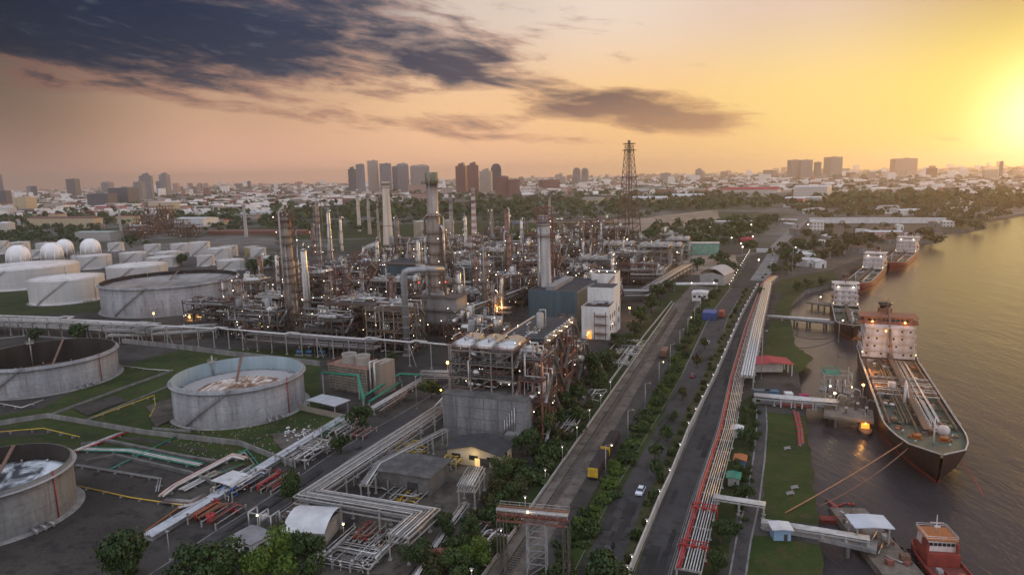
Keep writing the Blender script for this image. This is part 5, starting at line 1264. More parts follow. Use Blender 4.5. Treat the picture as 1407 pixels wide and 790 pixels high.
for y in (-2, 2): MB().box(0, y, 0, 1.6, .5, .8).build('saddle', concrete, o)
# cooling tower
q = G(482, 537); o = thing('cooling_tower', 'louvred cooling tower with two round fan stacks right of the pale blue tank', 'cooling tower', q, RZ-.15, None, False, 'the twin fan cooling tower')
MB().box(0, 4, 0, 19, 10, 9.5).build('fill_casing', mat('ct_casing', (.16, .135, .11), (.10, .085, .07), .4, .85), o)
mb = MB()
for k in range(8): mb.box(0, -1.06, .8+k*1.1, 19, .16, .5)
for k in range(7): mb.box(-9.4+k*3.13, -1.2, 0, .35, .3, 9.4)
mb.build('louvre', mat('ct_louvre', (.30, .27, .22), (.20, .18, .14), .4, .8), o)
MB().box(0, 4, 9.503, 20, 11, .5).build('fan_deck', mat('ct_deck', (.34, .20, .15), (.24, .15, .11), .4, .8), o)
for x in (-3.4, 3.4):
    fs_ = MB().lathe([(3.0, 0), (2.75, 1.2), (2.7, 2.2), (2.95, 3.6), (2.8, 3.6), (2.5, 2.2), (2.5, .6), (.01, .6)], 26, x, 4, 10.0).build('fan_stack', mat('ct_stack', (.33, .30, .26), (.24, .22, .19), .3, .7, streak=1), o)
    mb = MB()
    for k in range(6): a = pi*k/3; mb.beam((x, 4, 11.6), (x+2.4*cos(a), 4+2.4*sin(a), 11.6), .5, .06)
    mb.build('fan', pipedark, fs_)
mb = MB(); mb.rail([(-10, -1.4, 10), (10, -1.4, 10), (10, 9.4, 10), (-10, 9.4, 10), (-10, -1.4, 10)], 1.1, .1); mb.build('guard_rail', redsteel, o)
MB().box(12.5, 5, 0, 4.5, 8, 12).build('stair_block', mat('ct_block', (.36, .31, .25), (.25, .21, .17), .4, .85, streak=1), o)
for k in range(2): MB().tube([(10.5+k*2.2, -.4, 0), (10.5+k*2.2, -.4, 12.6), (10.5+k*2.2, 4, 12.6)], .3, 8).build('riser_pipe', pipewhite, o)
q = G(452, 566); o = shed(q, 13, 6.5, 4.2, 'pale lean-to canopy over pumps in front of the cooling tower', 'canopy', roof=mat('pale_canopy', (.44, .46, .49), (.36, .38, .40), .3, .5), openside=True, pitch=.02, rz=RZ-.2, name='pump_canopy')
low_wall([(412, 563), (478, 578), (486, 570)], 2.0, 'pale brown basin wall below the pump canopy', mat('basin_wall', (.30, .26, .21), (.22, .19, .15), .4, .85))
for pts, lab in (([(443, 512, 9.0), (492, 516, 9.0), (499, 548, 8), (500, 560, 2)], 'thick green pipe hanging off the front of the cooling tower'), ([(499, 545, 4), (549, 514, 4), (578, 515, 4)], 'thick green pipe sloping away right of the cooling tower'), ([(507, 552, 3), (552, 524, 3)], 'second green pipe alongside the sloping green pipe'), ([(524, 503, 9), (530, 505, 8), (532, 522, 3), (545, 520, 3)], 'green pipe bent down behind the cooling tower stair block')):
    P = [G(u, v, z) for u, v, z in pts]; o0 = Vector((P[0].x, P[0].y, 0)); o = thing('green_pipe', lab, 'pipe', o0, 0, 'green cooling water pipes'); MB().tube([p-o0 for p in P], .42, 9).build('pipe', pipegreen, o)
    for p in P: MB().box(p.x-o0.x, p.y-o0.y, 0, .4, .4, max(.2, p.z-.4)).build('post', palesteel, o)
pipe_rack([G(585, 517, 2), G(508, 562, 2)], 3.4, [1.6], rack_pipes(rnd, 3.4, 4, 1, (pipewhite, galv), .35), 'low run of broad pale pipes right of the cooling tower', 7, palesteel)
pipe_rack([G(560, 540, 2), G(522, 565, 2)], 2, [1.8], rack_pipes(rnd, 2, 3, 1, (rust, pipegrey), .2), 'short rusty pipe run beside the broad pale pipes', 6, steel)
pipe_rack([G(578, 512, 4), G(640, 512, 4)], 4, [2.5, 4.2], rack_pipes(rnd, 4, 4, 2, (pipewhite, galv, pipegrey), .35), 'stacked grey pipes left of the concrete block building', 7, palesteel)
# racks on the far side
for a in (([(672, 374), (800, 374), (928, 373)], 9, [6, 9], 8, 'long dark pipe rack crossing behind the white boiler house'), ([(680, 388), (812, 392)], 14, [5, 8], 12, 'broad rack of blue-grey pipes behind the tall concrete chimney'), ([(800, 414), (884, 414), (926, 386), (950, 372)], 9, [4, 6.5], 8, 'rack of fat silver pipes turning the corner beside the railway'), ([(866, 392), (900, 392), (920, 372)], 10, [5, 8], 9, 'dense pipe rack inside the corner of the fat silver pipes'), ([(470, 372), (640, 352)], 8, [7, 10], 8, 'sloping looking pipe rack beyond the dark blue shed'), ([(345, 368), (470, 384)], 7, [6, 9], 7, 'pipe rack beyond the stoutest distillation column'), ([(640, 345), (760, 340), (900, 345)], 8, [5, 8], 7, 'far dark pipe rack in front of the lattice mast'), ([(640, 452), (700, 428), (722, 418)], 8, [8, 11], 8, 'blue-grey pipe rack climbing towards the blue walled hall')):
    pipe_rack([G(u, v) for u, v in a[0]], a[1], a[2], rack_pipes(rnd, a[1], a[3], len(a[2]), (galv, pipegrey, pipewhite, pipedark), .4), a[4], 11, steel)
o = thing('pipe_bridge', 'lit white footbridge beam spanning the railway yard', 'footbridge', G(925, 400), 0); o0 = Vector(o.location)
zb = HT(G(925, 400), 391); e = G(986, 400)-o0
MB().box(e.x/2, e.y/2, zb, e.length, 2.2, 1.2, math.atan2(e.y, e.x)).build('deck', cladwhite, o)
for k in (0.02, .5, .98): MB().box(e.x*k, e.y*k, 0, 1, 1.6, zb, math.atan2(e.y, e.x)).build('pier', concrete, o)
for k in (.4, .9): lamp_part(o, (e.x*k, e.y*k-1.4, zb+1.4), lampw, .5)
# overhead pipe gantry across the railway
ga, gb = G(685, 705, 12.5), G(781, 714, 12.5); o0 = Vector((ga.x, ga.y, 0)); e = (gb-ga); e.z = 0; ea = math.atan2(e.y, e.x); en = Vector((-sin(ea), cos(ea), 0))
o = thing('pipe_gantry', 'rust red and white pipe gantry on lattice legs spanning the railway tracks', 'gantry', o0, 0, None, False, 'the railway gantry')
mb = MB()
for y in (-1.1, 1.1):
    for z in (11.6, 13.2): q = en*y; mb.beam((q.x, q.y, z), (e.x+q.x, e.y+q.y, z), .3)
    for k in range(8):
        q = en*y; mb.beam((e.x*k/8+q.x, e.y*k/8+q.y, 11.6), (e.x*(k+1)/8+q.x, e.y*(k+1)/8+q.y, 13.2), .16); mb.beam((e.x*k/8+q.x, e.y*k/8+q.y, 11.6), (e.x*k/8+q.x, e.y*k/8+q.y, 13.2), .16)
mb.build('bridge_truss', redsteel, o)
for y, r_, m_ in ((-.7, .22, pipewhite), (-.1, .18, pipewhite), (.5, .25, rust), (.95, .15, orange)):
    q = en*y; MB().tube([(q.x-e.x*.02, q.y-e.y*.02, 13.7), (e.x+q.x, e.y+q.y, 13.7)], r_, 7).build('pipe', m_, o)
mb = MB(); 
for y in (-1.5, 1.5): q = en*y; mb.rail([(q.x, q.y, 13.3), (e.x+q.x, e.y+q.y, 13.3)], 1.2, .09, 2)
mb.build('guard_rail', palesteel, o)
for k, wd in ((.04, .7), (.55, 1.9), (.97, .5)):
    mb = MB(); c_ = e*k; cn = [(c_+en*y+e.normalized()*x) for y in (-1.2, 1.2) for x in (-wd, wd)]
    for q in cn: mb.beam((q.x, q.y, 0), (q.x, q.y, 11.7), .24)
    for lv in range(4 if wd > 1 else 1):
        for i, j in ((0, 1), (2, 3), (0, 2), (1, 3)):
            mb.beam((cn[i].x, cn[i].y, lv*2.9), (cn[j].x, cn[j].y, lv*2.9+2.9), .14); mb.beam((cn[i].x, cn[i].y, lv*2.9+2.9), (cn[j].x, cn[j].y, lv*2.9+2.9), .16)
    mb.build('lattice_leg', steel if wd < 1 else pipegrey, o)
lamp_part(o, (e.x*.45-en.x*1.6, e.y*.45-en.y*1.6, 14.2), lampy, .4)
# walls beside railway and road
wl = [G(862, 800), G(868, 785), G(906, 692), G(920, 662), G(946, 595), G(986, 513), G(1020, 433), G(1042, 393)]
low_wall(wl, 2.3, 'long pale perimeter wall with small lamps between the two asphalt roads', mat('pale_wall', (.46, .45, .42), (.32, .31, .29), .4, .8, streak=1), .4, name='perimeter_wall', group=None, land='the long pale wall')
i = 0; tot = 0.0
for a, b in zip(wl[:-1], wl[1:]):
    n_ = max(1, int((b-a).length/13))
    for j in range(n_):
        i += 1; q = a.lerp(b, j/n_); lamp_post(q, 3.6, ordinal(i)+' small lamp on the long pale wall, counting away from the bottom edge', lampw, group='small lamps along the pale wall', head=.1)
low_wall([W(75, -51.2), W(270, -51.2), W(420, -51.2)], .9, 'pale low wall along the near side of the railway', palesteel, .35, name='railway_wall', group='low railway walls')
low_wall([W(250, -54.5), W(330, -54.5), W(425, -53)], 1.0, 'second pale low wall beside the field of silver pipes', palesteel, .35, name='railway_wall', group='low railway walls')
for i in range(9):
    lamp_post(W(112+i*16, -51.8), 4.2, ordinal(i+1)+' slim lamp on the near side of the railway, counting away from the bottom edge', lampw, group='slim lamps beside the railway', head=.11)
# red and white pipe rack beside the road
rp_ = [G(945, 800), G(973, 690), G(999, 600), G(1012, 529), G(1031, 455), G(1051, 396), G(1064, 384)]
pr = [(-2.0, .26, 0, pipered), (-1.5, .12, 0, pipered)]+[(-.8+.55*k, .13, 0, (pipewhite, galv, pipewhite, alu)[k % 4]) for k in range(6)]
pipe_rack(rp_, 5.0, [2.4], pr, 'long low pipe rack with a red fire main and silver pipes beside the road', 9, palesteel, land='the red edged pipe rack')
rp2 = [G(1026, 520, 4), G(1040, 452, 4), G(1055, 390, 4)]
pipe_rack(rp2, 5, [4.4], [(-1.8+.9*k, .42, 0, (pipewhite, alu)[k % 2]) for k in range(5)], 'wide upper deck of fat white pipes above the red edged rack', 9, palesteel)
for u, v in ((952, 772), (967, 718)):
    q = G(u, v); o = thing('valve_station', ('nearer' if v > 740 else 'farther')+' red valve gate straddling the red edged pipe rack', 'valve station', q, RZ, 'red valve gates')
    mb = MB()
    for x in (-2.9, 2.9): mb.beam((x, 0, 0), (x, 0, 3.7), .18); mb.beam((x, 2, 0), (x, 2, 3.7), .18)
    mb.beam((-2.9, 0, 3.7), (2.9, 0, 3.7), .2); mb.beam((-2.9, 2, 3.7), (2.9, 2, 3.7), .2); mb.build('frame', pipered, o)
    for x in (-2, 0, 2): MB().lathe([(.3, 2.4), (.5, 2.9), (.2, 3.4), (.55, 3.6), (.02, 3.65)], 10, x, 1, 0).build('valve_wheel', pipered, o)
pipe_rack([G(980, 683, 3), G(1052, 694, 3)], 2.6, [3.0], [(-.9+.45*k, .16, 0, pipewhite) for k in range(5)], 'side branch of white pipes crossing the footway', 6, palesteel)
for u, v, m_, lab in ((1017, 640, 'blue', 'small blue and orange pump hut beside the footway'), (1008, 665, 'green', 'small green roofed hut among bushes beside the footway'), (1013, 598, 'pale', 'small pale box cabinet beside the footway')):
    shed(G(u, v), 2.6, 3.4, 2.4, lab, 'hut', wall={'blue': MATS['blue_pipe'], 'green': palesteel, 'pale': cladwhite}[m_], roof={'blue': orange, 'green': pipegreen, 'pale': whiteroof}[m_], pitch=.2, name='hut', rz=-.4)
# vehicles
def car(p, rz, label, paint, lights=0, group=None):
    o = thing('car', label, 'car', p, rz, group)
    prof = [(-2.2, .35), (2.2, .35), (2.25, .75), (1.5, .95), (-2.15, .98), (-2.25, .7)]
    def loft(pr, w0, w1, z0, z1):
        vs = [(s*(w0+(w1-w0)*min(1, max(0, (z-z0)/(z1-z0)))), y, z) for s in (-1, 1) for y, z in pr]; n_ = len(pr)
        return vs, [tuple(range(n_)), tuple(range(2*n_-1, n_-1, -1))]+[(i, n_+i, n_+(i+1) % n_, (i+1) % n_) for i in range(n_)]
    MB().add(*loft(prof, .9, .86, .35, 1)).build('body', paint, o)
    MB().add(*loft([(1.05, .94), (.35, 1.44), (-1.3, 1.46), (-2.0, .97)], .82, .64, .9, 1.45)).build('cabin_glass', glass, o)
    MB().add(*loft([(.33, 1.45), (.25, 1.5), (-1.25, 1.52), (-1.35, 1.47)], .65, .6, 1.4, 1.5)).build('roof', paint, o)
    for x in (-.84, .84):
        for y in (-1.4, 1.4): MB().tube([(x-.1, y, .33), (x+.1, y, .33)], .33, 12).build('wheel', blackpaint, o)
    for x in (-.62, .62):
        MB().box(x, 2.2, .62, .36, .12, .18).build('headlight', lampw if lights else whiteroof, o); MB().box(x, -2.24, .66, .32, .08, .16).build('tail_light', pipered, o)
    if lights:
        for x in (-.62, .62): MB().ball(x, 2.32, .7, .2, 8, 6).build('headlight', lampw, o)
    return o
white_p = mat('car_white', (.72, .74, .80), (.66, .68, .74), .2, .25); silver_p = mat('car_silver', (.45, .46, .48), (.42, .43, .45), .2, .3, .4)
d0 = AZ+R(3)
car(G(880, 677), pi-d0, 'white car with blue bonnet driving on the near asphalt road', white_p)
car(G(836, 756), pi-d0, 'black car with bright headlights beside the dark bottom tree', blackpaint, 1)
car(G(972, 472), -d0, 'white car far up the road near the blue container', white_p)
car(G(952, 518), -d0, 'dark red car on the middle of the road', mat('car_red', (.22, .02, .02), (.18, .02, .02), .2, .3))
for k, (u, v) in enumerate(((1056, 372), (1048, 382), (1060, 362), (1064, 352), (1052, 378), (1062, 358), (1068, 344))): car(G(u, v), -d0, ordinal(k+1)+' car parked along the far road beyond the wall end, counting across', (silver_p, blackpaint, white_p)[k % 3], group='cars on the far road')
q = G(992, 436); o = thing('truck', 'red lorry with tall box body parked on the road beside the wall', 'truck', q, -d0)
MB().box(0, -1, 1.0, 2.6, 7, 3.0).build('box_body', mat('lorry_red', (.30, .06, .04), (.22, .05, .03), .4, .6), o); MB().box(0, 3.9, .6, 2.4, 2.2, 2.4, taper=.9).build('cab', mat('lorry_cab', (.45, .12, .06), (.35, .1, .05), .3, .5), o); MB().box(0, 5.02, 1.7, 2.0, .06, .9).build('windscreen', glass, o); MB().box(0, 0, .6, 1.4, 9, .35).build('chassis', blackpaint, o)
for x in (-1.05, 1.05):
    for y in (-3.2, -1.8, 3.6): MB().tube([(x-.15, y, .5), (x+.15, y, .5)], .5, 12).build('wheel', blackpaint, o)
def wagon(p, label, endm, L_=13.0, body=None):
    o = thing('freight_wagon', label, 'wagon', p, RZ, 'freight wagons on the railway'); b = body or mat('wagon_dark', (.06, .05, .05), (.035, .03, .03), .5, .95, spec=.05)
    mb = MB(); pr = [(-1.35, 1.1), (1.35, 1.1), (1.5, 1.8), (1.5, 3.2), (1.1, 3.7), (-1.1, 3.7), (-1.5, 3.2), (-1.5, 1.8)]
    vs = [(x, y, z) for y in (-L_/2, L_/2) for x, z in pr]; mb.add(vs, [tuple(range(8)), tuple(range(15, 7, -1))]+[(8+i, 8+(i+1) % 8, (i+1) % 8, i) for i in range(8)])
    for k in range(7): mb.box(-1.53, -L_/2+1+k*(L_-2)/6, 1.5, .1, .14, 1.9); mb.box(1.53, -L_/2+1+k*(L_-2)/6, 1.5, .1, .14, 1.9)
    mb.build('body', b, o); MB().box(0, -L_/2-.12, 1.2, 2.7, .2, 2.5).build('end_panel', endm, o)
    MB().box(0, 0, .75, 2.2, L_+.8, .35).build('underframe', blackpaint, o)
    for y in (-L_*.36, L_*.36):
        for dy in (-.9, .9):
            for x in (-.75, .75): MB().tube([(x-.07, y+dy, .62), (x+.07, y+dy, .62)], .44, 12).build('wheel', rust, o)
    for x in (-.7, .7): MB().tube([(x, -L_/2-.6, .95), (x, -L_/2, .95)], .16, 8).build('buffer', blackpaint, o)
    return o
q0 = ST(G(814, 662)); TT = q0[1]
for i in range(2): wagon(W(q0[0]+7+i*15, TT), ('nearer' if i == 0 else 'farther')+' dark freight wagon with bright yellow end panel', pipeyellow)
wagon(W(*[(a+b) for a, b in zip(ST(G(912, 490)), (0, 0))]), 'short dark brown wagon standing alone far up the track', rust, 8, rust)
for dt_ in (-.75, .75): structure('railway_rail', MB().beam(W(60, TT+dt_, .16), W(425, TT+dt_, .16), .14, .18), rust)
strip('railway_bed', [W(60, TT), W(430, TT)], 4.2, ballast)
q = G(975, 438); shed(q, 7, 10, 4, 'bright blue container shelter beside the road near the footbridge', 'container', wall=MATS['blue_roof'], roof=MATS['blue_roof'], pitch=.03, name='blue_container', land='the blue container', eave=.1)
q = G(962, 412); shed(q, 9, 10, 5, 'white gate office beside the lit footbridge', 'building', wall=cladwhite, roof=whiteroof, pitch=.1, name='gate_office', wins=3)
# lamp posts over the yards
for u, v, vt, lab, m_ in ((357, 748, 706, 'yellow lamp on a white post above the white cabin', lampy), (473, 741, 718, 'yellow lamp on a white post right of the curved white shed', lampy), (234, 770, 730, 'thin pale pole at the roadside by the pale channel', palesteel), (427, 624, 590, 'slim lamp pole beside the pump pipework', galv), (573, 562, 517, 'slim lamp pole at the end of the broad pale pipes', galv)):
    q = G(u, v); lamp_post(q, max(4, HT(q, vt)), lab, m_, group='yard lamp posts', head=.22)
for k in range(9):
    q = G(840, 655).lerp(G(966, 430), k/8)+Vector((-1.5, 0, 0)); lamp_post(q, 9, ordinal(k+1)+' tall street pole on the hedge between railway and road, counting away', palesteel if k % 3 else lampy, group='street poles on the hedge', head=.14, arm=1.6)

low_wall([(118, 636), (160, 628), (262, 652), (300, 668)], 1.0, 'stained low sleeper wall behind the long thin yellow pipe', darkconc, .8)
low_wall([(112, 612), (150, 607), (250, 628), (300, 636)], .8, 'stained low sleeper wall between lawn and oily bund floor', darkconc, 1.1)
ground_line([(245, 700), (290, 688), (340, 652)], .22, (rust, pipewhite, galv), 'rust and white pipes hugging the pale channel', n=3, gap=.6)
ground_line([(250, 676), (300, 650)], .2, (pipewhite, galv, pipegrey, pipewhite), 'four short pale pipes between the pinkish pipes and the pale channel', n=4, gap=.7)
ground_line([(285, 660), (335, 640)], .18, (pipegreen, rust), 'short green and rusty pipe pair below the bund corner', n=2, gap=.8)
ground_line([(190, 740), (246, 700), (262, 690)], .2, (orange, rust), 'orange pipe on the grass between the road and the pale channel', n=1)
shed(G(320, 668), 7, 6, 2.2, 'low white lean-to roof beside the pale channel', 'shelter', roof=whiteroof, openside=True, pitch=.04, rz=-.5, name='lean_to_shelter')
q = G(290, 716); o = thing('red_bin', 'red round bin among the orange red pipework', 'bin', q, 0); MB().lathe([(1.0, 0), (1.1, 1.8), (1.0, 1.9), (.01, 2.0)], 14).build('body', pipered, o); MB().cyl(0, 0, 2.0, .3, .3, 8).build('lid_knob', pipered, o)
mb = MB(); r_ = random.Random(6)
for k in range(70):
    q = G(395+r_.gauss(18, 12), 598+r_.gauss(0, 4.5)); mb.box(q.x, q.y, 0, r_.uniform(.4, 1.4), r_.uniform(.3, 1.1), r_.uniform(.2, .6), r_.uniform(0, 3), taper=.6)
o = mb.build('rubble', whiteroof); o['kind'] = 'stuff'
mb = MB()
for k in range(260):
    q = G(r_.uniform(230, 450), r_.uniform(575, 630)); mb.box(q.x, q.y, 0, r_.uniform(.15, .45), r_.uniform(.15, .4), r_.uniform(.1, .25), r_.uniform(0, 3), taper=.6)
o = mb.build('litter', palesteel); o['kind'] = 'stuff'
pan('dirt_patch', [(200, 560), (236, 548), (240, 575), (215, 588)], dirt); pan('dirt_patch', [(100, 560), (160, 545), (175, 552), (120, 572)], mudm); pan('dirt_patch', [(370, 598), (440, 590), (450, 612), (398, 628)], dirt)

# ------------------------------------------------------------------ harbour: jetties, ships, launch, tug
deckgreen = mat('deck_green', (.055, .105, .078), (.075, .055, .036), .16, .65, fine=(1.5, .4))
deckbrown = mat('deck_brown', (.20, .12, .07), (.12, .08, .05), .5, .7, fine=(1.5, .4))
hullblack = mat('hull_black', (.028, .020, .019), (.075, .034, .022), .25, .5, streak=1)
hullred = mat('hull_red', (.26, .045, .03), (.16, .03, .022), .25, .55, streak=1)
shipwhite = mat('ship_white', (.66, .61, .60), (.42, .34, .29), .35, .5, streak=1)
shiporange = mat('ship_orange', (.28, .105, .06), (.19, .075, .045), .4, .6)
def ship(bow, head, Ls, B, D, F, label, hull=hullblack, deck=deckgreen, househ=13, group='tankers moored along the quay', land=None, detail=True, aft=.16, bridge=None, seed=0, lamps=lampo, crane=True):
    """bow: waterline point at the stem; head: heading (azimuth) the bow points to; local +Y is forward, midships at 0, z=0 the waterline"""
    hd = Vector((sin(head), cos(head), 0)); c_ = Vector((bow.x, bow.y, 0))-hd*(Ls/2)
    o = thing('tanker_ship' if detail else 'small_tanker', label, 'ship', Vector((c_.x, c_.y, WZ)), -head, group, False, land); rr = random.Random(seed)
    sec = []
    for k in range(25):
        y = -.5+k/24; 
        if y < -.42: w = .78+.22*((y+.5)/.08)
        elif y < .26: w = 1
        else: q = (y-.26)/.24; w = max(.03, max(0, 1-q**2.5)**.46)
        wl = w if y < .2 else max(.015, 1-((y-.2)/.3)**1.7)
        if y < -.40: wl = w*(.6+.4*((y+.5)/.1))
        sheer = F+(2.6*((y-.25)/.25)**1.3 if y > .25 else 0)+(1.0 if y < -.30 else 0)
        fl = 1.0 if y < .3 else 1+.0*y
        yy = y*Ls; ytop = yy+(3.5*((y-.4)/.1) if y > .4 else 0)
        sec.append([(wl*B*.42, yy, -2.5), (wl*B*.48, yy, 0), (wl*B*.49, yy+(ytop-yy)*.1, .9), ((w*.6+wl*.4)*B*.5, yy+(ytop-yy)*.55, F*.55), (w*B*.5, ytop, sheer), (w*B*.5, ytop, sheer+.9)])
    m_ = len(sec[0]); mb = MB(); mr = MB()
    for s_ in (-1, 1):
        vs = [(s_*x, y, z) for r_ in sec for x, y, z in r_]; fs, fr = [], []
        for i in range(24):
            for j in range(m_-1):
                f_ = (i*m_+j, (i+1)*m_+j, (i+1)*m_+j+1, i*m_+j+1); f_ = f_ if s_ > 0 else f_[::-1]
                (fr if j < 2 else fs).append(f_)
        mb.add(vs, fs, True); mr.add(vs, fr, True)
    for b_, j0, j1 in ((mr, 0, 2), (mb, 2, m_-1)):
        for j in range(j0, j1):
            a, b = sec[0][j], sec[0][j+1]; b_.add([(-a[0], a[1], a[2]), (a[0], a[1], a[2]), (b[0], b[1], b[2]), (-b[0], b[1], b[2])], [(0, 1, 2, 3)])
    ho_ = mb.build('hull', hull, o); mr.build('boot_topping', hullred, o)
    mb = MB()
    for s_ in (-1, 1):
        for i in range(24):
            a, b = sec[i][5], sec[i+1][5]; mb.beam((s_*a[0], a[1], a[2]), (s_*b[0], b[1], b[2]), .35, .25)
    mb.build('bulwark_cap', mat('bulwark_white', (.50, .46, .42), (.34, .30, .27), .4, .6), o)
    mb = MB(); n_ = 24
    for i in range(n_):
        a, b = sec[i][4], sec[i+1][4]; mb.quad((-a[0], a[1], a[2]-.05), (a[0], a[1], a[2]-.05), (b[0], b[1], b[2]-.05), (-b[0], b[1], b[2]-.05))
    if detail:
        for f_ in range(len(mb.f)):
            if f_ < 12: mb.mi[f_] = 1
    dk = mb.build('deck', [deck, deckbrown], o)
    # accommodation block aft
    ya = -Ls*.5+Ls*aft; hw = B*.46; z0 = F+1.0; nst = max(2, int(househ/3)); bl = Ls*aft*.8
    mbw = MB(); hs = []
    for k in range(nst):
        ww, ll = hw*2*(1-.03*k), bl*(1-.06*k); mbw = MB(); mbw.box(0, ya-bl/2+ (bl-ll)/2, z0+k*househ/nst+.002*k, ww, ll, househ/nst-.02)
        lv = mbw.build('deck_house', shipwhite, o)
        nw = max(4, int(ww/2.6))
        yf = ya-bl/2+(bl-ll)/2+ll/2
        for j in range(nw):
            if (j+k) % 3 != 2 or not detail: MB().box(-ww*.42+ww*.84*j/(nw-1), yf+.03, z0+k*househ/nst+househ/nst*.42, .7, .08, .75).build('window', glass, lv)
        mb = MB(); mb.rail([(-ww/2-.2, yf+.5, z0+(k+1)*househ/nst), (ww/2+.2, yf+.5, z0+(k+1)*househ/nst)], 1.0, .09, 2); mb.box(0, yf+.3, z0+(k+1)*househ/nst-.16, ww+.6, 1.0, .12); mb.build('deck_rail', shipwhite, o)
    zt = z0+househ; yb = ya-bl*.55
    wh = MB().box(0, yb, zt+.01, hw*1.86, bl*.5, 2.9).build('wheelhouse', bridge or shipwhite, o)
    for j in range(9): MB().box(-hw*.72+hw*1.44*j/8, yb+bl*.25+.03, zt+1.3, hw*.14, .08, 1.0).build('window', glass, wh)
    MB().box(0, yb, zt+2.95, hw*2.3, bl*.55, .25).build('wheelhouse_roof', bridge or shipwhite, o)
    for s_ in (-1, 1): MB().box(s_*hw*1.0, yb+bl*.1, zt+.02, hw*.3, bl*.25, 1.3).build('bridge_wing', bridge or shipwhite, o)
    fy = ya-bl*.95
    MB().box(0, fy, z0, B*.3, bl*.3, househ+4.5, taper=.8).build('funnel', shiporange if bridge else mat('funnel_brown', (.26, .13, .09), (.18, .09, .06), .4, .6), o)
    MB().lathe([(B*.10, 0), (B*.10, 1.6), (B*.13, 1.6), (B*.13, 2.4), (.01, 2.4)], 12, 0, fy, z0+househ+4.5).build('funnel_top', blackpaint, o)
    mb = MB(); zz_ = zt+3.2; mb.tube([(0, yb, zz_), (0, yb, zz_+7)], [.3, .12], 7); mb.beam((-2.6, yb, zz_+4), (2.6, yb, zz_+4), .16); mb.beam((-1.6, yb, zz_+5.6), (1.6, yb, zz_+5.6), .12); mb.box(0, yb, zz_+2.6, 2.2, .4, .4); mb.build('radar_mast', mat('mast_brown', (.24, .14, .10), (.16, .10, .07), .5, .6), o)
    for s_ in (-1, 1):
        lb = MB().drum((s_*hw*1.02, ya-bl*.7, z0+househ*.45), (s_*hw*1.02, ya-bl*.35, z0+househ*.45), .9, 10).build('lifeboat', orange, o)
        mb = MB(); mb.beam((s_*hw*1.02, ya-bl*.7, z0+househ*.3), (s_*hw*1.06, ya-bl*.7, z0+househ*.62), .25); mb.beam((s_*hw*1.02, ya-bl*.35, z0+househ*.3), (s_*hw*1.06, ya-bl*.35, z0+househ*.62), .25); mb.build('davit', shipwhite, o)
    # cargo deck
    y0, y1 = ya+1.0, Ls*.36
    mb = MB(); mb.box(0, (y0+y1)/2, F+2.3, 1.7, y1-y0, .14)
    for s_ in (-1, 1): mb.rail([(s_*.85, y0, F+2.44), (s_*.85, y1, F+2.44)], 1.0, .08, 3)
    for k in range(int((y1-y0)/6)): mb.box(-.6, y0+k*6+1, F-.05, .2, .2, 2.4); mb.box(.6, y0+k*6+1, F-.05, .2, .2, 2.4)
    mb.build('catwalk', mat('catwalk_brown', (.15, .105, .08), (.09, .065, .05), .5, .7), o)
    for k in range(14 if detail else 4):
        x = (1.6+.62*(k//2))*(-1 if k % 2 else 1); a_ = y0+rr.uniform(0, 8); b_ = y1-rr.uniform(0, 12)
        MB().tube([(x, a_, F+.9+(k % 3)*.35), (x, b_, F+.9+(k % 3)*.35), (x, b_+.8, F+.1)], rr.choice((.16, .22, .28)), 7).build('cargo_pipe', (deckgreen, palesteel, deckbrown, pipewhite)[k % 4], o)
    ym = y0+(y1-y0)*.45
    for k in range(9 if detail else 3):
        yy = ym-9+k*2.6; MB().tube([(-B*.44, yy, F+.5), (-B*.44, yy, F+1.5), (B*.44, yy, F+1.5), (B*.44, yy, F+.5)], .22, 7).build('manifold_pipe', (palesteel, rust, pipegrey)[k % 3], o)
    for k in range(10 if detail else 4):
        yy = y0+(y1-y0)*(k//2+.5)/(5 if detail else 2); s_ = -1 if k % 2 else 1
        MB().lathe([(.8, 0), (.8, .9), (1.0, .95), (1.0, 1.1), (.01, 1.35)], 12, s_*B*.27, yy, F-.06).build('tank_hatch', deckgreen if k % 3 else pipewhite, o)
    for k in range(5 if detail else 2):
        yy = y0+(y1-y0)*(k+.9)/(5.5 if detail else 2.5); mb = MB()
        for s_ in (-1, 1): mb.beam((s_*B*.47, yy, F-.05), (s_*B*.47, yy, F+.9), .3); 
        mb.beam((-B*.47, yy, F+.55), (B*.47, yy, F+.55), .22, .5); mb.build('deck_frame', deckgreen, o)
    mb = MB(); 
    for s_ in (-1, 1): mb.rail([(s_*sec[i][4][0]*.99, sec[i][4][1], sec[i][4][2]+.85) for i in range(6, 20)], .9, .08, 2.5)
    mb.build('ship_rail', shipwhite, o)
    # forecastle
    yf = Ls*.40; zf = F+2.6*((.40-.25)/.25)**1.3
    for s_ in (-1, 1):
        mb = MB(); mb.tube([(s_*B*.16-1.1, yf, zf+.8), (s_*B*.16+1.1, yf, zf+.8)], .62, 12); mb.box(s_*B*.16, yf, zf-.1, 2.8, 1.6, .35); mb.build('windlass', orange if bridge else rust, o)
        for k in range(3): MB().cyl(s_*B*(.3-.05*k), yf-4+k*4, zf-.2, .28, 1.0, 10).build('bollard', orange if k == 1 else palesteel, o)
        MB().box(s_*B*.285, Ls*.43, F*.75, .5, 1.2, 1.6).build('anchor', pipedark, o)
    mb = MB(); mb.tube([(0, yf+5, zf), (0, yf+5, zf+8)], [.3, .16], 8); mb.beam((-1.2, yf+5, zf+6), (1.2, yf+5, zf+6), .14); mb.build('foremast', shipwhite, o)
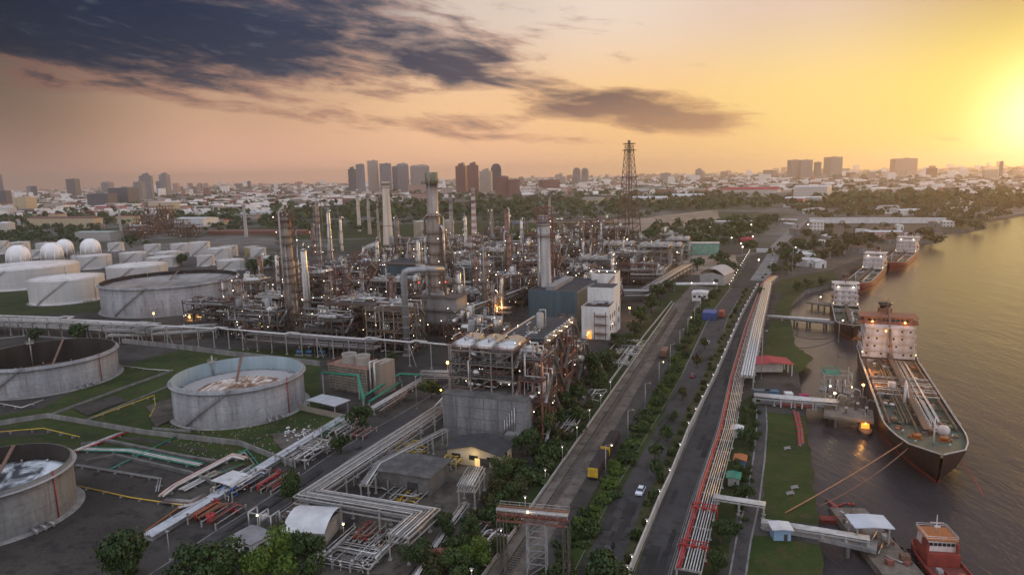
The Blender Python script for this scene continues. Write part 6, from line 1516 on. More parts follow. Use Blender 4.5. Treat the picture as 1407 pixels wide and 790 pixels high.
    if crane:
        MB().ball(-B*.2, yf-5, zf+1.2, 1.7, 16, 10).build('white_dome', shipwhite, o)
        yc = ym+6; mb = MB(); mb.tube([(B*.10, yc+14, F), (B*.10, yc+14, F+9)], [.5, .35], 9); mb.tube([(B*.10, yc+14, F+8.6), (B*.12, yc+24, F+6.5)], [.3, .16], 7); mb.beam((B*.1-1.4, yc+14, F+7), (B*.1+1.4, yc+14, F+7), .2); mb.build('white_derrick', shipwhite, o)
        mb = MB(); mb.tube([(0, y0+5, F), (0, y0+5, F+7)], .6, 10); mb.tube([(0, y0+5, F+6), (0, y0-8, zt+7)], [.55, .3], 8); mb.build('stowed_crane', mat('crane_brown', (.16, .10, .075), (.11, .07, .055), .5, .6), o)
        MB().box(B*.18, ym+3, F-.05, 2.2, 2.2, 3.2).build('deck_locker', shipwhite, o)
        for k in range(4): MB().lathe([(.5, 0), (.5, 1.2), (1.0, 1.8), (.9, 2.2), (.01, 2.3)], 10, rr.uniform(-B*.3, B*.3), yf-8+rr.uniform(-3, 3), zf-1.2).build('vent_cowl', rr.choice((orange, palesteel, rust)), o)
        for k in range(90): 
            x_, y_ = rr.uniform(-B*.38, B*.38), rr.uniform(y0, y1); MB().box(x_, y_, F-.06, rr.uniform(.8, 2), rr.uniform(.8, 2.4), rr.uniform(.6, 1.6)).build('deck_gear', rr.choice((deckbrown, rust, orange, deckgreen, palesteel)), o)
        for k in range(6):
            x_, y_ = rr.uniform(-B*.36, -B*.08), ym+6+rr.uniform(-6, 16)
            MB().tube([(x_+1.6*cos(j*.55), y_+1.9*sin(j*.55), F+.3+j*.02) for j in range(24)], .17, 6).build('hose_coil', blackpaint, o)
        for s_ in (-1, 1): MB().tube([(s_*B*.42, y0+4, F+1.1), (s_*B*.42, y1-6, F+1.1)], .38, 8).build('deck_main', rust, o)
        for s_ in (-1, 1): MB().tube([(s_*B*.30, ym-2, F+.4), (s_*B*.30, ym+14, F+.4)], .5, 9).build('cargo_hose', blackpaint, o)
    for s_ in (-1, 1):
        lamp_part(o, (s_*hw*.62, yb+bl*.25+.9, zt+1.2), lamps, .5 if crane else .7)
        lamp_part(o, (s_*hw*1.0, ya+.9, z0+househ*.18), lampy, .3)
    return o
bow = G(1287, 664, WZ); stern = G(1214, 505, WZ); hv = (bow-stern); head = math.atan2(hv.x, hv.y)
LA = 128.0
ship(bow, head, LA, 20.5, 9, 6.0, 'largest tanker at the jetty, white bridge front with orange lamps and green deck', househ=12.5, land='the largest tanker', bridge=shiporange, seed=3, aft=.19)
hd = Vector((sin(head), cos(head), 0)); sdv = Vector((cos(head), -sin(head), 0)); mid = bow-hd*(LA/2)
for a, b, z, e_ in ((-7, -38, 17, 180), (7, -38, 17, 180), (-8.5, -18, 4, 1800), (-9, 3, 4, 900), (3, 8, 6, 500), (0, 40, 8, 400), (0, -30, 10, 900)):
    lt = bpy.data.lights.new('ship_light', 'POINT'); lt.energy = e_; lt.color = (1, .45, .12); lt.shadow_soft_size = .5; lo_ = bpy.data.objects.new('ship_light', lt); C.objects.link(lo_); q = mid+hd*b+sdv*(-a); lo_.location = (q.x, q.y, WZ+6+z)
def ship_px(ub, vb, us, vs_, label, hgt, Lmin, B, **k):
    b = G(ub, vb, WZ); s_ = G(us, vs_, WZ); v_ = b-s_; L_ = max(Lmin, v_.length); return ship(b, math.atan2(v_.x, v_.y), L_, B, 6, 4.5, label, househ=hgt, detail=False, crane=False, lamps=lampw, aft=.26, **k)
ship_px(1170, 467, 1158, 424, 'smaller tanker behind the largest one, white bridge and green pipe deck facing us', 9, 60, 13.5, seed=5, land='the second tanker')
ship_px(1172, 404, 1206, 372, 'third tanker from us with rusty red side, berthed beyond the small jetty', 8, 70, 15, hull=hullred, seed=6, land='the third tanker')
ship_px(1222, 373, 1250, 350, 'farthest rust red tanker with pale bridge in the orange haze', 10, 80, 17, hull=hullred, deck=deckbrown, seed=7, land='the farthest tanker')
# jetties
def jetty(px, w, z, label, m=concrete, name='jetty', land=None, piles=6.0, th=.8):
    P = [G(u, v, 0) for u, v in px]; o0 = Vector((P[0].x, P[0].y, 0)); o = thing(name, label, 'jetty', o0, 0, 'concrete jetties', False, land); L_ = [p-o0 for p in P]
    a, b = offset_path(L_, -w/2), offset_path(L_, w/2); mb = MB()
    for i in range(len(L_)-1): mb.prism([(a[i].x, a[i].y), (b[i].x, b[i].y), (b[i+1].x, b[i+1].y), (a[i+1].x, a[i+1].y)], z-th, z)
    mb.build('deck', m, o)
    for i in range(len(L_)-1):
        d = L_[i+1]-L_[i]; k = max(1, int(d.length/piles))
        for j in range(k):
            q = L_[i]+d*((j+.5)/k); n_ = Vector((d.y, -d.x, 0)).normalized()
            for s_ in (-1, 1): MB().cyl(q.x+n_.x*s_*(w/2-.6), q.y+n_.y*s_*(w/2-.6), WZ-1.5, .45, z-th-WZ+1.5, 10).build('pile', darkconc, o)
    return o
brownconc = mat('brown_concrete', (.20, .165, .13), (.12, .10, .08), .3, .9, fine=(1.2, .4))
jetty([(1034, 549), (1120, 556), (1150, 558)], 7, .45, 'straight jetty carrying white pipes out to the largest tanker', concrete, land='the pipe jetty')
jetty([(1132, 566), (1200, 574)], 12, .75, 'brown concrete loading platform beside the largest tanker', brownconc, land='the loading platform')
jetty([(1126, 534), (1172, 540)], 6, .5, 'pale dolphin deck beneath the green railed frame', concrete)
jetty([(1085, 437), (1120, 441), (1148, 444)], 6, .4, 'small jetty with white pipes beside the second tanker', concrete, land='the small jetty')
jetty([(1112, 415), (1146, 420)], 8, .5, 'old brown jetty head beside the bridge of the second tanker', brownconc)
jetty([(1148, 388), (1176, 391)], 5, .4, 'far jetty at the stern of the third tanker', concrete)
pipe_rack([G(1036, 543, 3), G(1150, 552, 3)], 4.6, [2.6], [(-1.6+.8*k, .34, 0, (pipewhite, alu, pipewhite)[k % 3]) for k in range(5)], 'thick white pipes on the jetty out to the largest tanker', 7, palesteel, group='pipe bundles on the jetties', base=.45)
pipe_rack([G(1054, 434, 2), G(1140, 440, 2)], 3, [1.8], [(-1+.7*k, .26, 0, pipewhite) for k in range(4)], 'thin white pipes on the small jetty by the second tanker', 7, palesteel, group='pipe bundles on the jetties')
# red roofed pavilion
o = shed(G(1057, 512), 15, 10, 4.6, 'open pavilion with bright crimson roof and white posts by the quay', 'pavilion', wall=whiteroof, roof=redroof, openside=True, pitch=.12, rz=RZ+.28, name='red_roof_pavilion', land='the crimson roofed pavilion')
MB().box(0, 3, 0, 11, 4, 3.4).build('back_room', cladwhite, o)
for k, (u, v, w, d, h, m_, lab) in enumerate(((1046, 548, 5.5, 2.6, 2.8, MATS['cladding_blue'] if 'cladding_blue' in MATS else cladblue, 'blue steel container at the shore end of the pipe jetty'), (1060, 549, 4.5, 2.6, 2.8, mat('container_blue', (.05, .13, .22), (.04, .10, .17), .4, .6), 'second blue container, nearer to the white box on the jetty'), (1083, 551, 2.6, 2.6, 2.6, cladwhite, 'white equipment box on the pipe jetty'), (1104, 549, 3.2, 1.6, 1.4, mat('magenta_cover', (.42, .03, .13), (.30, .02, .10), .5, .6), 'magenta covered bundle on the pipe jetty'))):
    q = G(u, v); o = thing('container', lab, 'container', Vector((q.x, q.y, .46)), RZ+.2, 'boxes on the pipe jetty'); MB().box(0, 0, 0, w, d, h).build('body', m_, o)
    mb = MB(); 
    for j in range(int(w/.6)): mb.box(-w/2+.3+j*.6, -d/2-.04, .1, .25, .08, h-.2)
    mb.build('side_rib', m_, o); MB().box(0, 0, h+.002, w+.1, d+.1, .12).build('lid', m_, o)
# green railed loading frame
q = G(1148, 540); o = thing('loading_frame', 'open steel loading frame with green railing standing in the water', 'loading frame', Vector((q.x, q.y, .5)), RZ+.1, None, False, 'the green railed frame')
mb = MB()
for x in (-4.5, 0, 4.5):
    for y in (-3, 3): mb.beam((x, y, 0), (x, y, 7.5 if x < 4 else 8.5), .3)
for z in (3.4, 7): mb.beam((-4.5, -3, z), (4.5, -3, z), .25); mb.beam((-4.5, 3, z), (4.5, 3, z), .25); mb.beam((-4.5, -3, z), (-4.5, 3, z), .25); mb.beam((4.5, -3, z), (4.5, 3, z), .25)
mb.build('steel_frame', palesteel, o)
MB().box(-1.8, 0, 7.16, 5, 6, .14).build('platform', pipegreen, o); MB().rail([(-4.3, -3, 7.3), (.6, -3, 7.3), (.6, 3, 7.3), (-4.3, 3, 7.3), (-4.3, -3, 7.3)], 1.1, .12).build('guard_rail', pipegreen, o)
for k in range(3): MB().tube([(-3+k*2.4, -2, .2), (-3+k*2.4, -2, 5), (-3+k*2.4, -5, 6), (-3+k*2.4, -7, 3)], .2, 7).build('loading_arm', palesteel, o)
lamp_part(o, (4.6, -3.2, 3.0), lampy, .35)
for u, v, n_ in ((1185, 548, 'orange'), (1146, 560, 'yellow')):
    lamp_post(G(u, v), 5, n_+' lamp on a post at the loading platform', lampo if n_ == 'orange' else lampy, group='lamps on the loading platform', head=.4, base=.4)
for i, (u, v) in enumerate(((1140, 556), (1150, 564), (1162, 572), (1178, 566), (1170, 556), (1190, 572))):
    q = G(u, v); o = thing('hose_reel', 'loading hose tower', 'hose tower', Vector((q.x, q.y, .75)), RZ, 'hose towers on the loading platform', True)
    MB().box(0, 0, 0, 1.8, 1.8, .4).build('base_slab', darkconc, o); MB().tube([(0, 0, .3), (0, 0, 4), (.8, 0, 5), (2.4, .6, 4.2), (3, .8, 1.5)], .2, 7).build('hose', (rust, palesteel, pipedark)[i % 3], o); MB().lathe([(.5, 2), (.5, 2.6), (.01, 2.7)], 10).build('swivel', palesteel, o)
# launch with orange lamp
q = G(1188, 592, WZ); o = thing('launch', 'small work launch with a bright orange lit cabin beside the largest tanker', 'boat', Vector((q.x, q.y, WZ)), -head)
mb = MB(); pr = [(-1.8, -5), (1.8, -5), (1.9, 2), (1.2, 4.6), (0, 6), (-1.2, 4.6), (-1.9, 2)]; n_ = len(pr)
mb.add([(x*.8, y*.95, -.4) for x, y in pr]+[(x, y, 1.2) for x, y in pr], [tuple(range(n_, 2*n_)), tuple(range(n_))[::-1]]+[(i, (i+1) % n_, n_+(i+1) % n_, n_+i) for i in range(n_)]); mb.build('hull', rust, o)
MB().box(0, -1, 1.203, 2.4, 4, 2.0, taper=.9).build('cabin', glow('cabin_orange', (1, .42, .05), .7), o); MB().box(0, -1, 3.25, 2.8, 4.4, .15).build('roof', orange, o); MB().tube([(0, -1, 3.3), (0, -1, 6)], .08, 6).build('mast', palesteel, o); lamp_part(o, (0, 1.3, 3.0), lampo, .35)
lt = bpy.data.lights.new('launch_light', 'POINT'); lt.energy = 260; lt.color = (1, .45, .1); lo_ = bpy.data.objects.new('launch_light', lt); C.objects.link(lo_); lo_.location = (q.x-2, q.y-2, 2)
# mooring ropes, booms
def rope(p, q_, r, m_, label, sag=1.5, name='mooring_rope', group='mooring ropes', n=14):
    p, q_ = Vector(p), Vector(q_); o = MB().tube([tuple((p.lerp(q_, t/n)-p)-Vector((0, 0, sag*4*(t/n)*(1-t/n)))) for t in range(n+1)], r, 6).build(name, m_); o.location = p; return tag(o, label, 'rope', group)
bz = WZ+8.2; bt = bow-hd*5
rope((bt.x-5, bt.y+5, bz), G(1079, 704, .3), .16, mat('rope_orange', (.46, .22, .10), (.30, .15, .08), 2, .9), 'upper orange mooring rope from the bow of the largest tanker to the lawn', .5)
rope((bt.x-3, bt.y+4, bz), G(1128, 694, .3), .16, mat('rope_brown', (.26, .13, .08), (.16, .09, .06), 2, .9), 'lower brown mooring rope from the bow of the largest tanker to the quay edge', 1.6)
rope((bow.x+6, bow.y+4, bz-1), (bow.x+7, bow.y-8, WZ+.2), .1, pipered, 'thin red line hanging from the far side of the largest bow', -1.0)
rope(G(1095, 462, .4), G(1148, 463, WZ+5), .14, blackpaint, 'dark rope from the quay to the bow of the second tanker', 1.2)
rope(G(1096, 478, .4), G(1150, 466, WZ+5), .14, blackpaint, 'lower dark rope from the quay towards the second tanker', 1.2)
floatred = mat('float_red', (.42, .05, .035), (.28, .035, .03), 1, .6)
def boom(px, z, n, label, r=.5, group='red float booms'):
    P = [G(u, v, z) for u, v in px]; o = thing('float_boom', label, 'boom', P[0], 0, group); L_ = [p-P[0] for p in P]; tot = sum((b-a).length for a, b in zip(L_[:-1], L_[1:])); k = 0
    for a, b in zip(L_[:-1], L_[1:]):
        m_ = max(1, int(n*(b-a).length/tot))
        for j in range(m_):
            q = a.lerp(b, j/m_); MB().ball(q.x, q.y, r*.4, r, 8, 5, 0, .8).build('float', floatred if k % 3 else darkconc, o); k += 1
    MB().tube(L_ if len(L_) > 1 else L_*2, .08, 5).build('line', blackpaint, o)
boom([(1096, 568), (1101, 590), (1103, 612)], .05, 26, 'heap line of red floats lying on the lawn edge by the quay', .55)
boom([(1091, 565), (1097, 590), (1099, 615)], .05, 26, 'second line of red floats right beside the first on the lawn', .55)
boom([(1137, 688), (1150, 700), (1174, 709)], WZ, 16, 'red float boom curling in the water near the nearest quay corner', .6)
boom([(1140, 700), (1160, 692), (1178, 694)], WZ, 10, 'thin loop of dark red floats behind the curling boom', .45)
o = thing('guard_railing', 'bright red railing along the lawn side of the pipe jetty', 'railing', G(1072, 559), 0); L_ = [G(1072, 559)-Vector(o.location), G(1116, 562)-Vector(o.location)]
MB().rail([tuple(p+Vector((0, 0, .1))) for p in L_], 1.3, .2, 1.2).build('rail', floatred, o)
for k in range(4): p = L_[0].lerp(L_[1], k/3); MB().box(p.x, p.y-.4, 0, .35, .35, 3).build('post', whiteroof, o)
# nearest berth: red pontoon, canopy, barge, tug
q = G(1150, 716, WZ); o = thing('pontoon', 'low dark red pontoon at the nearest quay corner', 'pontoon', q, -.12); MB().box(0, 0, -.4, 8.5, 2.2, 1.2).build('hull', hullred, o); MB().rail([(-4.2, -1, .8), (4.2, -1, .8), (4.2, 1, .8)], 1, .1).build('guard_rail', floatred, o)
q = G(1190, 745, WZ); o = thing('work_barge', 'cluttered grey work barge moored beside the red tug', 'barge', Vector((q.x+1, q.y, WZ)), -.08)
MB().box(0, -2, -.6, 8.2, 30, 2.2).build('hull', brownconc, o); rr = random.Random(9)
for k in range(22): MB().box(rr.uniform(-3.4, 3.4), rr.uniform(-14, 11), 1.6, rr.uniform(.5, 2), rr.uniform(.5, 2.2), rr.uniform(.4, 1.5), rr.uniform(0, 3)).build('deck_gear', rr.choice((rust, palesteel, brownconc, pipedark, redsteel)), o)
for k in range(5): MB().tube([(rr.uniform(-3, 3), -12+k*4, 1.9), (rr.uniform(-3, 3), -9+k*5, 2.2)], .18, 6).build('pipe', rr.choice((galv, rust)), o)
for k in range(8): MB().lathe([(.5, -.5), (.7, -.2), (.7, .2), (.5, .5)], 10, 4.4, -15+k*3.6, .8).build('tyre_fender', blackpaint, o)
shed(G(1193, 738, 0), 7.2, 5.0, 3.6, 'pale blue-white canopy roof over the nearest landing stage', 'canopy', roof=mat('pale_canopy2', (.55, .60, .66), (.46, .50, .55), .3, .5), openside=True, pitch=.06, rz=-.1, name='landing_canopy', wall=palesteel)
jetty([(1048, 722), (1130, 735), (1205, 752)], 4.5, .4, 'nearest jetty crossing from the lawn to the work barge', concrete, land='the nearest jetty')
pipe_rack([G(1046, 716, 1.5), G(1130, 729, 1.5), G(1195, 740, 1.5)], 2.6, [1.3], [(-.9+.45*k, .15, 0, pipewhite) for k in range(5)], 'low white pipes along the nearest jetty', 6, palesteel, group='pipe bundles on the jetties', base=.4)
o = shed(G(1072, 738), 3.6, 3, 2.6, 'small pale blue hut on the lawn by the nearest jetty', 'hut', wall=mat('hut_blue', (.25, .38, .52), (.2, .3, .42), .4, .6), roof=whiteroof, pitch=.1, rz=-.1, name='hut')
for u, v in ((1082, 618), (1086, 680), (1092, 672)):
    q = G(u, v); o = thing('bench', 'pale slatted bench', 'bench', q, .3, 'pale benches on the lawn', True); MB().box(0, 0, .42, 2.2, .5, .08).build('seat', palesteel, o); MB().box(0, .25, .5, 2.2, .06, .5).build('backrest', palesteel, o)
    for x in (-.9, .9): MB().box(x, 0, 0, .08, .5, .42).build('leg', palesteel, o)
q = G(1278, 780, WZ); o = thing('tug_boat', 'red hulled tug with white wheelhouse front and orange roof in the bottom corner', 'boat', Vector((q.x, q.y-8, WZ)), pi-.16, None, False, 'the red tug')
sec = []
for k in range(17):
    y = -.5+k/16; w = 1-.35*max(0, (-y-.3)/.2) if y < .1 else max(.04, 1-((y-.1)/.4)**2.2); sec.append((w*4.4, y*34, 2.2+1.8*max(0, (y-.1)/.4)**1.5))
mb = MB(); dk = MB()
for i in range(16):
    a, b = sec[i], sec[i+1]
    for s_ in (-1, 1):
        f_ = [(s_*a[0]*.86, a[1], -.6), (s_*b[0]*.86, b[1], -.6), (s_*b[0], b[1], b[2]+.7), (s_*a[0], a[1], a[2]+.7)]; mb.quad(*(f_ if s_ > 0 else f_[::-1])); mb.beam((s_*a[0], a[1], a[2]+.7), (s_*b[0], b[1], b[2]+.7), .3, .3)
    dk.quad((-a[0], a[1], a[2]), (a[0], a[1], a[2]), (b[0], b[1], b[2]), (-b[0], b[1], b[2]))
a = sec[0]; mb.quad((-a[0], a[1], -.6), (a[0], a[1], -.6), (a[0], a[1], a[2]+.7), (-a[0], a[1], a[2]+.7))
o.scale = (.86, .86, .86); tugred = mat('tug_red', (.30, .05, .035), (.16, .035, .028), .6, .55); mb.build('hull', tugred, o); dk.build('deck', mat('tug_deck', (.22, .06, .045), (.14, .05, .04), .6, .7), o)
hs = MB().box(0, -10, 2.2, 7.2, 8, 3.2).build('deck_house', tugred, o); w2 = MB().box(0, -10.5, 5.41, 6.4, 6, 2.8, taper=.94).build('wheelhouse', shipwhite, o)
for s_ in (-1, 1): MB().box(s_*3.3, -8.3, 5.5, .5, 3, 2.2).build('side_panel', tugred, o)
for k in range(6): MB().box(-2.4+k*.96, -7.52, 6.8, .75, .1, .75).build('window', glass, w2)
MB().box(0, -10.5, 8.22, 7, 6.8, .2).build('roof', orange, o); mb = MB(); mb.rail([(-3.4, -7.2, 8.42), (3.4, -7.2, 8.42), (3.4, -13.8, 8.42), (-3.4, -13.8, 8.42), (-3.4, -7.2, 8.42)], .9, .09); mb.build('guard_rail', shipwhite, o)
mb = MB(); mb.tube([(0, -11, 8.4), (0, -11, 13)], [.16, .08], 7); mb.beam((-1.5, -11, 11), (1.5, -11, 11), .12); mb.box(0, -10.6, 10, 1.4, .3, .3); mb.build('mast', shipwhite, o)
for k in range(7): MB().tube([(-3+k, -6.4, 2.3), (-3+k, -6.4, 5.3)], .09, 6).build('stanchion', shipwhite, o)
for k in range(16): MB().box(rr.uniform(-2.6, 2.6), rr.uniform(-4, 11), 2.25, rr.uniform(.5, 1.6), rr.uniform(.5, 2), rr.uniform(.4, 1.2)).build('deck_gear', rr.choice((tugred, rust, orange, palesteel, blackpaint)), o)
for k in range(9):
    for s_ in (-1, 1): MB().lathe([(.5, -.25), (.65, 0), (.5, .25)], 10, s_*4.5, -14+k*2.8, 1.6).build('tyre_fender', blackpaint, o)
# masts on the quay
for u, v, vt, lab in ((1046, 520, 455, 'tallest twin lamp mast beside the crimson roofed pavilion'), (1133, 560, 530, 'lamp mast at the end of the pipe jetty'), (1122, 440, 408, 'lamp mast on the small jetty'), (1088, 390, 340, 'lone pale mast beyond the fat white pipes'), (1152, 470, 440, 'slim mast at the bow of the second tanker')):
    q = G(u, v); lamp_post(q, HT(q, vt), lab, lampw if vt != 455 else palesteel, group='harbour masts', head=.3, arm=1.4)
# ------------------------------------------------------------------ trees
def leafmat(name, ca, cb, cc):
    m = bpy.data.materials.new(name); m.use_nodes = True; n, l = m.node_tree.nodes, m.node_tree.links; b = n['Principled BSDF']; b.inputs['Roughness'].default_value = .6; b.inputs['Specular IOR Level'].default_value = .25
    g = n.new('ShaderNodeNewGeometry'); r = n.new('ShaderNodeValToRGB'); e = r.color_ramp.elements; e[0].color = (*ca, 1); e[1].color = (*cb, 1); q = e.new(.5); q.color = (*cc, 1)
    t = n.new('ShaderNodeTexNoise'); t.inputs['Scale'].default_value = .35; t.inputs['Detail'].default_value = 3; tc_ = n.new('ShaderNodeTexCoord'); l.new(tc_.outputs['Object'], t.inputs['Vector'])
    ad_ = n.new('ShaderNodeMath'); ad_.operation = 'MULTIPLY_ADD'; ad_.inputs[1].default_value = .55; l.new(g.outputs['Random Per Island'], ad_.inputs[0])
    mr = n.new('ShaderNodeMath'); mr.operation = 'MULTIPLY_ADD'; mr.inputs[1].default_value = 1.1; mr.inputs[2].default_value = -.3; l.new(t.outputs['Fac'], mr.inputs[0]); l.new(mr.outputs[0], ad_.inputs[2])
    l.new(ad_.outputs[0], r.inputs[0]); l.new(r.outputs[0], b.inputs['Base Color']); return m
leaf_dark = leafmat('leaf_dark', (.013, .030, .010), (.060, .090, .026), (.032, .058, .016))
leaf_mid = leafmat('leaf_mid', (.022, .042, .012), (.075, .105, .028), (.042, .070, .018))
leaf_bright = leafmat('leaf_bright', (.035, .065, .010), (.13, .17, .025), (.075, .12, .018))
leaf_olive = leafmat('leaf_olive', (.035, .038, .014), (.09, .085, .032), (.058, .058, .022))
bark = mat('bark', (.11, .085, .06), (.06, .045, .035), 2, .9)
def leafquad(mb, p, nrm, s, r_):
    n = (Vector(nrm)+Vector((r_.gauss(0, .5), r_.gauss(0, .5), r_.gauss(0, .5)))).normalized(); a = n.orthogonal().normalized(); b = n.cross(a); t = r_.uniform(0, 6.28)
    a, b = a*cos(t)+b*sin(t), b*cos(t)-a*sin(t); p = Vector(p); k = r_.uniform(.55, 1.0)
    mb.add([tuple(p-a*s-b*s*k*.4), tuple(p+a*s*.2-b*s*k), tuple(p+a*s+b*s*k*.3), tuple(p-a*s*.1+b*s*k)], [(0, 1, 2, 3)])
def crown_mesh(seed, nleaf, leaf, flat=.8, nb=9, spread=.55):
    """unit crown: radius about 1, base at z=0, top near 1.6*flat"""
    r_ = random.Random(seed); blobs = []
    for k in range(nb):
        a = 2*pi*k/nb+r_.uniform(-.5, .5); d = spread*r_.uniform(.3, 1.35) if k else 0
        blobs.append((d*cos(a), d*sin(a), flat*(.55+r_.uniform(-.32, .62)*(1.2-d)), r_.uniform(.20, .46)))
    mb = MB()
    for k in range(nleaf):
        x, y, z, r0 = r_.choice(blobs); v = Vector((r_.gauss(0, 1), r_.gauss(0, 1), r_.gauss(.25, 1))).normalized(); d = r0*r_.uniform(.55, 1.08)
        leafquad(mb, (x+v.x*d, y+v.y*d, max(.04, z+v.z*d*.9)), v, leaf*r_.uniform(.6, 1.3), r_)
    return mb
def trunk_mesh(seed):
    r_ = random.Random(seed); mb = MB(); mb.tube([(0, 0, 0), (.02, .01, .35), (0, .02, .75)], [.07, .05, .03], 7)
    for k in range(5):
        a = k*1.3+r_.uniform(0, 1); mb.tube([(0, .01, .32+.05*k), (.2*cos(a), .2*sin(a), .55+.05*k), (.42*cos(a), .42*sin(a), .85)], [.035, .024, .012], 5)
    return mb
LEAFM = {'dark': leaf_dark, 'mid': leaf_mid, 'bright': leaf_bright, 'olive': leaf_olive}
PROTO = {}
def tree(p, w, h, kind='dark', size=1, label=None, auto=True, group='single trees', bush=False, seed=0, cat='tree', name=None):
    """w, h: crown width and total height in metres; size: 0 far, 1 middle, 2 near"""
    key = (kind, size, seed % 5, bush)
    if key not in PROTO:
        nl, lf = ((220, .15), (620, .095), (2600, .05))[size]
        cm = crown_mesh(seed % 5+10*size+(100 if bush else 0), nl, lf, .62 if bush else .8, 11 if bush else 9).mesh('crown', LEAFM[kind])
        PROTO[key] = (cm, trunk_mesh(seed % 3).mesh('trunk', bark))
    cm, tm = PROTO[key]
    o = thing(name or ('bush' if bush else 'broadleaf_tree'), label or '', cat if not bush else 'bush', Vector((p[0], p[1], 0)), (seed*1.7) % 6.28, group, auto and label is not None)
    th = 0 if bush else h*.16
    t = bpy.data.objects.new('trunk', tm); C.objects.link(t); t.parent = o; t.scale = (w*.5, w*.5, (h*.8) if not bush else h*.6)
    c_ = bpy.data.objects.new('crown', cm); C.objects.link(c_); c_.parent = o; c_.location = (0, 0, th); c_.scale = (w*(.42+.17*((seed*7) % 5)/4), w*(.42+.17*((seed*3) % 5)/4), (h-th)/1.15)
    return o
def tpx(u, vb, wpx, hpx, kind, size, label, bush=False, seed=0, auto=True, group='single trees'):
    p = G(u, vb); k = ppm(p); return tree(p, wpx/k*1.22, hpx/k/.95, kind, size, label, auto, group, bush, seed)
for i, a in enumerate(((176, 806, 92, 82, 'dark', 2, 'big dark round tree at the bottom edge left of the road'), (268, 812, 70, 66, 'dark', 2, 'dark spreading tree at the bottom edge right of the road'), (306, 808, 64, 68, 'mid', 2, 'mid green tree touching the dark spreading tree at the bottom edge'), (388, 812, 66, 82, 'bright', 2, 'bright lime green tree in front of the curved white shed'), (428, 800, 62, 70, 'dark', 2, 'dark tree behind the bright lime green tree'), (403, 692, 40, 50, 'mid', 2, 'single mid green tree with bare trunk at the bend of the main pipe rack'), (832, 812, 74, 60, 'dark', 2, 'black green tree at the bottom edge in front of the headlights'), (358, 800, 44, 50, 'mid', 2, 'mid green bushy tree beside the white cabin'))):
    tpx(*a[:6], a[6], seed=i, auto=False, group=None)
for i, (u, v, w, h, k, s_) in enumerate(((468, 624, 30, 30, 'dark', 1), (497, 590, 34, 34, 'dark', 1), (537, 510, 24, 26, 'dark', 1), (593, 548, 26, 28, 'mid', 1), (110, 470, 26, 26, 'dark', 1), (48, 468, 24, 18, 'dark', 1), (350, 378, 24, 22, 'dark', 1), (378, 372, 26, 20, 'dark', 1), (250, 366, 18, 18, 'dark', 1), (318, 350, 14, 14, 'dark', 1), (180, 340, 24, 16, 'dark', 0), (205, 345, 18, 14, 'dark', 0), (797, 600, 18, 20, 'dark', 1), (816, 522, 34, 40, 'dark', 1), (832, 508, 24, 28, 'dark', 1), (808, 505, 20, 22, 'mid', 1), (880, 446, 28, 26, 'mid', 1), (895, 430, 26, 26, 'dark', 1), (905, 412, 24, 24, 'dark', 1), (918, 400, 18, 16, 'dark', 1), (872, 462, 24, 22, 'olive', 1), (1022, 612, 22, 26, 'dark', 1), (1014, 655, 20, 26, 'dark', 1), (1022, 690, 22, 28, 'dark', 1), (990, 748, 34, 36, 'dark', 2), (984, 790, 40, 36, 'dark', 2), (1024, 575, 16, 18, 'mid', 1), (900, 632, 22, 26, 'mid', 1), (903, 660, 24, 30, 'dark', 1), (917, 606, 20, 24, 'mid', 1), (925, 580, 16, 18, 'mid', 1), (938, 550, 16, 20, 'olive', 1), (958, 506, 16, 20, 'olive', 1), (968, 480, 14, 18, 'mid', 1), (895, 690, 14, 18, 'mid', 1), (1000, 378, 30, 22, 'dark', 1), (958, 372, 20, 18, 'dark', 1), (990, 362, 24, 16, 'dark', 0), (940, 356, 14, 12, 'dark', 0), (876, 362, 26, 18, 'dark', 1), (800, 352, 34, 22, 'dark', 1), (780, 358, 26, 18, 'dark', 1), (815, 362, 24, 18, 'mid', 1), (895, 335, 24, 16, 'dark', 0), (860, 330, 30, 18, 'dark', 0), (1080, 360, 26, 22, 'dark', 1), (1100, 350, 26, 22, 'dark', 1), (1064, 378, 18, 16, 'dark', 1), (1092, 368, 24, 20, 'olive', 1), (1118, 345, 20, 18, 'olive', 1), (1165, 340, 22, 22, 'olive', 1), (1180, 345, 24, 22, 'olive', 1), (1198, 338, 18, 18, 'olive', 1), (1150, 352, 24, 18, 'olive', 1), (1130, 358, 22, 16, 'olive', 1), (1020, 330, 24, 24, 'dark', 0), (1044, 322, 20, 20, 'dark', 0), (1008, 322, 22, 18, 'dark', 0), (1030, 345, 18, 16, 'dark', 0), (1285, 335, 26, 14, 'olive', 0), (1270, 328, 30, 16, 'olive', 0), (1340, 316, 22, 12, 'olive', 0), (1320, 312, 22, 12, 'olive', 0), (1045, 408, 12, 14, 'dark', 1), (1095, 400, 16, 14, 'mid', 1), (1110, 394, 16, 12, 'olive', 1), (1130, 392, 18, 12, 'olive', 1), (690, 660, 34, 34, 'mid', 2), (740, 600, 44, 44, 'mid', 2), (722, 628, 38, 38, 'dark', 2), (705, 690, 32, 30, 'mid', 2), (758, 582, 34, 30, 'dark', 1), (775, 560, 26, 22, 'dark', 1), (660, 780, 44, 40, 'bright', 2), (630, 800, 50, 46, 'mid', 2), (688, 762, 34, 30, 'mid', 2), (610, 735, 36, 34, 'dark', 2), (575, 780, 44, 40, 'dark', 2), (648, 738, 30, 28, 'mid', 2), (625, 590, 36, 26, 'dark', 2))):
    tpx(u, v, w, h, k, s_, {'dark': 'dark rounded tree', 'mid': 'mid green leafy tree', 'bright': 'bright green leafy tree', 'olive': 'olive brown tree'}[k], seed=i)
rt = random.Random(77)
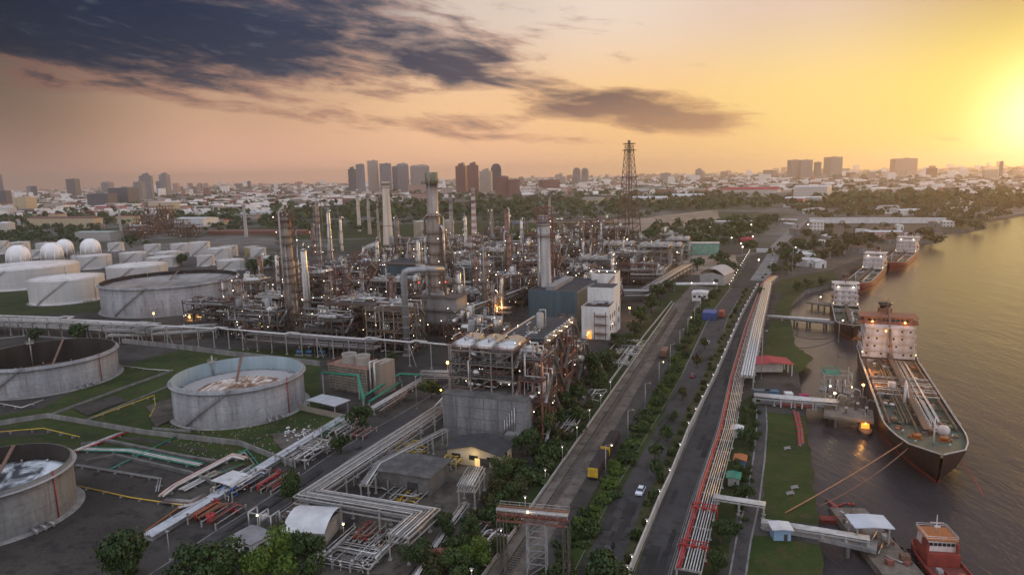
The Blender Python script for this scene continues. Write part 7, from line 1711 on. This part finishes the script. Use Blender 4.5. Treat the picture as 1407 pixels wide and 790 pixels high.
def along(path, k):
    ln = [(b-a).length for a, b in zip(path[:-1], path[1:])]; d = k*sum(ln)
    for a, b, l_ in zip(path[:-1], path[1:], ln):
        if d <= l_: return a.lerp(b, d/l_)
        d -= l_
    return path[-1].copy()
LAND.append(('the hedge end by the footbridge', G(990, 440)))
for i in range(150):        # hedge row between the railway and the road
    k = i/149; q = along(hedge_path, k)+Vector((rt.uniform(-2.4, 2.0), rt.uniform(-1, 1), 0)); w = rt.uniform(2.4, 6.0)
    tree(q, w, w*rt.uniform(.35, .8), rt.choice(('mid', 'mid', 'dark', 'bright') if k < .5 else ('mid', 'dark', 'olive')), 1 if k < .6 else 0, ordinal(i+1)+' bush of the hedge row beside the road, counting away from the bottom edge', False, 'hedge row bushes', True, i)
for i in range(105):        # railway verge thicket
    k = rt.random(); q = G(650, 790).lerp(G(872, 462), k**1.2)+Vector((rt.uniform(-9, .5), rt.uniform(-4, 4), 0)); w = rt.uniform(3, 8)
    u, v = pix(q.x, q.y, 0)
    tree(q, w, w*rt.uniform(.5, .8), rt.choice(('mid', 'dark', 'olive')), 1, rt.choice(('low mid green bush', 'low rough bush', 'rounded verge bush')), True, 'bushes on the railway verge', True, i)
for i in range(46):        # median scrub along the pale wall
    k = i/45; q = along(median_path, k)+Vector((rt.uniform(-1.4, .8), rt.uniform(-2, 2), 0)); w = rt.uniform(1.8, 3.4)
    tree(q, w, w*rt.uniform(.6, 1.1), rt.choice(('mid', 'olive', 'dark')), 0, ordinal(i+1)+' shrub at the foot of the long pale wall, counting away', False, 'shrubs along the pale wall', True, i)
for i in range(40):        # bushes by the red edged rack and the footway
    k = rt.random(); q = G(1000, 760).lerp(G(1040, 545), k)+Vector((rt.uniform(-2, 2.4), rt.uniform(-2, 2), 0)); w = rt.uniform(1.6, 3.2)
    tree(q, w, w*.8, rt.choice(('mid', 'dark')), 1, 'small shrub', True, 'shrubs beside the footway', True, i)
# woods that read as one mass
def grove(name, poly, n, kinds_m, hgt, seed, lf=2.2, nl=46, label=None):
    r_ = random.Random(seed); P = [G(u, v) for u, v in poly]; us = [u for u, v in poly]; vs_ = [v for u, v in poly]; mb = MB(); cnt_ = 0
    xs = [p.x for p in P]; ys = [p.y for p in P]
    def inside(x, y):
        c_ = False; j = len(P)-1
        for i in range(len(P)):
            if (P[i].y > y) != (P[j].y > y) and x < (P[j].x-P[i].x)*(y-P[i].y)/(P[j].y-P[i].y)+P[i].x: c_ = not c_
            j = i
        return c_
    tries = 0
    while cnt_ < n and tries < n*30:
        tries += 1; x, y = r_.uniform(min(xs), max(xs)), r_.uniform(min(ys), max(ys))
        if not inside(x, y): continue
        cnt_ += 1; h = hgt*r_.uniform(.55, 1.25); w = h*r_.uniform(.45, .75)
        mb.tube([(x, y, 0), (x, y, h*.5)], .3, 4)
        for k in range(nl):
            v = Vector((r_.gauss(0, 1), r_.gauss(0, 1), abs(r_.gauss(0, .9)))).normalized(); d = r_.uniform(.6, 1.05)
            leafquad(mb, (x+v.x*w*d, y+v.y*w*d, h*.35+v.z*h*.62*d), v, lf*r_.uniform(.6, 1.2), r_)
    o = mb.build(name, kinds_m); o['kind'] = 'stuff'; return o
grove('woodland', [(366, 318), (400, 296), (480, 288), (600, 290), (690, 276), (760, 272), (860, 276), (1000, 266), (1075, 268), (1075, 282), (980, 290), (900, 298), (830, 304), (720, 308), (640, 314), (560, 322), (440, 326)], 620, leaf_dark, 14, 1)
grove('woodland', [(870, 332), (905, 312), (1000, 305), (1060, 300), (1070, 310), (1040, 330), (1000, 338), (930, 336)], 130, leaf_dark, 11, 2)
grove('woodland', [(1110, 300), (1085, 286), (1110, 274), (1180, 266), (1300, 268), (1407, 276), (1450, 292), (1400, 294), (1350, 306), (1290, 306), (1200, 304)], 480, leaf_olive, 13, 3)
grove('woodland', [(-40, 338), (-40, 318), (60, 314), (135, 312), (140, 330), (100, 338)], 150, leaf_dark, 10, 4)
grove('woodland', [(150, 318), (240, 300), (330, 290), (372, 292), (372, 312), (330, 322), (300, 326), (270, 318)], 120, leaf_dark, 10, 5)
grove('woodland', [(690, 330), (760, 318), (850, 318), (850, 330), (760, 336)], 60, leaf_mid, 8, 6)
grove('woodland', [(1060, 350), (1110, 310), (1200, 312), (1270, 322), (1220, 340), (1150, 362), (1080, 380)], 70, leaf_olive, 8, 7, 1.5, 60)
grove('woodland', [(40, 300), (120, 292), (200, 288), (300, 284), (300, 276), (150, 280), (20, 288)], 90, leaf_dark, 11, 8)
# ------------------------------------------------------------------ the city
def facade(name, wall, win, sx_=4.2, sz_=3.6, fx=.55, fz=.5, lit=0.0):
    m = bpy.data.materials.new(name); m.use_nodes = True; n, l = m.node_tree.nodes, m.node_tree.links; b = n['Principled BSDF']; b.inputs['Roughness'].default_value = .6
    t = n.new('ShaderNodeTexCoord'); s_ = n.new('ShaderNodeSeparateXYZ'); l.new(t.outputs['Object'], s_.inputs[0])
    def mt(op, a, b2):
        q = n.new('ShaderNodeMath'); q.operation = op
        for i, x in enumerate((a, b2)):
            if isinstance(x, (int, float)): q.inputs[i].default_value = x
            else: l.new(x, q.inputs[i])
        return q.outputs[0]
    h = mt('ADD', s_.outputs[0], s_.outputs[1]); a = mt('LESS_THAN', mt('FRACT', mt('DIVIDE', h, sx_), 0), fx); c_ = mt('LESS_THAN', mt('FRACT', mt('DIVIDE', s_.outputs[2], sz_), 0), fz)
    k = mt('MULTIPLY', a, c_); x = n.new('ShaderNodeMix'); x.data_type = 'RGBA'; l.new(k, x.inputs[0]); x.inputs[6].default_value = (*wall, 1); x.inputs[7].default_value = (*win, 1)
    g = n.new('ShaderNodeNewGeometry'); sn_ = n.new('ShaderNodeSeparateXYZ'); l.new(g.outputs['True Normal'], sn_.inputs[0]); rf = mt('GREATER_THAN', sn_.outputs[2], .6)
    y = n.new('ShaderNodeMix'); y.data_type = 'RGBA'; l.new(rf, y.inputs[0]); l.new(x.outputs[2], y.inputs[6]); y.inputs[7].default_value = (.22, .20, .19, 1)
    l.new(y.outputs[2], b.inputs['Base Color']); return m
fgrey = facade('facade_grey', (.27, .25, .26), (.07, .07, .085), 6, 8, .62, .66); fdark = facade('facade_dark', (.11, .115, .14), (.03, .035, .045), 6, 7, .7, .7); fred = facade('facade_red', (.20, .085, .07), (.08, .04, .04), 6, 7, .55, .6)
fbeige = facade('facade_beige', (.42, .34, .28), (.14, .11, .10), 6, 7, .5, .5); fwhite = facade('facade_white', (.60, .56, .52), (.16, .14, .13), 4, 4, .5, .5); fblue = facade('facade_blue', (.15, .17, .21), (.06, .07, .09), 5, 7, .7, .6); fyell = facade('facade_yellow', (.55, .45, .28), (.20, .15, .11), 4, 4, .5, .55); fpink = facade('facade_pink', (.46, .30, .25), (.18, .11, .10), 5, 5, .5, .5)
def tower(u0, u1, vt, vb, m, label, shape='flat', group='city towers', ratio=.8):
    q = G((u0+u1)/2, vb)
    if q.length > 5200: q = q*(5200/q.length)
    w = (u1-u0)/ppm(q)*.92; h = HT(q, vt); d = w*ratio
    o = thing('tower_block', label, 'tower block', q, rt.uniform(-.3, .3), group); 
    MB().box(0, 0, 0, w, d, h*(.93 if shape != 'flat' else 1)).build('body', m, o)
    if shape == 'round': mb = MB(); mb.tube([(0, -d/2, h*.93), (0, d/2, h*.93)], w*.48, 14); mb.build('crown', m, o)
    elif shape == 'step': MB().box(0, 0, h*.93+.01, w*.55, d*.6, h*.07).build('crown', m, o)
    elif shape == 'chamfer':
        mb = MB(); mb.box(0, 0, h*.93+.01, w, d, h*.07, taper=.75); mb.build('crown', m, o)
    MB().box(w*.1, 0, h+.02, w*.25, d*.3, 4).build('roof_plant', greyroof, o)
    MB().box(0, 0, 0, w*1.35, d*1.4, min(14, h*.12)).build('podium', m, o)
    for k in (-.28, .28): MB().box(w*k, -d/2-.5, 0, w*.10, 1.1, h*.92).build('bay', m, o)
    return o
for a in ((480, 491, 230, 268, fdark, 'dark slim tower, first of the tall grey group', 'step'), (491, 503, 226, 270, fgrey, 'grey tower pressed against the dark slim one', 'flat'), (507, 522, 221, 268, fbeige, 'tallest brownish tower of the tall grey group', 'flat'), (523, 540, 225, 268, fgrey, 'pale fronted tower right of the tallest brownish tower', 'flat'), (540, 547, 229, 267, fblue, 'thin bluish tower in the middle of the tall grey group', 'flat'), (546, 563, 225, 266, fgrey, 'grey tower with chamfered top in the tall grey group', 'chamfer'), (564, 592, 227, 260, fgrey, 'broad grey slab tower ending the tall grey group', 'chamfer'), (628, 643, 225, 270, fred, 'red-brown twin tower, its left half', 'step'), (643, 659, 224, 270, fred, 'red-brown twin tower, its right half', 'step'), (660, 677, 233, 267, fbeige, 'beige tower between the red-brown twins and the round topped tower', 'step'), (675, 690, 229, 266, fdark, 'dark tower with rounded top behind the beige tower', 'round'), (680, 700, 243, 270, fred, 'squat brick red block under the round topped tower', 'flat'), (698, 714, 247, 270, fred, 'lower brick red wing right of the squat red block', 'flat'), (742, 768, 247, 264, fred, 'wide reddish block standing alone on the skyline', 'flat'), (787, 798, 234, 252, fblue, 'bluish tower, left of a lonely pair', 'round'), (799, 809, 234, 252, fblue, 'bluish tower, right of a lonely pair', 'round'), (1083, 1097, 220, 238, fgrey, 'hazy block left of a joined pair on the sunny skyline', 'flat'), (1097, 1114, 220, 238, fgrey, 'hazy block right of a joined pair on the sunny skyline', 'flat'), (1134, 1154, 216, 237, fgrey, 'squarish hazy tower alone on the sunny skyline', 'flat'), (1226, 1256, 218, 234, fpink, 'broad pale block nearly lost in the orange haze', 'flat'), (1119, 1127, 223, 236, fblue, 'small faint tower between the two hazy blocks', 'flat'), (1372, 1376, 222, 250, fgrey, 'thin pole like tower below the sun glow', 'flat'), (0, 5, 240, 264, fblue, 'bluish tower cut by the picture edge', 'flat'), (0, 15, 262, 285, fdark, 'dark slab block at the picture edge', 'flat'), (25, 48, 270, 294, fyell, 'cream block with yellowish top, near the picture edge', 'step'), (96, 110, 246, 273, fdark, 'lone dark blue tower on the hazy skyline', 'flat'), (39, 45, 256, 270, fgrey, 'tiny pale tower left of a small pair', 'flat'), (45, 51, 256, 270, fdark, 'tiny dark tower right of a small pair', 'flat'), (143, 156, 250, 272, fgrey, 'grey tower with slanted roof behind the dark slab', 'chamfer'), (127, 158, 266, 287, fdark, 'lower half of the broad dark glass slab', 'flat'), (157, 188, 258, 285, fdark, 'higher half of the broad dark glass slab', 'flat'), (188, 200, 250, 280, fgrey, 'shoulder block of the stepped grey tower', 'flat'), (196, 212, 239, 278, fgrey, 'stepped grey tower with pointed top', 'step'), (217, 226, 249, 272, fgrey, 'lower half of the spired grey tower', 'flat'), (223, 235, 238, 272, fgrey, 'spired grey tower right of the stepped tower', 'step'), (239, 247, 252, 265, fpink, 'small faint pink tower on the skyline', 'flat'), (272, 278, 252, 263, fpink, 'first tiny pink tower of a hazy pair', 'flat'), (280, 287, 252, 263, fpink, 'second tiny pink tower of a hazy pair', 'flat'), (341, 345, 249, 260, fdark, 'tiny dark tower alone on the skyline', 'flat'), (955, 965, 232, 246, fgrey, 'small pale tower on the middle skyline', 'step'), (907, 921, 238, 249, fgrey, 'grey low tower behind the lattice mast', 'flat')):
    tower(*a)
def slab(u0, u1, vt, vb, label, wall, roof, dep=14, pitch=.1, name='city_building', cat='building', group='larger low buildings of the town', wins=0):
    a, b = G(u0, vb), G(u1, vb); q = (a+b)/2; d = b-a; rz = math.atan2(d.y, d.x); w = d.length; h = max(3, HT(q, vt)-dep*pitch/2)
    nrm = Vector((-sin(rz), cos(rz), 0)); q = q+nrm*dep/2
    o = thing(name, label, cat, Vector((q.x, q.y, 0)), rz, group)
    MB().box(0, 0, 0, w, dep, h).build('wall', wall, o)
    mb = MB(); vs = [(-w/2-.6, -dep/2-.6, h), (w/2+.6, -dep/2-.6, h), (w/2+.6, dep/2+.6, h), (-w/2-.6, dep/2+.6, h), (-w/2-.6, 0, h+dep*pitch), (w/2+.6, 0, h+dep*pitch)]
    mb.add(vs, [(0, 1, 5, 4), (2, 3, 4, 5), (1, 2, 5), (3, 0, 4), (0, 3, 2, 1)]); mb.build('roof', roof, o)
    for k in range(wins): MB().box(-w/2+w*(k+.5)/wins, -dep/2-.06, h*.3, w/wins*.45, .1, h*.4).build('window', glass, o)
    return o
for a in ((993, 1068, 259, 271, 'long white building with dark red roof and pointed central gable', fwhite, redroof, 30, .25), (1090, 1136, 256, 274, 'big white hall with a red front wall in the hazy sunlight', fwhite, whiteroof, 60, .06), (1078, 1103, 272, 285, 'low hall with red side wall in front of the white hall', mat('red_wall', (.42, .09, .09), (.32, .07, .07), .3, .6), whiteroof, 50, .06), (1100, 1127, 271, 282, 'low grey wing beside the red sided hall', palesteel, whiteroof, 40, .06), (1098, 1127, 258, 268, 'red wall panel building set before the white hall', redroof, redroof, 8, .1), (32, 130, 299, 313, 'long cream terrace of flats with yellow lit windows', fyell, brownroof, 20, .15), (132, 168, 284, 294, 'pink and red trimmed row building below the dark glass slab', fpink, redroof, 20, .15), (275, 338, 293, 298, 'long low white roofed market hall', whiteroof, whiteroof, 40, .05), (240, 280, 300, 312, 'white roofed hall with sloping ends beside the woods', whiteroof, whiteroof, 40, .05), (104, 152, 319, 331, 'pale greenish flat roofed works building behind the gas spheres', palesteel, mat('pale_green_roof', (.40, .45, .42), (.30, .35, .32), .3, .6), 26, .05), (205, 240, 278, 294, 'white office block with yellowish upper floors', fyell, whiteroof, 20, .05), (340, 388, 291, 298, 'long white shed at the edge of the woods', whiteroof, whiteroof, 30, .05), (561, 592, 254, 268, 'pale pink block in front of the grey slab tower', fpink, fpink, 30, .02), (565, 596, 266, 278, 'lower pink block below the pale pink block', fpink, brownroof, 24, .1), (870, 911, 258, 267, 'white apartment row with greenish roof behind the lattice mast', fwhite, pipegreen, 24, .1), (868, 915, 271, 278, 'row of white houses with pale gabled roofs beyond the woods', fwhite, whiteroof, 16, .3), (920, 965, 268, 275, 'white villas with broad roofs beyond the woods', fwhite, whiteroof, 20, .3), (896, 988, 334, 350, 'long two storey shed striped in pale green with strip windows', mat('pale_green_wall', (.20, .36, .28), (.14, .26, .20), .4, .6), mat('cream_roof', (.55, .50, .42), (.42, .38, .32), .2, .6), 14, .06), (1112, 1300, 300, 307, 'very long white boundary shed in the hazy river yard', whiteroof, whiteroof, 12, .04), (1114, 1132, 304, 317, 'white square block at the end of the long boundary shed', fwhite, whiteroof, 16, .02), (1295, 1312, 304, 312, 'small white shed at the river end of the boundary shed', fwhite, whiteroof, 12, .1), (939, 980, 318, 324, 'white roofed lit shelter behind the green striped shed', palesteel, whiteroof, 14, .05), (983, 1034, 304, 312, 'long pale shed between the woods and the bare earth', palesteel, whiteroof, 16, .06), (1017, 1035, 328, 334, 'small red roofed kiosk right of the green striped shed', redroof, redroof, 12, .2), (1040, 1062, 342, 347, 'white footbridge roof across the far road', whiteroof, whiteroof, 4, .05), (790, 830, 363, 372, 'jumble of pinkish huts behind the white boiler house', fpink, mat('pink_roof', (.45, .28, .24), (.3, .18, .15), .5, .7), 12, .2), (880, 906, 359, 366, 'low grey hut with pale roof near the curved hangar', palesteel, greyroof, 14, .15), (1102, 1124, 352, 358, 'low white shed by the far road', fwhite, whiteroof, 12, .1), (1104, 1128, 360, 366, 'second low white shed by the far road, slightly nearer', fwhite, whiteroof, 10, .1), (1190, 1240, 318, 326, 'pale sheds in the hazy river yard', fpink, whiteroof, 14, .1), (1065, 1095, 302, 307, 'long cream roof beside the woods and the far road', fbeige, whiteroof, 14, .08), (800, 826, 272, 280, 'cream house with broad yellowish roof at the edge of the woods', fyell, fbeige, 22, .2), (745, 782, 258, 264, 'low red block beneath the skyline', fpink, brownroof, 22, .1), (0, 14, 285, 300, 'white low block at the picture edge', fwhite, whiteroof, 20, .1), (0, 12, 306, 320, 'white gabled building at the picture edge', fwhite, whiteroof, 14, .2), (285, 420, 317, 323, 'reddish roofed long workshop in the woods clearing', brownroof, brownroof, 14, .2)):
    slab(*a)
q = G(985, 388); shed(q, 17, 24, 7, 'big pale barrel roofed hangar beside the railway curve', 'hangar', wall=palesteel, roof=mat('hangar_roof', (.42, .40, .38), (.33, .31, .29), .2, .6), curved=True, pitch=.22, rz=RZ-.25, name='hangar', land='the curved hangar')
# small town houses one by one, the rest of the town beyond as one mass
rc = random.Random(5); wm = [('white', fwhite), ('cream', fbeige), ('grey', fgrey), ('pinkish', fpink), ('yellowish', fyell)]; rm = [('red-brown', brownroof), ('pale', whiteroof), ('grey', greyroof), ('crimson', redroof)]
def belt(u, v):
    if 366 < u < 1076 and 268+max(0, (690-u))*.06 < v < 330: return True
    if u > 1080 and 266 < v: return True
    return False
n_ = 0; HP = {}
while n_ < 290:
    u = rc.uniform(-20, 1400); v = 243+(703-u)*.0245+rc.choice((rc.uniform(14, 24), rc.uniform(16, 40), rc.uniform(24, 70)))
    if belt(u, v) or (u < 400 and v > 318): continue
    q = G(u, v); wi, ri = rc.randrange(5), rc.randrange(4); big = rc.random() < .3; key = (wi, ri, big, rc.randrange(2))
    if key not in HP:
        w, d, h = (rc.uniform(28, 60), rc.uniform(14, 20), rc.uniform(9, 18)) if big else (rc.uniform(12, 22), rc.uniform(9, 13), rc.uniform(5, 9))
        HP[key] = shed(q, d, w, h, '', 'house', wall=wm[wi][1], roof=rm[ri][1], pitch=.12 if big else .35, rz=0, name='town_house', door=False)
        o = HP[key]
    else:
        o = copy_tree(HP[key])
    o.location = q; o.rotation_euler = (0, 0, rc.choice((0, pi/2))+rc.uniform(-.35, .35)-.2)
    o['label'] = ('larger ' if big else 'small ')+wm[wi][0]+' town house with '+rm[ri][0]+' roof far behind the works'; o['group'] = ('larger ' if big else 'small ')+wm[wi][0]+' houses with '+rm[ri][0]+' roofs in the distant town'; n_ += 1
m = bpy.data.materials.new('distant_town'); m.use_nodes = True; n, l = m.node_tree.nodes, m.node_tree.links; b = n['Principled BSDF']; b.inputs['Roughness'].default_value = .8; g = n.new('ShaderNodeNewGeometry'); r = n.new('ShaderNodeValToRGB'); r.color_ramp.interpolation = 'CONSTANT'; e = r.color_ramp.elements
e[0].color = (.72, .66, .60, 1); e[1].position = .2; e[1].color = (.30, .25, .22, 1)
for p_, c_ in ((.36, (.82, .78, .74)), (.5, (.20, .10, .08)), (.62, (.40, .33, .27)), (.74, (.12, .11, .11)), (.84, (.85, .8, .76)), (.93, (.34, .16, .13))): k = e.new(p_); k.color = (*c_, 1)
l.new(g.outputs['Random Per Island'], r.inputs[0]); l.new(r.outputs[0], b.inputs['Base Color'])
mb = MB(); mt_ = MB()
for k in range(21000):
    u = rc.uniform(-60, 1470); v = 243+(703-u)*.0245+2.5+38*rc.random()**2.1
    if belt(u, v): continue
    q = G(u, v); dist = q.length
    if dist > 12000 or abs(q.x) > 10200: continue
    s_ = rc.uniform(.65, 1.5)*(1+dist/6500); mb.box(q.x, q.y, 0, rc.uniform(9, 30)*s_, rc.uniform(8, 16)*s_, rc.uniform(4, 11)*s_*(2.6 if dist > 3800 and rc.random() < .05 else 1), rc.uniform(-.6, .6), taper=rc.choice((1, 1, .6)))
o = mb.build('distant_town', m); o['kind'] = 'stuff'
for k in range(3000):
    u = rc.uniform(-60, 1470); v = 243+(703-u)*.0245+2.5+52*rc.random()**2.0
    q = G(u, v); s_ = rc.uniform(.7, 1.6)*(1+q.length/5000)
    if q.length > 12000 or abs(q.x) > 10200: continue
    for j in range(7):
        vv = Vector((rc.gauss(0, 1), rc.gauss(0, 1), abs(rc.gauss(0, .7)))).normalized(); leafquad(mt_, (q.x+vv.x*6*s_, q.y+vv.y*6*s_, 4.4*s_+vv.z*5*s_), vv, 4.0*s_, rc)
o = mt_.build('town_trees', leaf_dark); o['kind'] = 'stuff'
LT = [(u, v) for u, v in ((532, 300), (895, 344), (930, 360), (928, 352), (1005, 338), (1018, 347), (975, 322), (1010, 321), (1032, 318), (1034, 336), (1110, 318), (838, 346), (1020, 352), (862, 340), (1042, 372))]
for u, v in LT: lamp_post(G(u, v), 9, 'far yard lamp shining white', lampw, auto=True, group='far yard lamps', head=.55)
for k in range(16):
    q = G(1030, 352).lerp(G(1002, 402), k/15); lamp_post(q, 6, ordinal(k+1)+' lamp of the curved string leading to the footbridge, counting nearer', lampw, group='lamp string by the footbridge', head=.16)

for i in range(30):        # sheds and stacks of goods in the hazy river yards
    u, v = rc.uniform(1085, 1300), rc.uniform(307, 372)
    if v > 375-(u-1085)*.22: continue
    shed(G(u, v), rc.uniform(7, 13), rc.uniform(10, 24), rc.uniform(3.5, 6), ('pale yard shed', 'low white yard shed', 'rust roofed yard shed')[i % 3], 'shed', wall=(palesteel, cladwhite, concrete)[i % 3], roof=(whiteroof, whiteroof, brownroof)[i % 3], pitch=.15, rz=rc.uniform(-.6, .6), auto=True, group='sheds of the river yards', name='yard_shed')
for i in range(26):
    u, v = rc.uniform(1090, 1400), rc.uniform(262, 300)
    shed(G(u, v), rc.uniform(12, 22), rc.uniform(18, 44), rc.uniform(4, 8), ('pale house among the riverside woods', 'long pale house among the riverside woods')[i % 2], 'house', wall=cladwhite, roof=(whiteroof, palesteel)[i % 2], pitch=.2, rz=rc.uniform(.8, 2.2), auto=True, group='pale houses among the riverside woods', name='woodland_house')
finish_labels()
